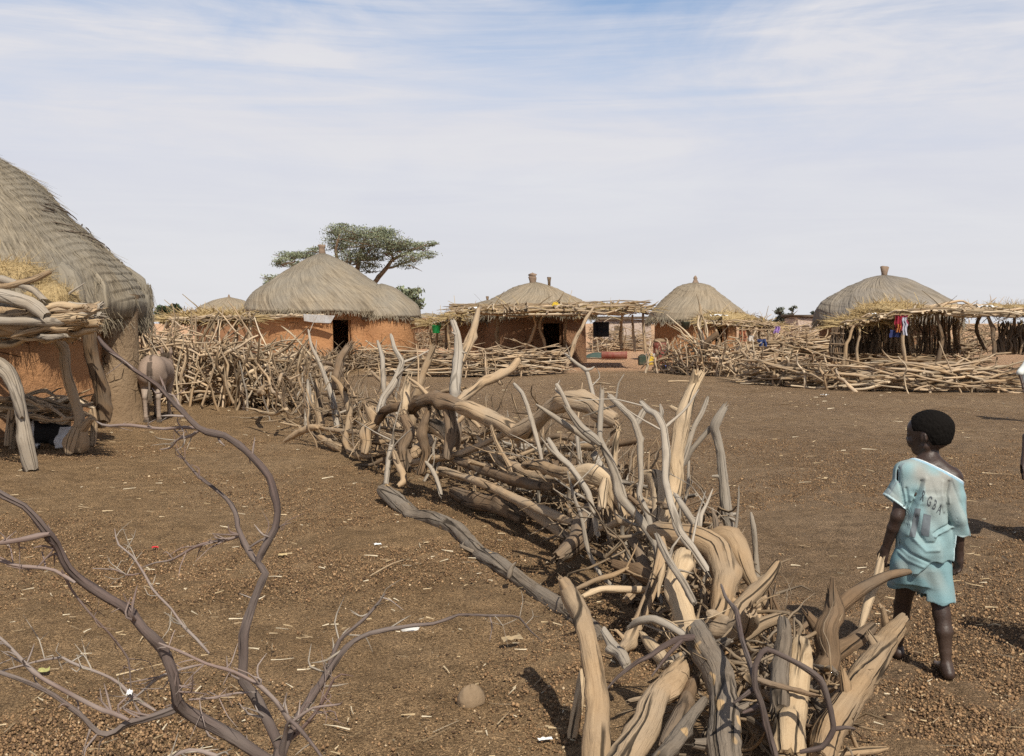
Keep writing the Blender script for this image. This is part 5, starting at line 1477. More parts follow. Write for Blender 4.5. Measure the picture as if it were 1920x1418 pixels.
def filler(n, y0, y1, kind, label, seed, hmax, rad, length, mats, width=.28, name='branch'):
    rng = np.random.default_rng(seed)
    for q in range(n):
        s = rng.uniform(s_at(y0), s_at(y1)); p = fpt(s)
        t_ = fpt(min(s + .3, fl[-1])) - fpt(max(s - .3, 0)); t_ /= np.linalg.norm(t_) + 1e-9
        L = rng.uniform(*length); r = rng.uniform(*rad)
        c = p + np.clip(rng.normal(0, width, 2), -1.5 * width, 1.5 * width)
        if kind == 'flat':
            ang = rng.normal(0, .35); d2 = np.array([t_[0] * math.cos(ang) - t_[1] * math.sin(ang), t_[0] * math.sin(ang) + t_[1] * math.cos(ang)])
            z = r + rng.uniform(0, 1) ** 1.3 * hmax
            a = np.append(c - d2 * L / 2, max(r * .6, z + rng.normal(0, .10))); b = np.append(c + d2 * L / 2, max(r * .6, z + rng.normal(0, .10)))
        else:
            h = L * rng.uniform(.7, 1)
            a = np.append(c, -.03); b = np.append(c + rng.normal(0, .22, 2) * L, h)
        mid = (a + b) / 2 + rng.normal(0, .045, 3) * L
        q1 = (a + mid) / 2 + rng.normal(0, .028, 3) * L; q3 = (b + mid) / 2 + rng.normal(0, .028, 3) * L
        P = np.array([a, q1, mid, q3, b]); P[:, 2] = np.maximum(P[:, 2], -.03)
        g = Geo()
        cpts, R = limb(g, P, [r, r * .92, r * .85, r * .72, r * rng.uniform(.3, .6)], rng, 8, max(.05, r), .14, .02, rng.choice(['blunt', 'split']), rng.choice(['split', 'taper', 'taper']), 3, .03)
        for b_ in range(rng.integers(0, 3)):
            k_ = rng.integers(len(cpts) // 3, len(cpts) - 1)
            d3 = (cpts[min(k_ + 1, len(cpts) - 1)] - cpts[k_ - 1]); d3 /= np.linalg.norm(d3) + 1e-9
            d3 = d3 * .6 + rng.normal(0, .6, 3); d3[2] += .25; l3 = rng.uniform(.06, .28) * L
            limb(g, [cpts[k_], cpts[k_] + d3 * l3 * .5, cpts[k_] + d3 * l3 + rng.normal(0, .02, 3)], [R[k_] * .7, R[k_] * .5, R[k_] * .25], rng, 6, .06, .1, 0, 'taper', rng.choice(['taper', 'split']))
        o = g.build(name, M[mats[q % len(mats)]], None)
        tag(o, label, 'branch', label)


filler(20, 3.2, 5.0, 'flat', 'plain stick buried among the big logs of the front heap', 501, .24, (.010, .022), (.35, .75), ['brown', 'bark', 'tan', 'brown'], .14)
filler(30, 5.2, 7.0, 'flat', 'plain stick jumbled low in the fence around the shaggy stump', 502, .42, (.010, .026), (.4, 1.0), ['tan', 'brown', 'silver', 'brown'], .20)
filler(11, 5.6, 7.2, 'up', 'plain thin stick standing up around the shaggy stump', 503, .8, (.010, .02), (.5, .95), ['silver', 'tan'], .22)
filler(50, 7.0, 9.6, 'flat', 'plain rail in the low stack under the wavy trunk', 504, .46, (.012, .030), (.8, 2.0), ['tan', 'tan', 'brown', 'silver'], .17)
filler(9, 7.2, 9.6, 'up', 'plain thin stick standing up in the low stack under the wavy trunk', 505, .6, (.010, .018), (.4, .8), ['tan', 'silver'], .2)
filler(40, 9.4, 13.0, 'flat', 'plain stick lying in the tangle around the knobbly crooked trunk', 506, .62, (.014, .034), (.7, 1.7), ['tan', 'brown', 'tan', 'tan'], .28)
filler(38, 9.6, 13.4, 'up', 'plain stick standing up in the tangle around the knobbly crooked trunk', 507, 1., (.009, .020), (.45, .95), ['silver', 'tan', 'tan', 'brown'], .30)
filler(26, 13.0, 21.0, 'flat', 'plain stick lying in the far tangle left of the doorway', 508, .95, (.025, .05), (.9, 2.2), ['tan', 'pale', 'brown', 'tan'], .5)
filler(28, 13.0, 21.0, 'up', 'plain stick standing up in the far tangle left of the doorway', 509, 1., (.012, .028), (.6, 1.1), ['silver', 'tan', 'tan', 'brown'], .45)

# countless thin twigs, chips and bark lodged in the foreground fence
def brushwood():
    rng = np.random.default_rng(520); g = Geo()
    for q in range(640):
        y = rng.choice([rng.uniform(3.1, 5.5), rng.uniform(5.5, 9.5), rng.uniform(9.5, 19)], p=[.3, .35, .35])
        s = s_at(y); w_ = .15 if y < 5.5 else .22 if y < 9 else .36; p = fpt(s) + np.clip(rng.normal(0, w_, 2), -1.4 * w_, 1.4 * w_)
        r = rng.uniform(.003, .009) * (1 + y / 22); L = rng.uniform(.12,   .36 if y < 5.5 else .52) * (1 + y / 25)
        d = rng.normal(size=3) * [1, 1, .55]
        if y > 5.5 and rng.uniform() < .35: d[2] = abs(d[2]) + 1.0
        d /= np.linalg.norm(d)
        z = rng.uniform(0, 1) ** 1.5 * (.32 if y < 5.5 else .45 if y < 9.5 else .7) + r
        a = np.append(p, z); b = a + d * L; m = (a + b) / 2 + rng.normal(0, .10, 3) * L
        P = np.array([a, (a + m) / 2 + rng.normal(0, .05, 3) * L, m, (m + b) / 2 + rng.normal(0, .05, 3) * L, b]); P[:, 2] = np.maximum(P[:, 2], r)
        limb(g, P, [r, r * .8, r * .4], rng, 5, max(.05, L / 8), .1, .02, 'blunt', 'taper', 0, .03)
        if rng.uniform() < .5:
            v = (b - m) * .5 + rng.normal(0, .12, 3) * L
            limb(g, [m, m + v * .5 + rng.normal(0, .03, 3) * L, m + v], [r * .6, r * .45, r * .25], rng, 4, max(.05, L / 6), .1, 0, 'blunt', 'taper', 0, .03)
    o = g.build('brushwood', M['brushwood'], None)
    tag(o, 'thin twigs and broken bits lodged all through the foreground fence', 'brushwood', None, 'stuff')


brushwood()
# ------------------------------------------------------------------ bare thorny shrub in the left foreground
SH = empty('bare_shrub', (-.52, 1.95, 0), 'leafless thorny shrub with purple-brown arching branches in the left foreground', 'shrub')
SHRUB = [
 ('right-hand arching main stem', 'vine', (2.2, 2.35), [(527, 1412, 14), (512, 1366, 13), (480, 1314, 12), (452, 1275, 11), (449, 1236, 11), (453, 1183, 11), (478, 1122, 10), (490, 1079, 10), (481, 1055, 9), (492, 1030, 8), (512, 992, 8), (514, 953, 8), (498, 896, 8), (460, 844, 8), (420, 820, 8), (377, 801, 7.5), (340, 765, 6), (300, 726, 5.5), (250, 690, 5), (206, 648, 5), (184, 632, 4)], 7),
 ('', 'vine', (2.32, 2.5), [(482, 1056, 7), (463, 1031, 7), (449, 992, 6), (448, 970, 6), (427, 944, 5), (398, 913, 4), (371, 892, 4), (350, 866, 2.5), (328, 841, 1.5)], 4),
 ('', 'twig', (2.38, 2.5), [(449, 1006, 4), (424, 1012, 4), (392, 1019, 4), (364, 1024, 3.5), (345, 1034, 3), (322, 1045, 2.5), (292, 1056, 2), (266, 1064, 1.2)], 5),
 ('', 'vine', (2.33, 2.3), [(467, 1027, 3), (490, 1016, 2.5), (514, 1005, 2.5), (532, 992, 2), (546, 980, 1.2)], 2),
 ('', 'twig', (2.33, 2.45), [(376, 803, 5), (340, 801, 4), (300, 801, 4), (240, 800, 4), (206, 797, 3), (182, 791, 2)], 3),
 ('', 'twig', (2.33, 2.4), [(376, 806, 4), (356, 818, 4), (336, 830, 3), (318, 840, 2.5), (300, 843, 1.5)], 2),
 ('', 'twig', (2.32, 2.3), [(408, 815, 3), (416, 822, 3), (421, 836, 1.5)], 0),
 ('thick left-hand main stem', 'vine', (2.2, 2.0), [(525, 1440, 15), (480, 1408, 14), (410, 1366, 14), (352, 1330, 14), (336, 1310, 14), (331, 1271, 13), (305, 1218, 12), (279, 1179, 12), (236, 1140, 12), (184, 1109, 11), (146, 1090, 11), (126, 1061, 10), (109, 1022, 10), (87, 996, 11), (44, 957, 9), (0, 926, 8), (-60, 890, 7)], 8),
 ('', 'twig', (2.02, 2.0), [(90, 1002, 7), (52, 1011, 6), (20, 1016, 5.5), (-40, 1024, 5)], 1),
 ('', 'vine', (2.15, 2.1), [(340, 1326, 11), (290, 1336, 9), (240, 1352, 9), (216, 1378, 7), (184, 1384, 7), (174, 1362, 6), (146, 1336, 6), (88, 1297, 6), (40, 1275, 5), (-40, 1248, 5)], 6),
 ('', 'twig', (2.12, 2.1), [(240, 1350, 7), (218, 1340, 7), (196, 1327, 6), (131, 1303, 5), (66, 1262, 5), (0, 1205, 4), (-40, 1175, 4)], 6),
 ('', 'twig', (2.15, 2.2), [(290, 1332, 5), (250, 1306, 5), (218, 1286, 4), (180, 1262, 4), (148, 1240, 4), (124, 1233, 3.5), (80, 1240, 3), (52, 1246, 2.5), (-10, 1262, 2)], 6),
 ('', 'twig', (2.05, 2.05), [(140, 1092, 5), (126, 1086, 5), (100, 1072, 4.5), (70, 1066, 5), (30, 1060, 4), (-20, 1046, 3)], 3),
 ('', 'twig', (2.05, 2.2), [(116, 1070, 3), (142, 1104, 3), (166, 1140, 2.5), (209, 1188, 2.5), (240, 1236, 2.2), (246, 1292, 1.8)], 4),
 ('', 'twig', (2.25, 2.45), [(392, 1225, 4), (372, 1200, 3.5), (349, 1173, 3.5), (320, 1140, 3), (288, 1109, 3), (266, 1076, 3), (246, 1045, 2.5), (222, 1014, 2.2), (215, 992, 1.2)], 6),
 ('', 'twig', (2.4, 2.42), [(264, 1075, 2.5), (240, 1072, 2.5), (210, 1068, 2.2), (174, 1066, 1.5)], 2),
 ('pinkish slender stem', 'twig', (2.2, 2.1), [(560, 1376, 6), (540, 1350, 6), (512, 1315, 5), (479, 1280, 5), (440, 1264, 4.5), (392, 1248, 4), (340, 1226, 3.5), (298, 1206, 3)], 6),
 ('', 'twig', (2.2, 2.25), [(380, 1246, 3), (340, 1258, 3.5), (300, 1270, 3.5), (262, 1300, 3), (225, 1330, 2.2)], 4),
 ('long right-hand spray', 'vine', (2.2, 2.3), [(527, 1425, 10), (540, 1384, 9), (562, 1340, 9), (582, 1308, 9), (602, 1280, 8), (640, 1218, 7), (662, 1204, 6), (690, 1191, 5.5), (730, 1182, 5), (770, 1172, 4.5), (815, 1163, 4), (860, 1160, 3.5), (930, 1157, 3), (972, 1159, 2.5), (992, 1178, 2), (1018, 1204, 1.2)], 6),
 ('', 'vine', (2.25, 2.35), [(602, 1276, 6), (620, 1235, 5), (640, 1200, 5), (665, 1172, 4.5), (690, 1150, 4), (706, 1130, 3), (722, 1114, 2)], 4),
 ('', 'twig', (2.3, 2.3), [(919, 1158, 2), (920, 1178, 1.8), (918, 1202, 1.2)], 0),
 ('', 'twig', (2.34, 2.34), [(714, 1120, 2), (735, 1128, 1.5), (756, 1144, 1)], 0),
 ('', 'twig', (2.2, 2.15), [(548, 1385, 5), (580, 1345, 4), (606, 1318, 4), (632, 1262, 2), (662, 1268, 1)], 2),
 ('', 'twig', (2.15, 2.1), [(545, 1355, 4), (585, 1325, 3), (640, 1318, 3), (642, 1316, 1)], 2),
 ('', 'vine', (2.2, 2.1), [(525, 1430, 8), (545, 1372, 6), (552, 1350, 6), (592, 1405, 4), (615, 1440, 4)], 2),
 ('', 'twig', (2.1, 2.05), [(300, 1440, 5), (350, 1405, 6), (392, 1412, 6), (450, 1440, 6)], 3),
 ('', 'twig', (2.15, 2.2), [(356, 1312, 4), (400, 1310, 3), (440, 1305, 3), (480, 1298, 2)], 3),
]
rng = np.random.default_rng(600)
for i, (lb, m, (d0, d1), pts, nsp) in enumerate(SHRUB):
    pts = np.array(pts, float); dd = np.linspace(d0, d1, len(pts))
    P = np.array([at(x, y, d) for (x, y, r), d in zip(pts, dd)]); R = pts[:, 2] / F * dd * .78 * rng.uniform(.9, 1.12, len(pts))
    P[1:-1] += rng.normal(0, .0042, (len(pts) - 2, 3))
    g = Geo()
    big = pts[0, 2] > 5.5
    c, RR = limb(g, P, R, rng, 10 if big else 6, .02 if big else .025, .09, 0, 'taper', 'taper', knots=int(len(pts) * 1.3), jit=.05)
    o = child(g, 'branch', M[m], SH)
    if lb: o['label'] = lb
    if nsp:                                      # short dead twigs and thorns
        g = Geo()
        for q in range(int(nsp * 1.7) + 2):
            k_ = rng.integers(1, len(c) - 1)
            d = c[k_] - c[k_ - 1]; d /= np.linalg.norm(d) + 1e-9
            v = d * rng.uniform(.2, .9) + rng.normal(0, .65, 3); v[2] += .1
            v /= np.linalg.norm(v); L = rng.uniform(.018, .085)
            r0 = min(RR[k_] * .55, .0032)
            mid = c[k_] + v * L * .55 + rng.normal(0, .006, 3)
            end = c[k_] + v * L + rng.normal(0, .012, 3)
            limb(g, [c[k_], mid, end], [r0, r0 * .75, r0 * .35], rng, 5, .02, .1, 0, 'taper', 'taper')
            if rng.uniform() < .4:
                limb(g, [mid, mid + rng.normal(0, .02, 3) + v * .02], [r0 * .6, r0 * .3], rng, 4, .02, .1, 0, 'taper', 'taper')
        child(g, 'thorn_twigs', M['silver'] if rng.uniform() < .5 else M['twig'], o)['kind'] = 'stuff'
g = Geo()
b0 = at(524, 1428, 2.2)
limb(g, [(b0[0] - .03, b0[1] - .25, -.05), (b0[0] - .01, b0[1] - .12, .2), (b0[0], b0[1] - .02, .45), b0 + [0, 0, .02]], [.04, .034, .028, .02], rng, 10, .04, .12, 0, 'blunt', 'taper', 5)
child(g, 'trunk', M['vine'], SH)
# scrap of white plastic caught on the long spray
g = Geo(); p = at(769, 1179, 2.28)
V = np.array([(-.022, 0, -.003), (-.008, -.004, .006), (.008, -.003, .008), (.022, 0, .003), (-.018, .004, -.008), (-.006, -.006, -.004), (.008, -.006, -.004), (.018, .003, -.004)]) + p
g.add(V, [[0, 4, 5, 1], [1, 5, 6, 2], [2, 6, 7, 3]])
tag(g.build('plastic_scrap', M['white'], None), 'white scrap caught on the long right-hand spray of the shrub', 'litter')


# ------------------------------------------------------------------ trees
def leaf_clump(g, c, r, n, rng, leaf, cols, flat=.5):
    """leaf-sized faces spread through a lens-shaped clump with an uneven edge"""
    nb = max(4, n // 24)
    bc = rng.normal(size=(nb, 3)); bc /= np.linalg.norm(bc, axis=1)[:, None]; bc *= rng.uniform(.15, 1, nb)[:, None] ** .5
    k = rng.integers(0, nb, n)
    p = bc[k] + rng.normal(size=(n, 3)) * np.array([.30, .30, .12])
    P = np.asarray(c) + p * np.asarray(r)
    s = leaf * rng.uniform(.6, 1.5, n)
    a = rng.normal(size=(n, 3)); a /= np.linalg.norm(a, axis=1)[:, None]
    b = np.cross(a, rng.normal(size=(n, 3))); b /= np.linalg.norm(b, axis=1)[:, None]
    V = np.stack([P - a * s[:, None], P + b * s[:, None] * .45, P + a * s[:, None], P - b * s[:, None] * .45], 1)
    Q = (np.arange(n) * 4)[:, None] + np.arange(4)[None]
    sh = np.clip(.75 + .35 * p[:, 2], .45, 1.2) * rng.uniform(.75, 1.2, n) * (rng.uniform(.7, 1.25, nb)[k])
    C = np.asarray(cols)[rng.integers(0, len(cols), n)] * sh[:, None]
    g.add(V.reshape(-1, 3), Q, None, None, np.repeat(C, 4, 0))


def tree(name, label, base, limbs, clumps, leaf, cols, seed, wmat='brown', group=None):
    rng = np.random.default_rng(seed)
    root = empty(name, base, label, 'tree', group)
    g = Geo()
    P, R = limbs[0]; limb(g, P, R, rng, 10, None, .12, 0, 'blunt', 'taper', 3); child(g, 'trunk', M[wmat], root)
    for P, R in limbs[1:]:
        g = Geo(); limb(g, P, R, rng, 7, None, .12, .05, 'taper', 'taper', 2); child(g, 'limb', M[wmat], root)
    g = Geo()
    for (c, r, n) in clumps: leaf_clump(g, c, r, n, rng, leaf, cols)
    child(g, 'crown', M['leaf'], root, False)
    g = Geo()
    for (c, r, n) in clumps:
        for q in range(max(3, n // 140)):
            a = np.asarray(c) + rng.normal(0, .3, 3) * np.asarray(r) - [0, 0, r[2] * .5]; b = np.asarray(c) + rng.normal(0, .7, 3) * np.asarray(r)
            limb(g, [a, (a + b) / 2 + rng.normal(0, .08, 3) * r[0], b], [.045, .03, .012], rng, 4, None, .05)
    child(g, 'twigs', M[wmat], root)['kind'] = 'stuff'
    return root


DT = 74.0
def tp(x, y, dy=0): return at(x, y, DT + dy)


ACOL = [(.22, .25, .16), (.28, .31, .19), (.16, .19, .125), (.33, .35, .225)]
u = DT / F
AC = [((640, 455), (30, 17), 900), ((668, 436), (30, 14), 700), ((628, 432), (16, 12), 350), ((646, 424), (12, 7), 130), ((700, 452), (34, 18), 1000), ((718, 436), (24, 12), 600), ((736, 455), (28, 15), 700), ((690, 478), (34, 16), 800),
      ((660, 482), (26, 14), 600), ((762, 462), (24, 11), 420), ((790, 462), (18, 8), 260), ((808, 457), (12, 5), 120), ((770, 484), (26, 10), 380), ((800, 478), (16, 7), 170), ((760, 496), (22, 8), 200), ((690, 500), (22, 12), 350),
      ((572, 478), (22, 8), 380), ((545, 480), (22, 9), 420), ((530, 492), (18, 9), 320), ((555, 496), (18, 8), 260), ((518, 522), (20, 8), 300), ((502, 530), (10, 5), 90), ((590, 470), (14, 7), 160), ((600, 500), (30, 16), 400), ((736, 472), (20, 12), 320)]
clumps = [((tp(x, y, rng.uniform(-2.5, 2.5))), (rx * u, rx * u * 1.1, ry * u), int(n * 2.8)) for (x, y), (rx, ry), n in AC]
b = tp(664, 640); b[2] = 0
fork = tp(668, 560)
tree('acacia_tree', 'wide flat-topped acacia rising behind the orange hut', b,
     [([b, (b + fork) / 2 + [.2, 0, 0], fork], [.42, .34, .28]),
      ([fork, tp(690, 545), tp(706, 525), tp(726, 503), tp(738, 486), tp(770, 470), tp(806, 456)], [.22, .2, .18, .16, .13, .09, .03]),
      ([tp(738, 490), tp(734, 478), tp(726, 462), tp(716, 444)], [.12, .1, .08, .03]), ([tp(726, 503), tp(758, 494), tp(796, 480)], [.08, .06, .02]),
      ([fork, tp(668, 510), tp(676, 470), tp(690, 440)], [.24, .2, .14, .05]), ([fork, tp(640, 520), tp(630, 470), tp(640, 430)], [.2, .17, .12, .04]),
      ([fork, tp(600, 530), tp(560, 500), tp(520, 488)], [.16, .12, .09, .03]), ([fork, tp(590, 545), tp(540, 530), tp(500, 532)], [.12, .1, .07, .03])],
     clumps, .06, ACOL, 611)


def small_tree(px, py0, py1, D, hw, seed, label, cols, leaf, n, grey=False, nc=9):
    rng = np.random.default_rng(seed); uu = D / F
    b = at(px, HZ + EYE / D * F, D); b[2] = 0
    top = at(px, py0, D); r = hw * uu; h = top[2]
    cl = []
    for q in range(nc):
        c = np.array([top[0] + rng.uniform(-.7, .7) * r, D + rng.uniform(-.5, .5) * r, at(px, py0 + (py1 - py0) * rng.uniform(.2, .8), D)[2]])
        cl.append((c, (r * rng.uniform(.3, .5), r * .5, h * .13 * rng.uniform(.7, 1.2)), n))
    lim = [([b, b + [.1, 0, h * .3], b + [0, 0, h * .55]], [.16, .13, .1])]
    for (c, _, _) in cl[:6]: lim.append(([b + [0, 0, h * .45], (b + c) / 2 + [0, 0, h * .3], c], [.08, .06, .02]))
    return tree('small_tree', label, b, lim, cl, leaf, cols, seed, 'brown')


small_tree(770, 534, 584, 72, 34, 621, 'small round-crowned tree just right of the orange hut roof', ACOL, .15, 260, nc=12)
small_tree(315, 572, 606, 60, 22, 622, 'small green bush-like tree right behind the near thatched dome', [(.06, .09, .045), (.08, .11, .05), (.05, .07, .04)], .12, 240)
small_tree(1474, 576, 606, 78, 18, 623, 'sparse grey-green tree between the pointed hut and the wide grey hut', [(.13, .14, .11), (.16, .165, .13), (.10, .11, .08)], .13, 110)
small_tree(1531, 583, 606, 82, 8, 624, 'tiny dark tree beside the flat-roofed mud house', [(.06, .075, .05)], .14, 90, nc=4)
small_tree(892, 585, 604, 90, 20, 625, 'far low bush behind the left end of the long shade roof', [(.09, .10, .07)], .14, 90, nc=5)

# palm stalks standing in the fence by the pointed hut
rng = np.random.default_rng(630)
root = empty('palm_stalk_bundle', at(1318, 690, 30.8), 'tall pale green palm stalks propped upright in the fence before the pointed hut', 'stalks')
root.location.z = 0
S = []
for (x0, y0, x1, y1, th) in [(1325, 672, 1306, 552, 2.6), (1322, 670, 1309, 560, 2.2), (1328, 668, 1312, 575, 2.8), (1318, 672, 1311, 590, 2.4), (1316, 655, 1250, 590, 1.8), (1312, 650, 1246, 604, 1.8), (1306, 648, 1262, 610, 1.5), (1330, 690, 1300, 610, 1.6), (1312, 690, 1330, 630, 1.6),
                          (1310, 700, 1345, 640, 1.7), (1330, 695, 1290, 630, 1.5), (1336, 690, 1322, 600, 1.6), (1300, 690, 1314, 610, 1.5), (1316, 700, 1350, 655, 1.6), (1360, 672, 1428, 642, 2.0), (1355, 668, 1420, 648, 1.8), (1365, 676, 1410, 655, 1.8)]:
    S.append((at(x0, y0, 30.8 + rng.normal(0, .2)), at(x1, y1, 30.8 + rng.normal(0, .3)), th, rng.uniform(0, 6), rng.integers(12)))
lay_sticks(root, S, 'stalk', PALESTOCK, 40)
# log stump with dark end before the pointed hut
g = Geo(); limb(g, [at(1316, 655, 30.5), at(1328, 640, 30.4), at(1346, 626, 30.3)], [.11, .10, .10], rng, 10, .08, .1)
tag(g.build('log', M['brown'], None), 'short brown log propped among the palm stalks by the pointed hut', 'log')
# ------------------------------------------------------------------ the boy in the foreground
BOY = empty('person', (at(1730, 1255, 4.56)[0], 4.56, 0), 'barefoot child seen from behind in a pale blue football shirt and shorts, head turned left', 'person')
SK = np.array([(.040, .024, .018), (.052, .031, .023)])


def boy():
    J = lambda x, y, d: at(x, y, d)
    lo, hi = at(1625, 1300, 4.6), at(1830, 755, 4.6)
    f = Field((lo[0] - .04, 4.25, -.02), (hi[0] + .03, 5.02, hi[2] + .03), .0036)
    hipL, kneeL, ankL = J(1706, 1062, 4.58), J(1692, 1135, 4.67), J(1682, 1217, 4.74)
    hipR, kneeR, ankR = J(1752, 1062, 4.56), J(1766, 1152, 4.50), J(1775, 1252, 4.45)
    # legs: thigh, calf with its bulge, ankle
    for hip, knee, ank, s_ in ((hipL, kneeL, ankL, -1), (hipR, kneeR, ankR, 1)):
        f.chain([hip, hip * .5 + knee * .5, knee], [.058, .046, .035], .02)
        calf = knee * .68 + ank * .32 + [0, -.008, 0]
        f.chain([knee, calf, knee * .3 + ank * .7, ank], [.035, .037, .026, .0215], .018)
        f.ell(knee + [0, .014, .002], (.029, .025, .033), .02)
    # feet
    for ank, out in ((ankL, -.03), (ankR, .035)):
        az = ank[2]
        heel = np.array([ank[0], ank[1] - .022, .024]); ball = np.array([ank[0] + out, ank[1] + .105, .020]); 
        f.cone(ank, heel, .025, .024, .014); f.cone(ank, ball, .024, .020, .02); f.cone(heel, ball, .021, .021, .018)
        f.ell(ball + [0, .0, -.002], (.034, .04, .017), .012)
        side = np.array([1, -out, 0]); side /= np.linalg.norm(side)
        inn = 1 if out < 0 else -1
        for q in range(5):
            o_ = (q - 2) * .0125 * inn * -1
            t0 = ball + side * o_ + [0, .025, -.004]; L = [.040, .036, .032, .028, .022][q]
            f.cone(t0, t0 + np.array([out * .35, L, -.004]), [.011, .008, .0075, .007, .0065][q], [.010, .0075, .007, .0065, .006][q], .005)
    # trunk
    pel = (hipL + hipR) / 2
    waist, chest, neck0 = J(1733, 1002, 4.57), J(1738, 925, 4.57), J(1742, 868, 4.575)
    f.slab(pel - [0, 0, .04], waist, [.100, .104, .085], [.070, .075, .055], .03)
    f.slab(waist, chest, [.080, .085, .095], [.052, .056, .060], .03)
    shL, shR = J(1700, 886, 4.585), J(1784, 897, 4.545)
    f.slab(chest, neck0 + [0, 0, -.01], [.095, .100, .050], [.060, .062, .045], .03)
    f.cone(shL, shR, .034, .043, .03); f.cone(shR, neck0 + [.015, 0, .02], .038, .030, .03); f.cone(shL, neck0 + [-.015, 0, .02], .030, .028, .03)
    head = J(1741, 812, 4.60)
    f.cone(neck0 - [0, 0, .02], head + [.006, .0, -.045], .040, .038, .022)
    # head: turned to the left and a little away
    fw = np.array([-.76, .65, -.06]); fw /= np.linalg.norm(fw)
    rt = np.cross(fw, [0, 0, 1]); rt /= np.linalg.norm(rt); up = np.cross(rt, fw)
    Rh = np.column_stack([fw, rt, up])
    H = lambda a, b, c: head + Rh @ np.array([a, b, c])
    f.ell(H(-.012, 0, .022), (.098, .076, .080), .02, Rh)
    f.ell(H(.030, 0, -.030), (.056, .056, .064), .025, Rh)                # face
    f.ell(H(-.045, 0, -.018), (.050, .058, .050), .025, Rh)
    f.ell(H(.052, 0, -.078), (.024, .030, .020), .016, Rh)                # chin and jaw
    f.cone(H(.0, .045, -.060), H(.048, .014, -.080), .018, .016, .02); f.cone(H(.0, -.045, -.060), H(.048, -.014, -.080), .018, .016, .02)
    f.ell(H(.068, 0, .020), (.022, .045, .030), .02, Rh)                  # forehead
    f.cone(H(.082, 0, -.002), H(.093, 0, -.026), .008, .011, .008); f.ell(H(.088, .012, -.029), (.008, .008, .007), .006, Rh); f.ell(H(.088, -.012, -.029), (.008, .008, .007), .006, Rh)
    f.ell(H(.084, 0, -.049), (.012, .024, .008), .006, Rh); f.ell(H(.080, 0, -.060), (.012, .021, .008), .006, Rh)   # lips
    for s_ in (-1, 1):
        f.ell(H(.076, s_ * .030, -.006), (.012, .016, .010), .006, Rh)
        f.ell(H(.070, s_ * .036, -.035), (.018, .016, .018), .012, Rh)
        # ear
        ec = H(-.004, s_ * .074, -.016)
        f.ell(ec, (.017, .007, .026), .006, Rh); f.cone(ec + Rh @ np.array([-.006, s_ * .006, .016]), ec + Rh @ np.array([-.010, s_ * .008, -.008]), .005, .005, .004)
    # arms
    elL, wrL = J(1683, 968, 4.56), J(1660, 1030, 4.62)
    elR, wrR = J(1797, 972, 4.50), J(1798, 1038, 4.53)
    f.chain([shL, shL * .45 + elL * .55, elL], [.034, .032, .028], .02); f.chain([elL, elL * .65 + wrL * .35, wrL], [.028, .027, .019], .014)
    f.chain([shR, shR * .55 + elR * .45, elR], [.041, .027, .024], .02); f.chain([elR, elR * .65 + wrR * .35, wrR], [.028, .027, .019], .014)

    def hand(wr, dirv, palmn, thumb, curl, k=.006):
        """palm + five fingers; dirv points to the finger tips, palmn out of the palm, thumb towards the thumb side"""
        dirv = np.asarray(dirv, float); dirv /= np.linalg.norm(dirv)
        th = np.asarray(thumb, float); th -= dirv * th.dot(dirv); th /= np.linalg.norm(th)
        pn = np.cross(dirv, th); pn *= np.sign(pn @ np.asarray(palmn, float)) or 1
        R_ = np.column_stack([dirv, th, pn])
        pc = wr + dirv * .036
        f.ell(pc, (.034, .027, .013), .012, R_)
        f.cone(wr, pc, .018, .017, .012)
        for q in range(4):
            o_ = (1.5 - q) * .0125
            L = [.040, .045, .042, .033][q]; r = [.0075, .0077, .0073, .0066][q]
            k0 = wr + dirv * (.060 - .002 * abs(q - 1)) + th * o_
            c = curl * (1 + .12 * q)
            d1 = dirv * math.cos(c * .6) + pn * math.sin(c * .6); d2 = dirv * math.cos(c * 1.5) + pn * math.sin(c * 1.5); d3 = dirv * math.cos(c * 2.3) + pn * math.sin(c * 2.3)
            p1 = k0 + d1 * L * .48; p2 = p1 + d2 * L * .33; p3 = p2 + d3 * L * .26
            f.chain([k0 - dirv * .012, k0, p1, p2, p3], [r * 1.05, r * 1.1, r, r * .95, r * .8], .0045)
        t0 = wr + dirv * .020 + th * .020; t1 = t0 + dirv * .020 + th * .016 + pn * .006; t2 = t1 + dirv * .022 + th * .004 + pn * .010
        f.chain([wr + dirv * .012 + th * .008, t0, t1, t2], [.012, .0105, .009, .0075], .006)
    hand(wrL, [-.14, .18, -1], [.7, .2, 0], [-.35, .9, 0], .62)
    hand(wrR, [.00, .05, -1], [-.8, .1, 0], [-.3, .9, 0], .42)

    def col(V):
        n = Wave(3, 30)(V)
        c = np.where((n > 0)[:, None], SK[0], SK[1]) * (1 + .12 * n)[:, None]
        low = np.clip(1 - V[:, 2] / .30, 0, 1)[:, None] ** 1.2
        dust = low * np.clip(.45 + .35 * Wave(8, 18)(V), 0, 1)[:, None]
        c = c * (1 - .55 * dust) + np.array([.20, .14, .10]) * .55 * dust
        ear = np.linalg.norm(V - H(-.004, .074, -.016), axis=1) < .03
        c[ear] = c[ear] * 1.5
        # palms and soles a little lighter
        return c
    body, V, Q = field_obj(f, 'body', M['skin'], BOY, col)

    # cropped hair: a cap over the skull, nape hairline behind the ear
    fh = Field(head - .14, head + .14, .0034)
    fh.ell(H(-.012, 0, .022), (.1035, .0815, .0855), 0, Rh)
    fh.ell(H(-.045, 0, -.020), (.054, .0625, .053), .02, Rh)
    X, Y, Z = fh.allgrid()
    Pl = np.stack([X - head[0], Y - head[1], Z - head[2]], -1) @ Rh
    a, b_, c_ = Pl[..., 0], Pl[..., 1], Pl[..., 2]
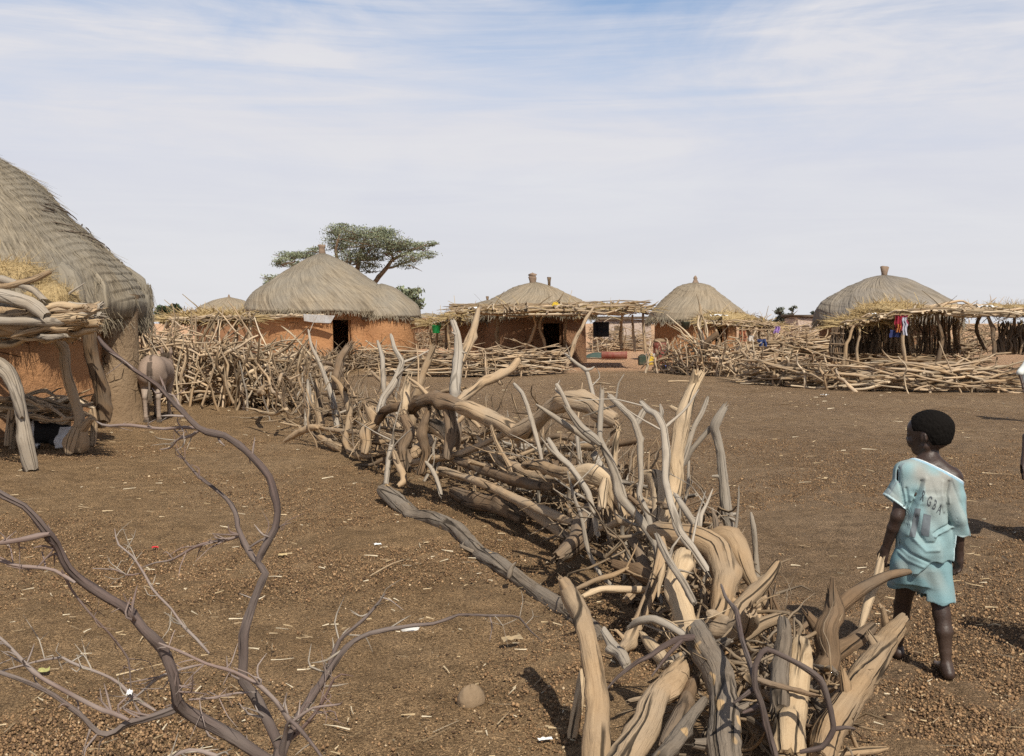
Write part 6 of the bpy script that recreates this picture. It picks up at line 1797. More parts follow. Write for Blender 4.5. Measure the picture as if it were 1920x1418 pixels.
    fh.d += (.0010 * Wave(12, 300)(np.stack([X, Y, Z], -1))).astype(np.float32)
    front = (a - .052 - .55 * np.maximum(0, -(c_ - .045)) * -1) * .8      # hairline slants back to the temple
    line = np.maximum(a - (.060 + .35 * (c_ - .05)), -.052 - c_)
    temple = np.where(c_ < .012, a - (-.018 + .25 * c_), -1)
    fh.d = np.maximum(fh.d, np.maximum(line, temple).astype(np.float32))
    field_obj(fh, 'hair', M['hair'], BOY)
    g = Geo()
    for s_ in (-1, 1):
        c0 = H(.0795, s_ * .030, -.006)
        for aa in range(1):
            lathe(g, c0, [(.0001, .0065), (.004, .0055), (.0065, 0), (.004, -.0055), (.0001, -.0065)], 10)
    child(g, 'eye', plain('eye_white', (.5, .47, .43), .3, .02), BOY)

    # ---------- shorts
    fs = Field((lo[0] - .02, 4.38, .28), (hi[0] + .02, 4.82, .62), .0038)
    fs.slab(pel - [0, 0, .075], pel + [0, 0, .075], [.116, .125, .114], [.086, .100, .092], .01)
    hemL, hemR = J(1694, 1098, 4.635), J(1757, 1126, 4.535)
    fs.cone(hipL, hemL + (hemL - hipL) * .25, .076, .074, .028); fs.cone(hipR, hemR + (hemR - hipR) * .25, .076, .078, .028)
    X, Y, Z = fs.allgrid(); P = np.stack([X, Y, Z], -1)
    w1 = Wave(71, 28)(P * [1, 1, .35]); w2 = Wave(72, 55)(P * [1, 1, .5])
    fold = np.sin((X - pel[0]) * 95 + 3 * np.sin(Z * 14) + 2 * Y) 
    fs.d += (.0035 * w1 + .0016 * w2 + .0022 * fold).astype(np.float32)
    inner = fs.d + .007
    fs.d = np.maximum(fs.d, -np.where(Z < pel[2] - .03, inner, 1))
    zL = hemL[2] + .010 * np.sin(X * 60) ; zR = hemR[2] + .006 * np.sin(X * 70 + 1)
    midx = (hemL[0] + hemR[0]) / 2 - .006
    fs.d = np.maximum(fs.d, np.where(X < midx, zL - Z, zR - Z).astype(np.float32))
    BL = np.array([.205, .335, .36])

    def scol(V):
        n = np.clip(.5 + .5 * Wave(75, 11)(V), 0, 1)[:, None]; n2 = np.clip(Wave(76, 30)(V) - .5, 0, 1)[:, None]
        c = BL * (.92 + .10 * n); c = c * (1 - .35 * n2) + np.array([.34, .30, .25]) * .35 * n2
        hem = np.where(V[:, 0] < midx, hemL[2], hemR[2]); hm = (V[:, 2] - hem < .010)
        c[hm] *= .82
        st = (np.abs(V[:, 0] - (pel[0] + .128)) < .006)
        c[st] = (.62, .68, .69)
        return c
    field_obj(fs, 'shorts', M['cloth'], BOY, scol)

    # ---------- shirt
    ft = Field((lo[0] - .03, 4.33, .42), (hi[0] + .04, 4.84, 1.08), .0036)
    hem = J(1733, 1064, 4.57)
    ft.slab(hem - [0, 0, .05], chest, [.139, .131, .117, .115], [.110, .116, .106, .098], .02)
    ft.slab(chest - [0, 0, .03], neck0 + [0, 0, .005], [.117, .114, .100, .055], [.093, .092, .078, .052], .03)
    ft.cone(shL, shR, .055, .053, .03); ft.cone(shL + [0, 0, .004], neck0 + [-.01, 0, .018], .046, .040, .03)
    slL = J(1679, 938, 4.585)
    ft.cone(shL + [.012, 0, -.01], slL + (slL - shL) * .3, .053, .068, .022)            # wide short left sleeve
    slR = J(1800, 1004, 4.51)
    ft.chain([shR + [-.012, 0, -.012], shR * .5 + elR * .5, elR, slR + (slR - elR) * .35], [.052, .047, .045, .045], .022)   # slipped long right sleeve
    X, Y, Z = ft.allgrid(); P = np.stack([X, Y, Z], -1)
    d = ft.d
    # drape: soft waves that grow towards the hem, and the creases seen on the back
    lowf = np.clip((.86 - Z) / .3, 0, 1)
    d = d + .0032 * Wave(81, 26)(P * [1, 1, .45]) + .0016 * Wave(82, 60)(P) + lowf * .0065 * np.sin(X * 70 + 5 * np.sin(Z * 9) + Y * 10)
    rid = np.abs(Wave(83, 34)(P * [1.2, 1, .30] + np.stack([.35 * (Z - .8), 0 * Z, 0 * Z], -1)))
    d = d + .0038 * np.exp(-(rid / .22) ** 2) * np.clip(Wave(84, 7)(P) + .6, 0, 1)
    back = Y < 4.57

    def crease(pts, wdt, amp):
        nonlocal d
        Q3 = [J(x, y, 4.47) for x, y in pts]
        best = np.full(X.shape, 9., np.float32)
        for a_, b2 in zip(Q3[:-1], Q3[1:]):
            ax, az = a_[0], a_[2]; bx, bz = b2[0] - a_[0], b2[2] - a_[2]; q = bx * bx + bz * bz
            t_ = np.clip(((X - ax) * bx + (Z - az) * bz) / q, 0, 1)
            best = np.minimum(best, np.sqrt((X - ax - t_ * bx) ** 2 + (Z - az - t_ * bz) ** 2))
        d = d + np.where(back, amp * np.exp(-(best / wdt) ** 2), 0)
    crease([(1735, 905), (1726, 930), (1712, 965), (1697, 1000), (1687, 1030)], .006, .010)
    crease([(1741, 900), (1733, 930), (1720, 968), (1706, 1006)], .008, -.007)
    crease([(1722, 970), (1724, 1000), (1736, 1020), (1752, 1018), (1760, 1006)], .008, .009)
    crease([(1712, 985), (1716, 1012), (1734, 1032), (1756, 1030)], .008, -.007)
    crease([(1750, 1000), (1768, 990), (1786, 983)], .005, .009)
    crease([(1752, 1006), (1770, 997), (1788, 990)], .006, -.007)
    crease([(1784, 905), (1778, 930), (1779, 955), (1786, 985)], .007, .011)
    crease([(1699, 868), (1698, 900), (1702, 930), (1706, 955)], .006, .012)
    crease([(1709, 920), (1712, 945), (1708, 965)], .006, .008)
    crease([(1772, 905), (1768, 930), (1771, 960)], .008, -.006)
    crease([(1690, 1010), (1710, 1040), (1740, 1054)], .007, .007)
    crease([(1686, 1030), (1706, 1054), (1730, 1063)], .007, -.005)
    ft.d = d.astype(np.float32)
    inner = ft.d + .008
    hollow = (Z < hem[2] + .08) | (X < slL[0] + .05) | ((X > shR[0] - .005) & (Z < slR[2] + .10))
    ft.d = np.maximum(ft.d, -np.where(hollow, inner, 1))
    # openings: slanting neckline, sleeve ends, hem
    n0, n1 = J(1721, 857, 4.53), J(1793, 899, 4.50)
    nd_ = (n1 - n0) / np.linalg.norm(n1 - n0); nu = np.array([-nd_[2], 0, nd_[0]]); nu /= np.linalg.norm(nu)
    if nu[2] < 0: nu = -nu
    neckd = ((X - n0[0]) * nu[0] + (Z - n0[2]) * nu[2]) - np.clip((Y - 4.55) * -.25, -.06, .01)
    nl = np.array([.55, 0, .83])                              # left edge of the opening at the neck
    leftd = ((X - n0[0]) * -.95 + (Z - n0[2]) * -.25)         # keeps the left shoulder
    open_ = np.maximum(-neckd, leftd)                         # <0 where cloth is removed
    ft.d = np.maximum(ft.d, -open_)
    hemz = hem[2] + np.interp(X, [J(1672, 0, 4.57)[0], J(1700, 0, 4.57)[0], J(1728, 0, 4.57)[0], J(1752, 0, 4.57)[0], J(1794, 0, 4.57)[0]], [.022, -.006, -.012, .048, .046]) + .004 * np.sin(X * 90)
    trunkzone = X < slR[0] - .024
    ft.d = np.maximum(ft.d, np.where(trunkzone, hemz - Z, -1).astype(np.float32))
    ln = (slL - shL) / np.linalg.norm(slL - shL); ln = ln * .8 + np.array([-.45, 0, -.25]); ln /= np.linalg.norm(ln)
    e0 = J(1681, 944, 4.55)
    cutL = (X - e0[0]) * ln[0] + (Z - e0[2]) * ln[2]
    ft.d = np.maximum(ft.d, np.where((X < e0[0] + np.where(Z > e0[2] - .06, .04, .006)) & (Z < shL[2] + .02) & (Z > e0[2] - .16), cutL, -1).astype(np.float32))
    zc = slR[2] + .004 * np.sin(X * 120)
    ft.d = np.maximum(ft.d, np.where(X > slR[0] - .026, zc - Z, -1).astype(np.float32))
    SB = np.array([.235, .355, .37]); DIRT = np.array([.36, .325, .28])

    def tcol(V):
        n = np.clip(.5 + .5 * Wave(85, 9)(V), 0, 1)[:, None]
        st = np.clip(Wave(86, 16)(V) * .6 + Wave(87, 45)(V) * .4 + .05, 0, 1)[:, None] * np.clip((V[:, 2:3] - .62) / .25, .2, 1)
        c = SB * (.93 + .1 * n); c = c * (1 - .75 * st) + DIRT * .75 * st
        nd2 = -(((V[:, 0] - n0[0]) * nu[0] + (V[:, 2] - n0[2]) * nu[2]) - np.clip((V[:, 1] - 4.55) * -.25, -.06, .01))
        right = V[:, 0] > n0[0] - .03
        c[right & (nd2 < .0045)] = (.66, .68, .68); c[right & (nd2 >= .0045) & (nd2 < .014)] = (.30, .46, .56)
        # three grey stripes on each sleeve and the pale cuff
        for sh_, en, rad, s_ in ((shL, slL, .06, -1), (shR, slR, .05, 1)):
            ax = (en - sh_); L = np.linalg.norm(ax); ax = ax / L
            rel = V - sh_; tpar = rel @ ax; perp = rel - tpar[:, None] * ax
            outv = np.array([s_ * 1.0, -.75 if s_ > 0 else -.35, .25]); outv -= ax * outv.dot(ax); outv /= np.linalg.norm(outv)
            sv = np.cross(ax, outv); off = perp @ sv
            m_ = (perp @ outv > .012) & (tpar > (-.035 if s_ < 0 else .0)) & (tpar < L + .03)
            if s_ < 0: m_ &= V[:, 0] < shL[0] + .02
            else: m_ &= V[:, 0] > shR[0] - .005
            for o_ in (-.014, 0, .014): c[m_ & (np.abs(off - o_) < .0034)] = (.23, .27, .29)
        cl_ = (V[:, 2] > e0[2] - .05) & ((V[:, 0] - e0[0]) * ln[0] + (V[:, 2] - e0[2]) * ln[2] > -.010) & (V[:, 0] < e0[0] + .035) & (V[:, 2] < shL[2])
        c[cl_] = (.56, .72, .74)
        c[(V[:, 0] > slR[0] - .034) & (V[:, 2] < slR[2] + .008)] = (.56, .72, .74)
        hz_ = hem[2] + np.interp(V[:, 0], [J(1672, 0, 4.57)[0], J(1700, 0, 4.57)[0], J(1728, 0, 4.57)[0], J(1752, 0, 4.57)[0], J(1794, 0, 4.57)[0]], [.022, -.006, -.012, .048, .046])
        hm = (V[:, 2] - hz_ < .006) & (V[:, 0] < slR[0] - .03)
        c[hm] *= .8
        return c
    shirt, V, Q = field_obj(ft, 'shirt', M['cloth'], BOY, tcol)
    # faded printing on the back
    bv = BVHTree.FromPolygons([Vector(v) for v in V], [list(q) for q in Q])
    ink = plain('faded_grey_print', (.075, .085, .095), .9, .35, 120)
    ink2 = plain('faded_grey_number', (.14, .16, .175), .9, .35, 60)

    def onto(px, py):
        o_ = Vector([float(c) for c in (0, 0, EYE)]); tgt = Vector([float(c) for c in at(px, py, 4.5)]); dr = (tgt - o_).normalized()
        hit = bv.ray_cast(o_ + dr * 3.8, dr)
        if hit[0] is None: return tgt
        return hit[0] - dr * .0018

    def glyph(ch, px, py, size, ang, squeeze=.62):
        cu = bpy.data.curves.new('glyph', 'FONT'); cu.body = ch; cu.size = 1.0; cu.resolution_u = 4; cu.offset = .012
        ob = bpy.data.objects.new('glyph', cu); COL.objects.link(ob)
        dg = bpy.context.evaluated_depsgraph_get(); me = bpy.data.meshes.new_from_object(ob.evaluated_get(dg))
        Vt = np.array([v.co[:2] for v in me.vertices]); Fs = [tuple(p.vertices) for p in me.polygons]
        bpy.data.objects.remove(ob); bpy.data.curves.remove(cu); bpy.data.meshes.remove(me)
        c, s = math.cos(ang), math.sin(ang)
        out = []
        for x, y in Vt:
            x *= squeeze * size; y *= size
            out.append(onto(px + c * x - s * -y * .55, py + s * x - y * 1.0))
        return out, Fs
    tv, tf = [], []
    for ch, px, py in (('R', 1725, 936), ('G', 1736.5, 945.5), ('B', 1747, 953), ('A', 1756, 960.5)):
        v_, f_ = glyph(ch, px, py, 25, math.radians(36), .50)
        tf += [[len(tv) + i_ for i_ in p_] for p_ in f_]; tv += v_
    me = bpy.data.meshes.new('printed_name'); o0 = worldpos(shirt)
    me.from_pydata([tuple(np.array(v) - o0) for v in tv], [], tf); me.materials.append(ink)
    o = bpy.data.objects.new('printed_name', me); COL.objects.link(o); o.parent = shirt
    g = Geo()
    for quad in (((1716, 953), (1727, 954), (1716, 1008), (1705, 1006)), ((1732, 963), (1746, 967), (1742, 1006), (1726, 1004))):
        m_, n_ = 8, 16; a = len(g.V)
        Vq = []
        for j in range(n_):
            for i in range(m_):
                u_, v_ = i / (m_ - 1), j / (n_ - 1)
                p0 = np.array(quad[0]) * (1 - u_) + np.array(quad[1]) * u_; p1 = np.array(quad[3]) * (1 - u_) + np.array(quad[2]) * u_
                p = p0 * (1 - v_) + p1 * v_
                Vq.append(onto(*p))
        g.add(np.array(Vq), [[j * m_ + i, j * m_ + i + 1, (j + 1) * m_ + i + 1, (j + 1) * m_ + i] for j in range(n_ - 1) for i in range(m_ - 1)])
    child(g, 'printed_number', ink2, shirt)


boy()


# ------------------------------------------------------------------ children standing at the right edge
def child_person(label, x, y, h, rot, shirt, legs, seed, armdrop=.1, name='person', res=.008):
    root = empty(name, (x, y, 0), label, 'person')
    s = h / 1.2; c, sn = math.cos(rot), math.sin(rot)
    def J(a, b, z): return np.array([x + s * (c * a - sn * b), y + s * (sn * a + c * b), s * z])
    f = Field((x - .42 * s, y - .42 * s, -.02), (x + .42 * s, y + .42 * s, h + .05), res)
    for q in (-1, 1):
        hip, kn, an = J(.06 * q, 0, .56), J(.07 * q, .01 + .03 * q, .31), J(.075 * q, -.01 + .05 * q, .06)
        f.chain([hip, kn, an], [.06 * s, .04 * s, .025 * s], .02); f.chain([kn * .7 + an * .3, an], [.04 * s, .026 * s], .02)
        f.cone(an - [0, 0, .035 * s], an + np.array(J(0, .12, 0)) - [x, y, .045 * s], .024 * s, .018 * s, .015)
        sh, el, wr = J(.13 * q, 0, .95), J((.19 + armdrop) * q, -.02, .78), J((.18 + armdrop * 1.3) * q, .05, .62)
        f.chain([sh, el, wr], [.04 * s, .028 * s, .019 * s], .02)
        hd = J((.18 + armdrop * 1.4) * q, .07, .55); f.cone(wr, hd, .02 * s, .022 * s, .012)
        for k_ in range(5): f.cone(hd, hd + np.array(J((k_ - 2) * .012, .012 if k_ else .03, -.055)) - [x, y, 0], .009 * s, .0075 * s, .006)
    f.slab(J(0, 0, .52), J(0, 0, 1.0), [.11 * s, .10 * s, .12 * s, .10 * s], [.08 * s, .08 * s, .085 * s, .06 * s], .03, rot)
    f.cone(J(0, 0, .97), J(0, 0, 1.06), .04 * s, .038 * s, .02); f.ell(J(0, -.005, 1.105), (.075 * s, .09 * s, .095 * s), .02, np.array(Matrix.Rotation(rot, 3, 'Z')))
    f.ell(J(0, .05, 1.065), (.05 * s, .04 * s, .055 * s), .02); f.ell(J(0, .095, 1.075), (.012 * s, .014 * s, .016 * s), .01)
    for q in (-1, 1): f.ell(J(.075 * q, 0, 1.08), (.01 * s, .018 * s, .026 * s), .008)
    field_obj(f, 'body', M['skin'], root, lambda V: np.tile(SK[1], (len(V), 1)))
    f = Field((x - .2 * s, y - .2 * s, 1.0 * s), (x + .2 * s, y + .2 * s, h + .06), res * .8)
    f.ell(J(0, -.008, 1.115), (.081 * s, .096 * s, .10 * s), 0, np.array(Matrix.Rotation(rot, 3, 'Z')))
    X, Y, Z = f.allgrid(); fr = (X - x) * -sn + (Y - y) * c
    f.d = np.maximum(f.d, np.maximum(fr - .05 * s + (1.14 * s - Z) * .6, 1.06 * s - Z).astype(np.float32))
    field_obj(f, 'hair', M['hair'], root)
    f = Field((x - .42 * s, y - .42 * s, .45 * s), (x + .42 * s, y + .42 * s, 1.06 * s), res)
    f.slab(J(0, 0, shirt[1]), J(0, 0, 1.01), [.17 * s, .14 * s, .135 * s, .06 * s], [.13 * s, .11 * s, .10 * s, .055 * s], .02, rot)
    for q in (-1, 1): f.cone(J(.12 * q, 0, .95), J((.175 + armdrop * .95) * q, -.012, shirt[2]), .055 * s, .058 * s, .02)
    X, Y, Z = f.allgrid(); f.d += (.006 * Wave(seed, 22)(np.stack([X, Y, Z * .4], -1))).astype(np.float32)
    f.d = np.maximum(f.d, (Z - 1.0 * s)); f.d = np.maximum(f.d, (shirt[1] * s - Z))
    field_obj(f, 'shirt', M['cloth'], root, lambda V: np.tile(shirt[0], (len(V), 1)) * (1 + .15 * Wave(seed, 15)(V))[:, None])
    f = Field((x - .25 * s, y - .25 * s, .25 * s), (x + .25 * s, y + .25 * s, .68 * s), res)
    f.slab(J(0, 0, .50), J(0, 0, .64), [.13 * s, .12 * s], [.095 * s, .09 * s], .02, rot)
    for q in (-1, 1): f.cone(J(.06 * q, 0, .54), J(.07 * q, .01, legs[1]), .07 * s, .072 * s, .03)
    X, Y, Z = f.allgrid(); f.d = np.maximum(f.d, legs[1] * s - Z)
    field_obj(f, 'shorts', M['cloth'], root, lambda V: np.tile(legs[0], (len(V), 1)))
    return root


# one just outside the frame whose shadow falls beside the boy, one with a dark red sleeve, one farther off in white
child_person('child in dark red clothes standing at the right edge, only a sleeve in view', 4.0, 7.02, 1.22, 3.0, ((.10, .014, .018), .50, .62), ((.06, .05, .07), .32), 901, .16)
child_person('child in a loose white shirt standing at the right edge before the long low fence', at(1934, 700, 16.2)[0], 16.2, 1.22, -2.6, ((.58, .60, .57), .62, .78), ((.28, .18, .13), .34), 902, .10)
child_person('child in a grey shirt just beyond the right edge, casting a shadow beside the boy', 2.80, 4.42, 1.14, 1.3, ((.25, .25, .27), .5, .75), ((.08, .09, .14), .33), 903, .06)
# ------------------------------------------------------------------ donkey by the hut
def donkey():
    D = 16.05
    x0 = at(284, 787, D)[0]
    root = empty('donkey', (x0, D + .5, 0), 'grey-brown donkey seen from behind, standing by the corner of the big left hut', 'donkey')
    hr = math.radians(10); ch, sh_ = math.cos(hr), math.sin(hr)
    P = lambda a, b, z: np.array([x0 + a * ch - b * sh_, D + a * sh_ + b * ch, z])
    f = Field((x0 - .75, D - .24, -.02), (x0 + .42, D + 1.75, 1.35), .014)
    f.chain([P(0, .12, .90), P(0, .45, .86), P(0, .85, .83), P(0, 1.1, .87)], [.215, .235, .25, .20], .06)       # barrel
    f.ell(P(0, .10, .92), (.225, .20, .24), .06); f.ell(P(.09, .02, .84), (.13, .15, .20), .05); f.ell(P(-.09, .02, .84), (.13, .15, .20), .05)   # rump
    f.cone(P(0, .10, 1.02), P(0, 1.05, 1.0), .10, .09, .08)                                                     # back line
    f.chain([P(0, 1.1, .92), P(.02, 1.32, .95), P(.04, 1.5, .93)], [.15, .115, .095], .05)                       # neck
    f.chain([P(.04, 1.46, .98), P(.06, 1.58, .84), P(.07, 1.66, .66)], [.095, .08, .052], .03)                    # head
    f.ell(P(.07, 1.67, .64), (.05, .05, .05), .02)
    for q in (-1, 1):
        f.chain([P(.04 + .05 * q, 1.42, 1.05), P(.04 + .075 * q, 1.37, 1.17), P(.04 + .085 * q, 1.36, 1.27)], [.028, .036, .012], .015)
        # hind leg: stifle forward, hock back, upright shank, hoof
        st = [P(.12 * q, .08, .78), P(.125 * q, .14, .60), P(.112 * q, -.03, .43), P(.108 * q, .0, .24), P(.108 * q, .02, .10)]
        f.chain(st, [.135, .085, .042, .034, .036], .035); f.cone(P(.108 * q, .02, .10), P(.108 * q, .05, .045), .034, .042, .015); f.cone(P(.108 * q, .05, .045), P(.108 * q, .055, .01), .044, .05, .008)
        f.ell(P(.112 * q, -.045, .45), (.035, .04, .05), .02)
        fl_ = [P(.13 * q, 1.02, .70), P(.12 * q, 1.04, .48), P(.115 * q, 1.06, .40), P(.115 * q, 1.05, .22), P(.115 * q, 1.07, .10)]
        f.chain(fl_, [.10, .052, .046, .032, .034], .03); f.cone(P(.115 * q, 1.07, .10), P(.115 * q, 1.10, .02), .036, .046, .012)
    f.chain([P(0, -.07, 1.00), P(-.01, -.12, .90), P(-.015, -.13, .70), P(-.02, -.12, .52)], [.030, .026, .020, .018], .012)

    def col(V):
        V = V - [x0, D, 0]; V = np.stack([V[:, 0] * ch + V[:, 1] * sh_ + x0, -V[:, 0] * sh_ + V[:, 1] * ch + D, V[:, 2]], -1)
        c = np.tile([.25, .185, .142], (len(V), 1)) * (1 + .10 * Wave(5, 9)(V))[:, None]
        belly = np.clip((.72 - V[:, 2]) / .15, 0, 1)[:, None]
        c = c * (1 - .5 * belly) + np.array([.40, .33, .27]) * .5 * belly
        tail = (V[:, 1] < D - .075) & (np.abs(V[:, 0] - x0 + .01) < .045)
        c[tail] *= .35
        c[(V[:, 2] > 1.06) & (np.abs(V[:, 0] - x0) < .022)] *= .4
        c[V[:, 2] < .05] *= .3
        mz = V[:, 1] > D + 1.62; c[mz] = c[mz] * .5 + .2
        inner = (np.abs(V[:, 0] - x0) < .085) & (V[:, 1] < D + .1) & (V[:, 2] < .8); c[inner] = c[inner] * .75 + np.array([.40, .33, .28]) * .25
        return c
    body, V, Q = field_obj(f, 'body', M['fur'], root, col)
    rng = np.random.default_rng(3)
    g = Geo(); n = 160
    b = P(-.02, -.12, .55) + rng.normal(0, .012, (n, 3)); d = np.tile([0, -.03, -1.], (n, 1)) + rng.normal(0, .10, (n, 3))
    straws(g, b, d, rng.uniform(.10, .22, n), .010, rng, .05)
    child(g, 'tail_tuft', M['fardark'], root, False)
    g = Geo(); n = 260
    t = rng.uniform(0, 1, n); b = P(0, 1.1, 1.06) + np.outer(t, [.03, .34, .02]) + rng.normal(0, .008, (n, 3)); straws(g, b, np.tile([0, .1, 1.], (n, 1)) + rng.normal(0, .15, (n, 3)), .08, .01, rng, .05)
    child(g, 'mane', M['fardark'], root, False)

    root.scale = (.93, .93, .93)


donkey()


def goat():
    D = 12.9
    x0 = at(92, 808, D)[0]
    root = empty('goat', (x0, D, 0), 'black and white goat lying in the shade under the stick bench', 'goat')
    P = lambda a, b, z: np.array([x0 + a, D + b, z])
    f = Field((x0 - .40, D - .32, -.015), (x0 + .50, D + .32, .62), .010)
    f.chain([P(-.14, .02, .17), P(.08, .03, .17), P(.22, .02, .15)], [.125, .14, .125], .05)       # trunk resting on the ground
    f.ell(P(.24, .0, .12), (.13, .13, .11), .04)
    f.chain([P(-.16, .0, .22), P(-.20, -.03, .33), P(-.19, -.06, .40)], [.085, .06, .055], .03)     # neck
    f.chain([P(-.18, -.05, .42), P(-.18, -.13, .39), P(-.18, -.20, .34)], [.055, .048, .030], .02)  # head
    for q in (-1, 1):
        f.chain([P(-.18 + .05 * q, -.04, .44), P(-.18 + .09 * q, -.05, .41), P(-.18 + .115 * q, -.06, .36)], [.018, .022, .010], .01)
        f.chain([P(-.18 + .022 * q, -.035, .46), P(-.18 + .03 * q, .0, .52), P(-.18 + .035 * q, .04, .55)], [.013, .011, .005], .006)
        # front leg folded at the wrist, hind leg folded with the hock behind
        f.chain([P(-.14 + .06 * q, -.06, .10), P(-.20 + .06 * q, -.20, .06), P(-.14 + .06 * q, -.13, .03), P(-.10 + .06 * q, -.22, .02)], [.05, .03, .024, .02], .02)
    f.chain([P(.24, -.06, .12), P(.14, -.20, .09), P(.30, -.17, .035), P(.20, -.24, .025)], [.09, .05, .03, .022], .025)
    f.chain([P(.35, .0, .18), P(.39, -.01, .20)], [.025, .012], .015)

    def col(V):
        c = np.tile([.018, .016, .015], (len(V), 1))
        w = (V[:, 0] > x0 + .17) & (V[:, 2] < .26) | ((np.abs(V[:, 0] - x0 + .18) < .025) & (V[:, 1] < D - .08)) | ((V[:, 2] < .06) & (V[:, 0] < x0 - .05))
        c[w] = (.55, .52, .49)
        return c
    field_obj(f, 'body', M['fur'], root, col)


goat()

# ------------------------------------------------------------------ household things in the yard
def jerrycan(label, px, D, w, h, mat, tilt=0.0, z=None, lie=False, rz=0.1):
    p = at(px, HZ, D); zz = 0 if z is None else z
    root = empty('jerrycan', (p[0], D, zz), label, 'jerrycan')
    g = Geo()
    c = (p[0], D, zz + (h * .42 if not lie else w * .4))
    if not lie:
        boxgeo(g, (p[0], D, zz + h * .42), (w, w * .65, h * .84), rz)
        boxgeo(g, (p[0] - w * .1, D, zz + h * .865), (w * .62, w * .5, h * .09), rz)
    else:
        boxgeo(g, c, (h, w * .65, w * .8), rz, tilt=(0, tilt))
    child(g, 'body', M[mat], root, False)
    g = Geo()
    if not lie:
        limb(g, [(p[0] - w * .32, D, zz + h * .84), (p[0] - w * .25, D, zz + h * .97), (p[0] + w * .12, D, zz + h * .97), (p[0] + w * .2, D, zz + h * .84)], [.018, .018], RNG, 6, .03, .02, 0); child(g, 'handle', M[mat], root)
        g = Geo(); lathe(g, (p[0] + w * .36, D, zz + h * .82), [(.035, 0), (.035, .06), (.03, .09), (.001, .095)], 10); child(g, 'cap', M['tin'], root)
    else:
        limb(g, [(p[0] - h * .3, D, zz + w * .78), (p[0] - h * .25, D, zz + w * .95), (p[0] + h * .1, D, zz + w * .95), (p[0] + h * .16, D, zz + w * .8)], [.018, .018], RNG, 6, .03, .02, 0); child(g, 'handle', M[mat], root)
        g = Geo(); lathe(g, (p[0] + h * .5, D, zz + w * .42), [(.035, 0), (.035, .05), (.001, .055)], 10); child(g, 'cap', M['tin'], root)


jerrycan('dark green jerrycan standing on the sand left of the yellow one', 1206, 38, .34, .40, 'dgreen')
jerrycan('yellow jerrycan standing on the sand beside the dark green one', 1222, 38, .26, .41, 'yellow')
jerrycan('yellow jerrycan lying on top of the long shade roof', 1043, 36.2, .24, .32, 'yellow', .35, zat(579, 36.2), True)


def vessel(name, label, cat, px, D, prof, mat, z=0.0, parts=(), squash=1.0):
    p = at(px, HZ, D)
    root = empty(name, (p[0], D, z), label, cat)
    g = Geo(); lathe(g, (p[0], D, z), prof, 20, fn=lambda A, K, R, Z: (R * (1 + .03 * np.sin(2 * A + K * .3)) * np.where(np.abs(np.cos(A)) > .5, squash, 1), Z)); child(g, 'body', M[mat], root)
    for (nm, pr, m) in parts:
        g = Geo(); lathe(g, (p[0], D, z), pr, 18); child(g, nm, M[m], root)
    return root, p


vessel('barrel', 'faded red barrel with a grey stone-like lid against the wall of the pointed hut', 'barrel', 1237, 39.5, [(.001, .0), (.24, .0), (.25, .05), (.24, .3), (.26, .33), (.24, .36), (.24, .62), (.26, .66), (.25, .8), (.24, .82)], 'red',
       0, [('lid', [(.001, .98), (.16, .96), (.24, .88), (.24, .84), (.2, .82), (.001, .82)], 'stone')])
r_, p_ = vessel('bucket', 'bright green plastic bucket hung on the far fence by the slanting roof', 'bucket', 818, 40.8, [(.001, .0), (.13, .0), (.145, .02), (.185, .30), (.20, .31), (.20, .33), (.175, .33), (.13, .03), (.001, .02)], 'green', zat(625, 40.8))
g = Geo(); zb = zat(625, 40.8); limb(g, [(p_[0] - .19, 40.8, zb + .31), (p_[0] - .12, 40.8, zb + .45), (p_[0] + .12, 40.8, zb + .45), (p_[0] + .19, 40.8, zb + .31)], [.008, .008], RNG, 5, .03, .02); child(g, 'handle', M['tin'], r_)
vessel('basin', 'small blue basin on the ground at the foot of the orange annex', 'basin', 784, 43, [(.001, .0), (.16, .0), (.24, .16), (.26, .17), (.26, .19), (.23, .18), (.15, .02), (.001, .015)], 'blue')
vessel('basin', 'blue basin under the brushwood before the barrel', 'basin', 1254, 33, [(.001, .0), (.14, .0), (.22, .16), (.24, .17), (.24, .19), (.21, .18), (.14, .02), (.001, .015)], 'blue')
vessel('bucket', 'dark green bucket hanging on a stake before the pointed hut', 'bucket', 1285, 36, [(.001, .0), (.11, .0), (.16, .25), (.17, .26), (.17, .28), (.15, .28), (.10, .02), (.001, .015)], 'dgreen', zat(618, 36))
vessel('cooking_pot', 'dark round pot in the shade of the straw-topped stick shelter by the pointed hut', 'pot', 1330, 37, [(.001, 0), (.12, .02), (.2, .12), (.21, .2), (.17, .28), (.19, .31), (.15, .31), (.15, .27), (.001, .05)], 'dgreen', .45)

# trough: a split red hull on the sand
g = Geo(); p = ground(1150, 674); D = p[1]
x0, x1 = at(1128, HZ, D)[0], at(1176, HZ, D)[0]
rows = []
for t in np.linspace(0, 1, 12):
    x = x0 + (x1 - x0) * t; w_ = .26 * math.sin(math.pi * (.12 + .76 * t)); hh = .30 + .05 * abs(2 * t - 1)
    prof = [(-w_, hh), (-w_ * .9, .12), (-w_ * .4, .02), (w_ * .4, .02), (w_ * .9, .12), (w_, hh), (w_ * .85, hh), (w_ * .7, .15), (0, .08), (-w_ * .7, .15), (-w_ * .85, hh)]
    rows.append([(x, D + a, b) for a, b in prof])
rows = np.array(rows); nn = rows.shape[1]
g.add(rows.reshape(-1, 3), [[i * nn + j, i * nn + (j + 1) % nn, (i + 1) * nn + (j + 1) % nn, (i + 1) * nn + j] for i in range(11) for j in range(nn)] , [])
for e in (0, 11): g.add(rows[e], None, [[0, k_, k_ + 1] for k_ in range(1, 5)])
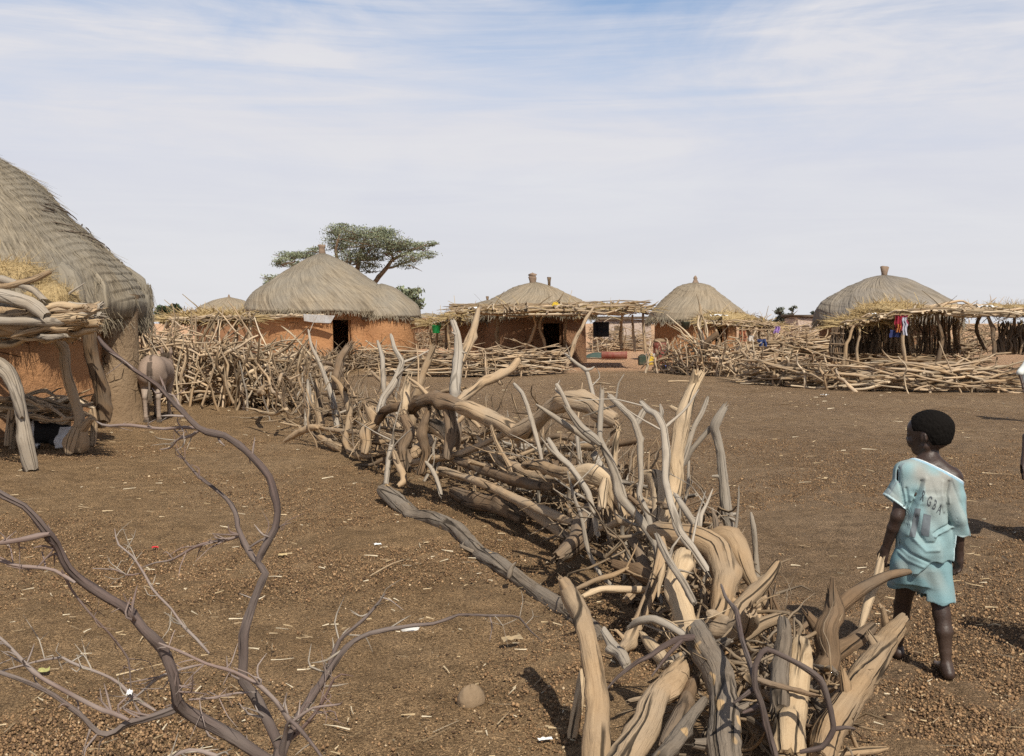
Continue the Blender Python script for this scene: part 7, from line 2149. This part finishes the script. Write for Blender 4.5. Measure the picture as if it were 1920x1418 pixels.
tag(g.build('trough', M['red'], None), 'worn red trough lying on the sand before the long shade roof', 'trough')
# low green heap left of the trough
g = Geo(); rng = np.random.default_rng(72)
c_ = ground(1122, 672)
m_, n_ = 16, 9
Vq = [(c_[0] + (i / 15 - .5) * 1.5, c_[1] + (j / 8 - .5) * .9, .03 + .22 * math.sin(math.pi * i / 15) * math.sin(math.pi * j / 8) + rng.uniform(0, .035)) for j in range(n_) for i in range(m_)]
g.add(Vq, [[j * m_ + i, j * m_ + i + 1, (j + 1) * m_ + i + 1, (j + 1) * m_ + i] for j in range(n_ - 1) for i in range(m_ - 1)])
tag(g.build('tarpaulin', plain('dark_green_tarpaulin', (.06, .09, .075), .7, .3, 5), None), 'crumpled dark green tarpaulin heap left of the red trough', 'tarpaulin')


def hung_cloth(name, label, x0, x1, y0, y1, D, mats, seed):
    """cloths hanging side by side from a pole, each a part"""
    root = empty(name, at((x0 + x1) / 2, y0, D), label, 'clothes')
    rng = np.random.default_rng(seed); n = len(mats)
    for i, (m, fx0, fx1, fy0, fy1, dd) in enumerate(mats):
        xx = np.linspace(x0 + (x1 - x0) * fx0, x0 + (x1 - x0) * fx1, 8); yy = np.linspace(y0 + (y1 - y0) * fy0, y0 + (y1 - y0) * fy1, 8)
        Vc = np.array([at(x + rng.normal(0, .4) + 1.2 * math.sin(y * .35 + i), y + rng.normal(0, .3) + (1.5 * abs(k_ - 3.5) / 3.5 if r_ == 7 else 0), D + dd + .06 * math.sin(k_ * 1.7 + i)) for r_, y in enumerate(yy) for k_, x in enumerate(xx)])
        g = Geo(); g.add(Vc, [[j * 8 + k_, j * 8 + k_ + 1, (j + 1) * 8 + k_ + 1, (j + 1) * 8 + k_] for j in range(7) for k_ in range(7)])
        child(g, 'garment', m, root)
    g = Geo(); limb(g, [at(x0 - 8, y0 - 2, D), at(x1 + 8, y0 - 2, D)], [.02, .018], rng, 6); child(g, 'hanging_pole', M['tan'], root)


cl = lambda nm, c: plain(nm, c, .9, .2, 14)
hung_cloth('hanging_clothes', 'red, orange and white clothes hanging under the straw-heaped shelter', 1678, 1702, 592, 628, 28.2,
           [(cl('red_cloth', (.30, .025, .045)), .0, .55, .0, .75, 0), (cl('orange_cloth', (.42, .15, .05)), .1, .45, .45, .85, -.06), (cl('white_cloth', (.45, .45, .52)), .55, .95, .1, 1.0, -.04), (cl('magenta_cloth', (.22, .03, .06)), .6, 1.0, 0, .5, .03), (cl('blue_cloth', (.03, .04, .12)), -.4, .5, .75, 1.1, .05)], 77)
hung_cloth('hanging_clothes', 'mauve cloth hung on a stake at the right of the pointed hut', 1452, 1462, 612, 624, 34.6, [(M['purple'], 0, 1, 0, 1, 0)], 78)
hung_cloth('hanging_clothes', 'orange and blue rags hung right of the palm stalks', 1388, 1440, 620, 652, 33.4, [(cl('orange_rag', (.33, .13, .07)), .0, .22, .0, .62, 0), (cl('blue_rag', (.04, .06, .15)), .65, .95, .5, .9, 0), (cl('pale_rag', (.55, .5, .45)), .3, .5, .3, .6, 0)], 79)


def scrap(name, label, cat, px, py, size, mat, seed, d=None, z=.004, fold=.25):
    rng = np.random.default_rng(seed)
    p = ground(px, py) if d is None else at(px, py, d)
    g = Geo(); n = 6; a = rng.uniform(0, 3.14)
    Vq = []
    for j in range(n):
        for i in range(n):
            u_, v_ = (i / (n - 1) - .5) * size[0], (j / (n - 1) - .5) * size[1]
            Vq.append((p[0] + u_ * math.cos(a * .15) - v_ * .3, p[1] + v_ + u_ * math.sin(a * .15), p[2] + z + abs(rng.normal(0, fold * size[1] * .3)) + .4 * fold * size[1] * math.sin(i * 1.3 + j)**2))
    g.add(Vq, [[j * n + i, j * n + i + 1, (j + 1) * n + i + 1, (j + 1) * n + i] for j in range(n - 1) for i in range(n - 1)])
    return tag(g.build(name, mat, None, smooth=False), label, cat)


scrap('plastic_scrap', 'white scrap lying on the earth left of the front log heap', 'litter', 1022, 1388, (.055, .022), M['white'], 1)
scrap('plastic_scrap', 'tiny bright red scrap on the earth between the shrub branches', 'litter', 291, 1028, (.045, .04), M['scrapred'], 2)
scrap('dry_leaf', 'yellowish green leaf lying among the shrub twigs at the left', 'leaf', 82, 1260, (.05, .05), M['wilt'], 3)
scrap('dry_leaf', 'crumpled pale leaf beside the tip of the long shrub spray', 'leaf', 960, 1200, (.11, .06), plain('papery_leaf', (.36, .27, .16), .8), 4)
scrap('dry_leaf', 'pale curled leaf on the earth under the arching stem', 'leaf', 530, 1042, (.06, .05), plain('pale_dry_leaf', (.5, .38, .2), .8), 5)
scrap('plastic_scrap', 'white scrap on the dark ground far behind the fence, before the palm stalks', 'litter', 1545, 742, (.16, .16), M['white'], 6)
scrap('plastic_scrap', 'small white scrap on the earth left of the spotted bark log', 'litter', 708, 1022, (.05, .04), M['white'], 7)
scrap('plastic_scrap', 'white bag scrap on the straw roof beside the pointed hut', 'litter', 1348, 594, (.5, .4), M['white'], 8, 36.2)
scrap('plastic_scrap', 'white bag scrap on the roof of the slanting straw-heaped shelter', 'litter', 1638, 590, (.22, .2), M['white'], 9, 28.7)
scrap('plastic_scrap', 'white bag scrap among the straw bundles on the long flat roof', 'litter', 1850, 578, (.5, .5), M['white'], 10, 28.6)
scrap('plastic_scrap', 'pale plastic scrap at the left end of the long shade roof', 'litter', 890, 580, (.4, .4), M['white'], 11, 35.6)
scrap('plastic_scrap', 'white scrap stuck on the earth near the bottom of the shrub', 'litter', 243, 1304, (.012, .03), M['white'], 12, 2.13)
# half-buried stone
g = Geo(); p = ground(882, 1310); rng = np.random.default_rng(5)
V = []
lathe(g, (p[0], p[1], -.012), [(.055, -.01), (.056, .012), (.048, .035), (.034, .055), (.016, .066), (.001, .068)], 14, fn=lambda A, K, R, Z: (R * (1 + .16 * np.sin(2 * A + .6) + .09 * np.sin(3 * A + K * .4)), Z * (1 + .1 * np.sin(A * 2))))
tag(g.build('stone', M['stone'], None), 'smooth tan stone half buried in the earth near the bottom middle', 'stone')
for (x0, y0, x1, y1, lb) in [(1112, 720, 1145, 722, 'pale stick lying on the dark yard just behind the wavy trunk'), (1252, 717, 1296, 717, 'straight pale stick lying on the dark yard left of the tall split log'), (1132, 738, 1160, 739, 'shorter pale stick lying on the dark yard behind the silver branches'), (694, 1082, 768, 1048, 'thin bent twig lying on the bare earth in the middle')]:
    a, b = ground(x0, y0), ground(x1, y1); g = Geo(); m_ = (a + b) / 2 + [0, .03, .01]
    r0 = 1.7 / F * a[1]
    limb(g, [a + [0, 0, r0], m_ + [0, 0, r0], b + [0, 0, r0]], [r0, r0 * .9, r0 * .6], np.random.default_rng(int(x0)), 6, .1, .1); tag(g.build('stick', M['pale'], None), lb, 'stick')
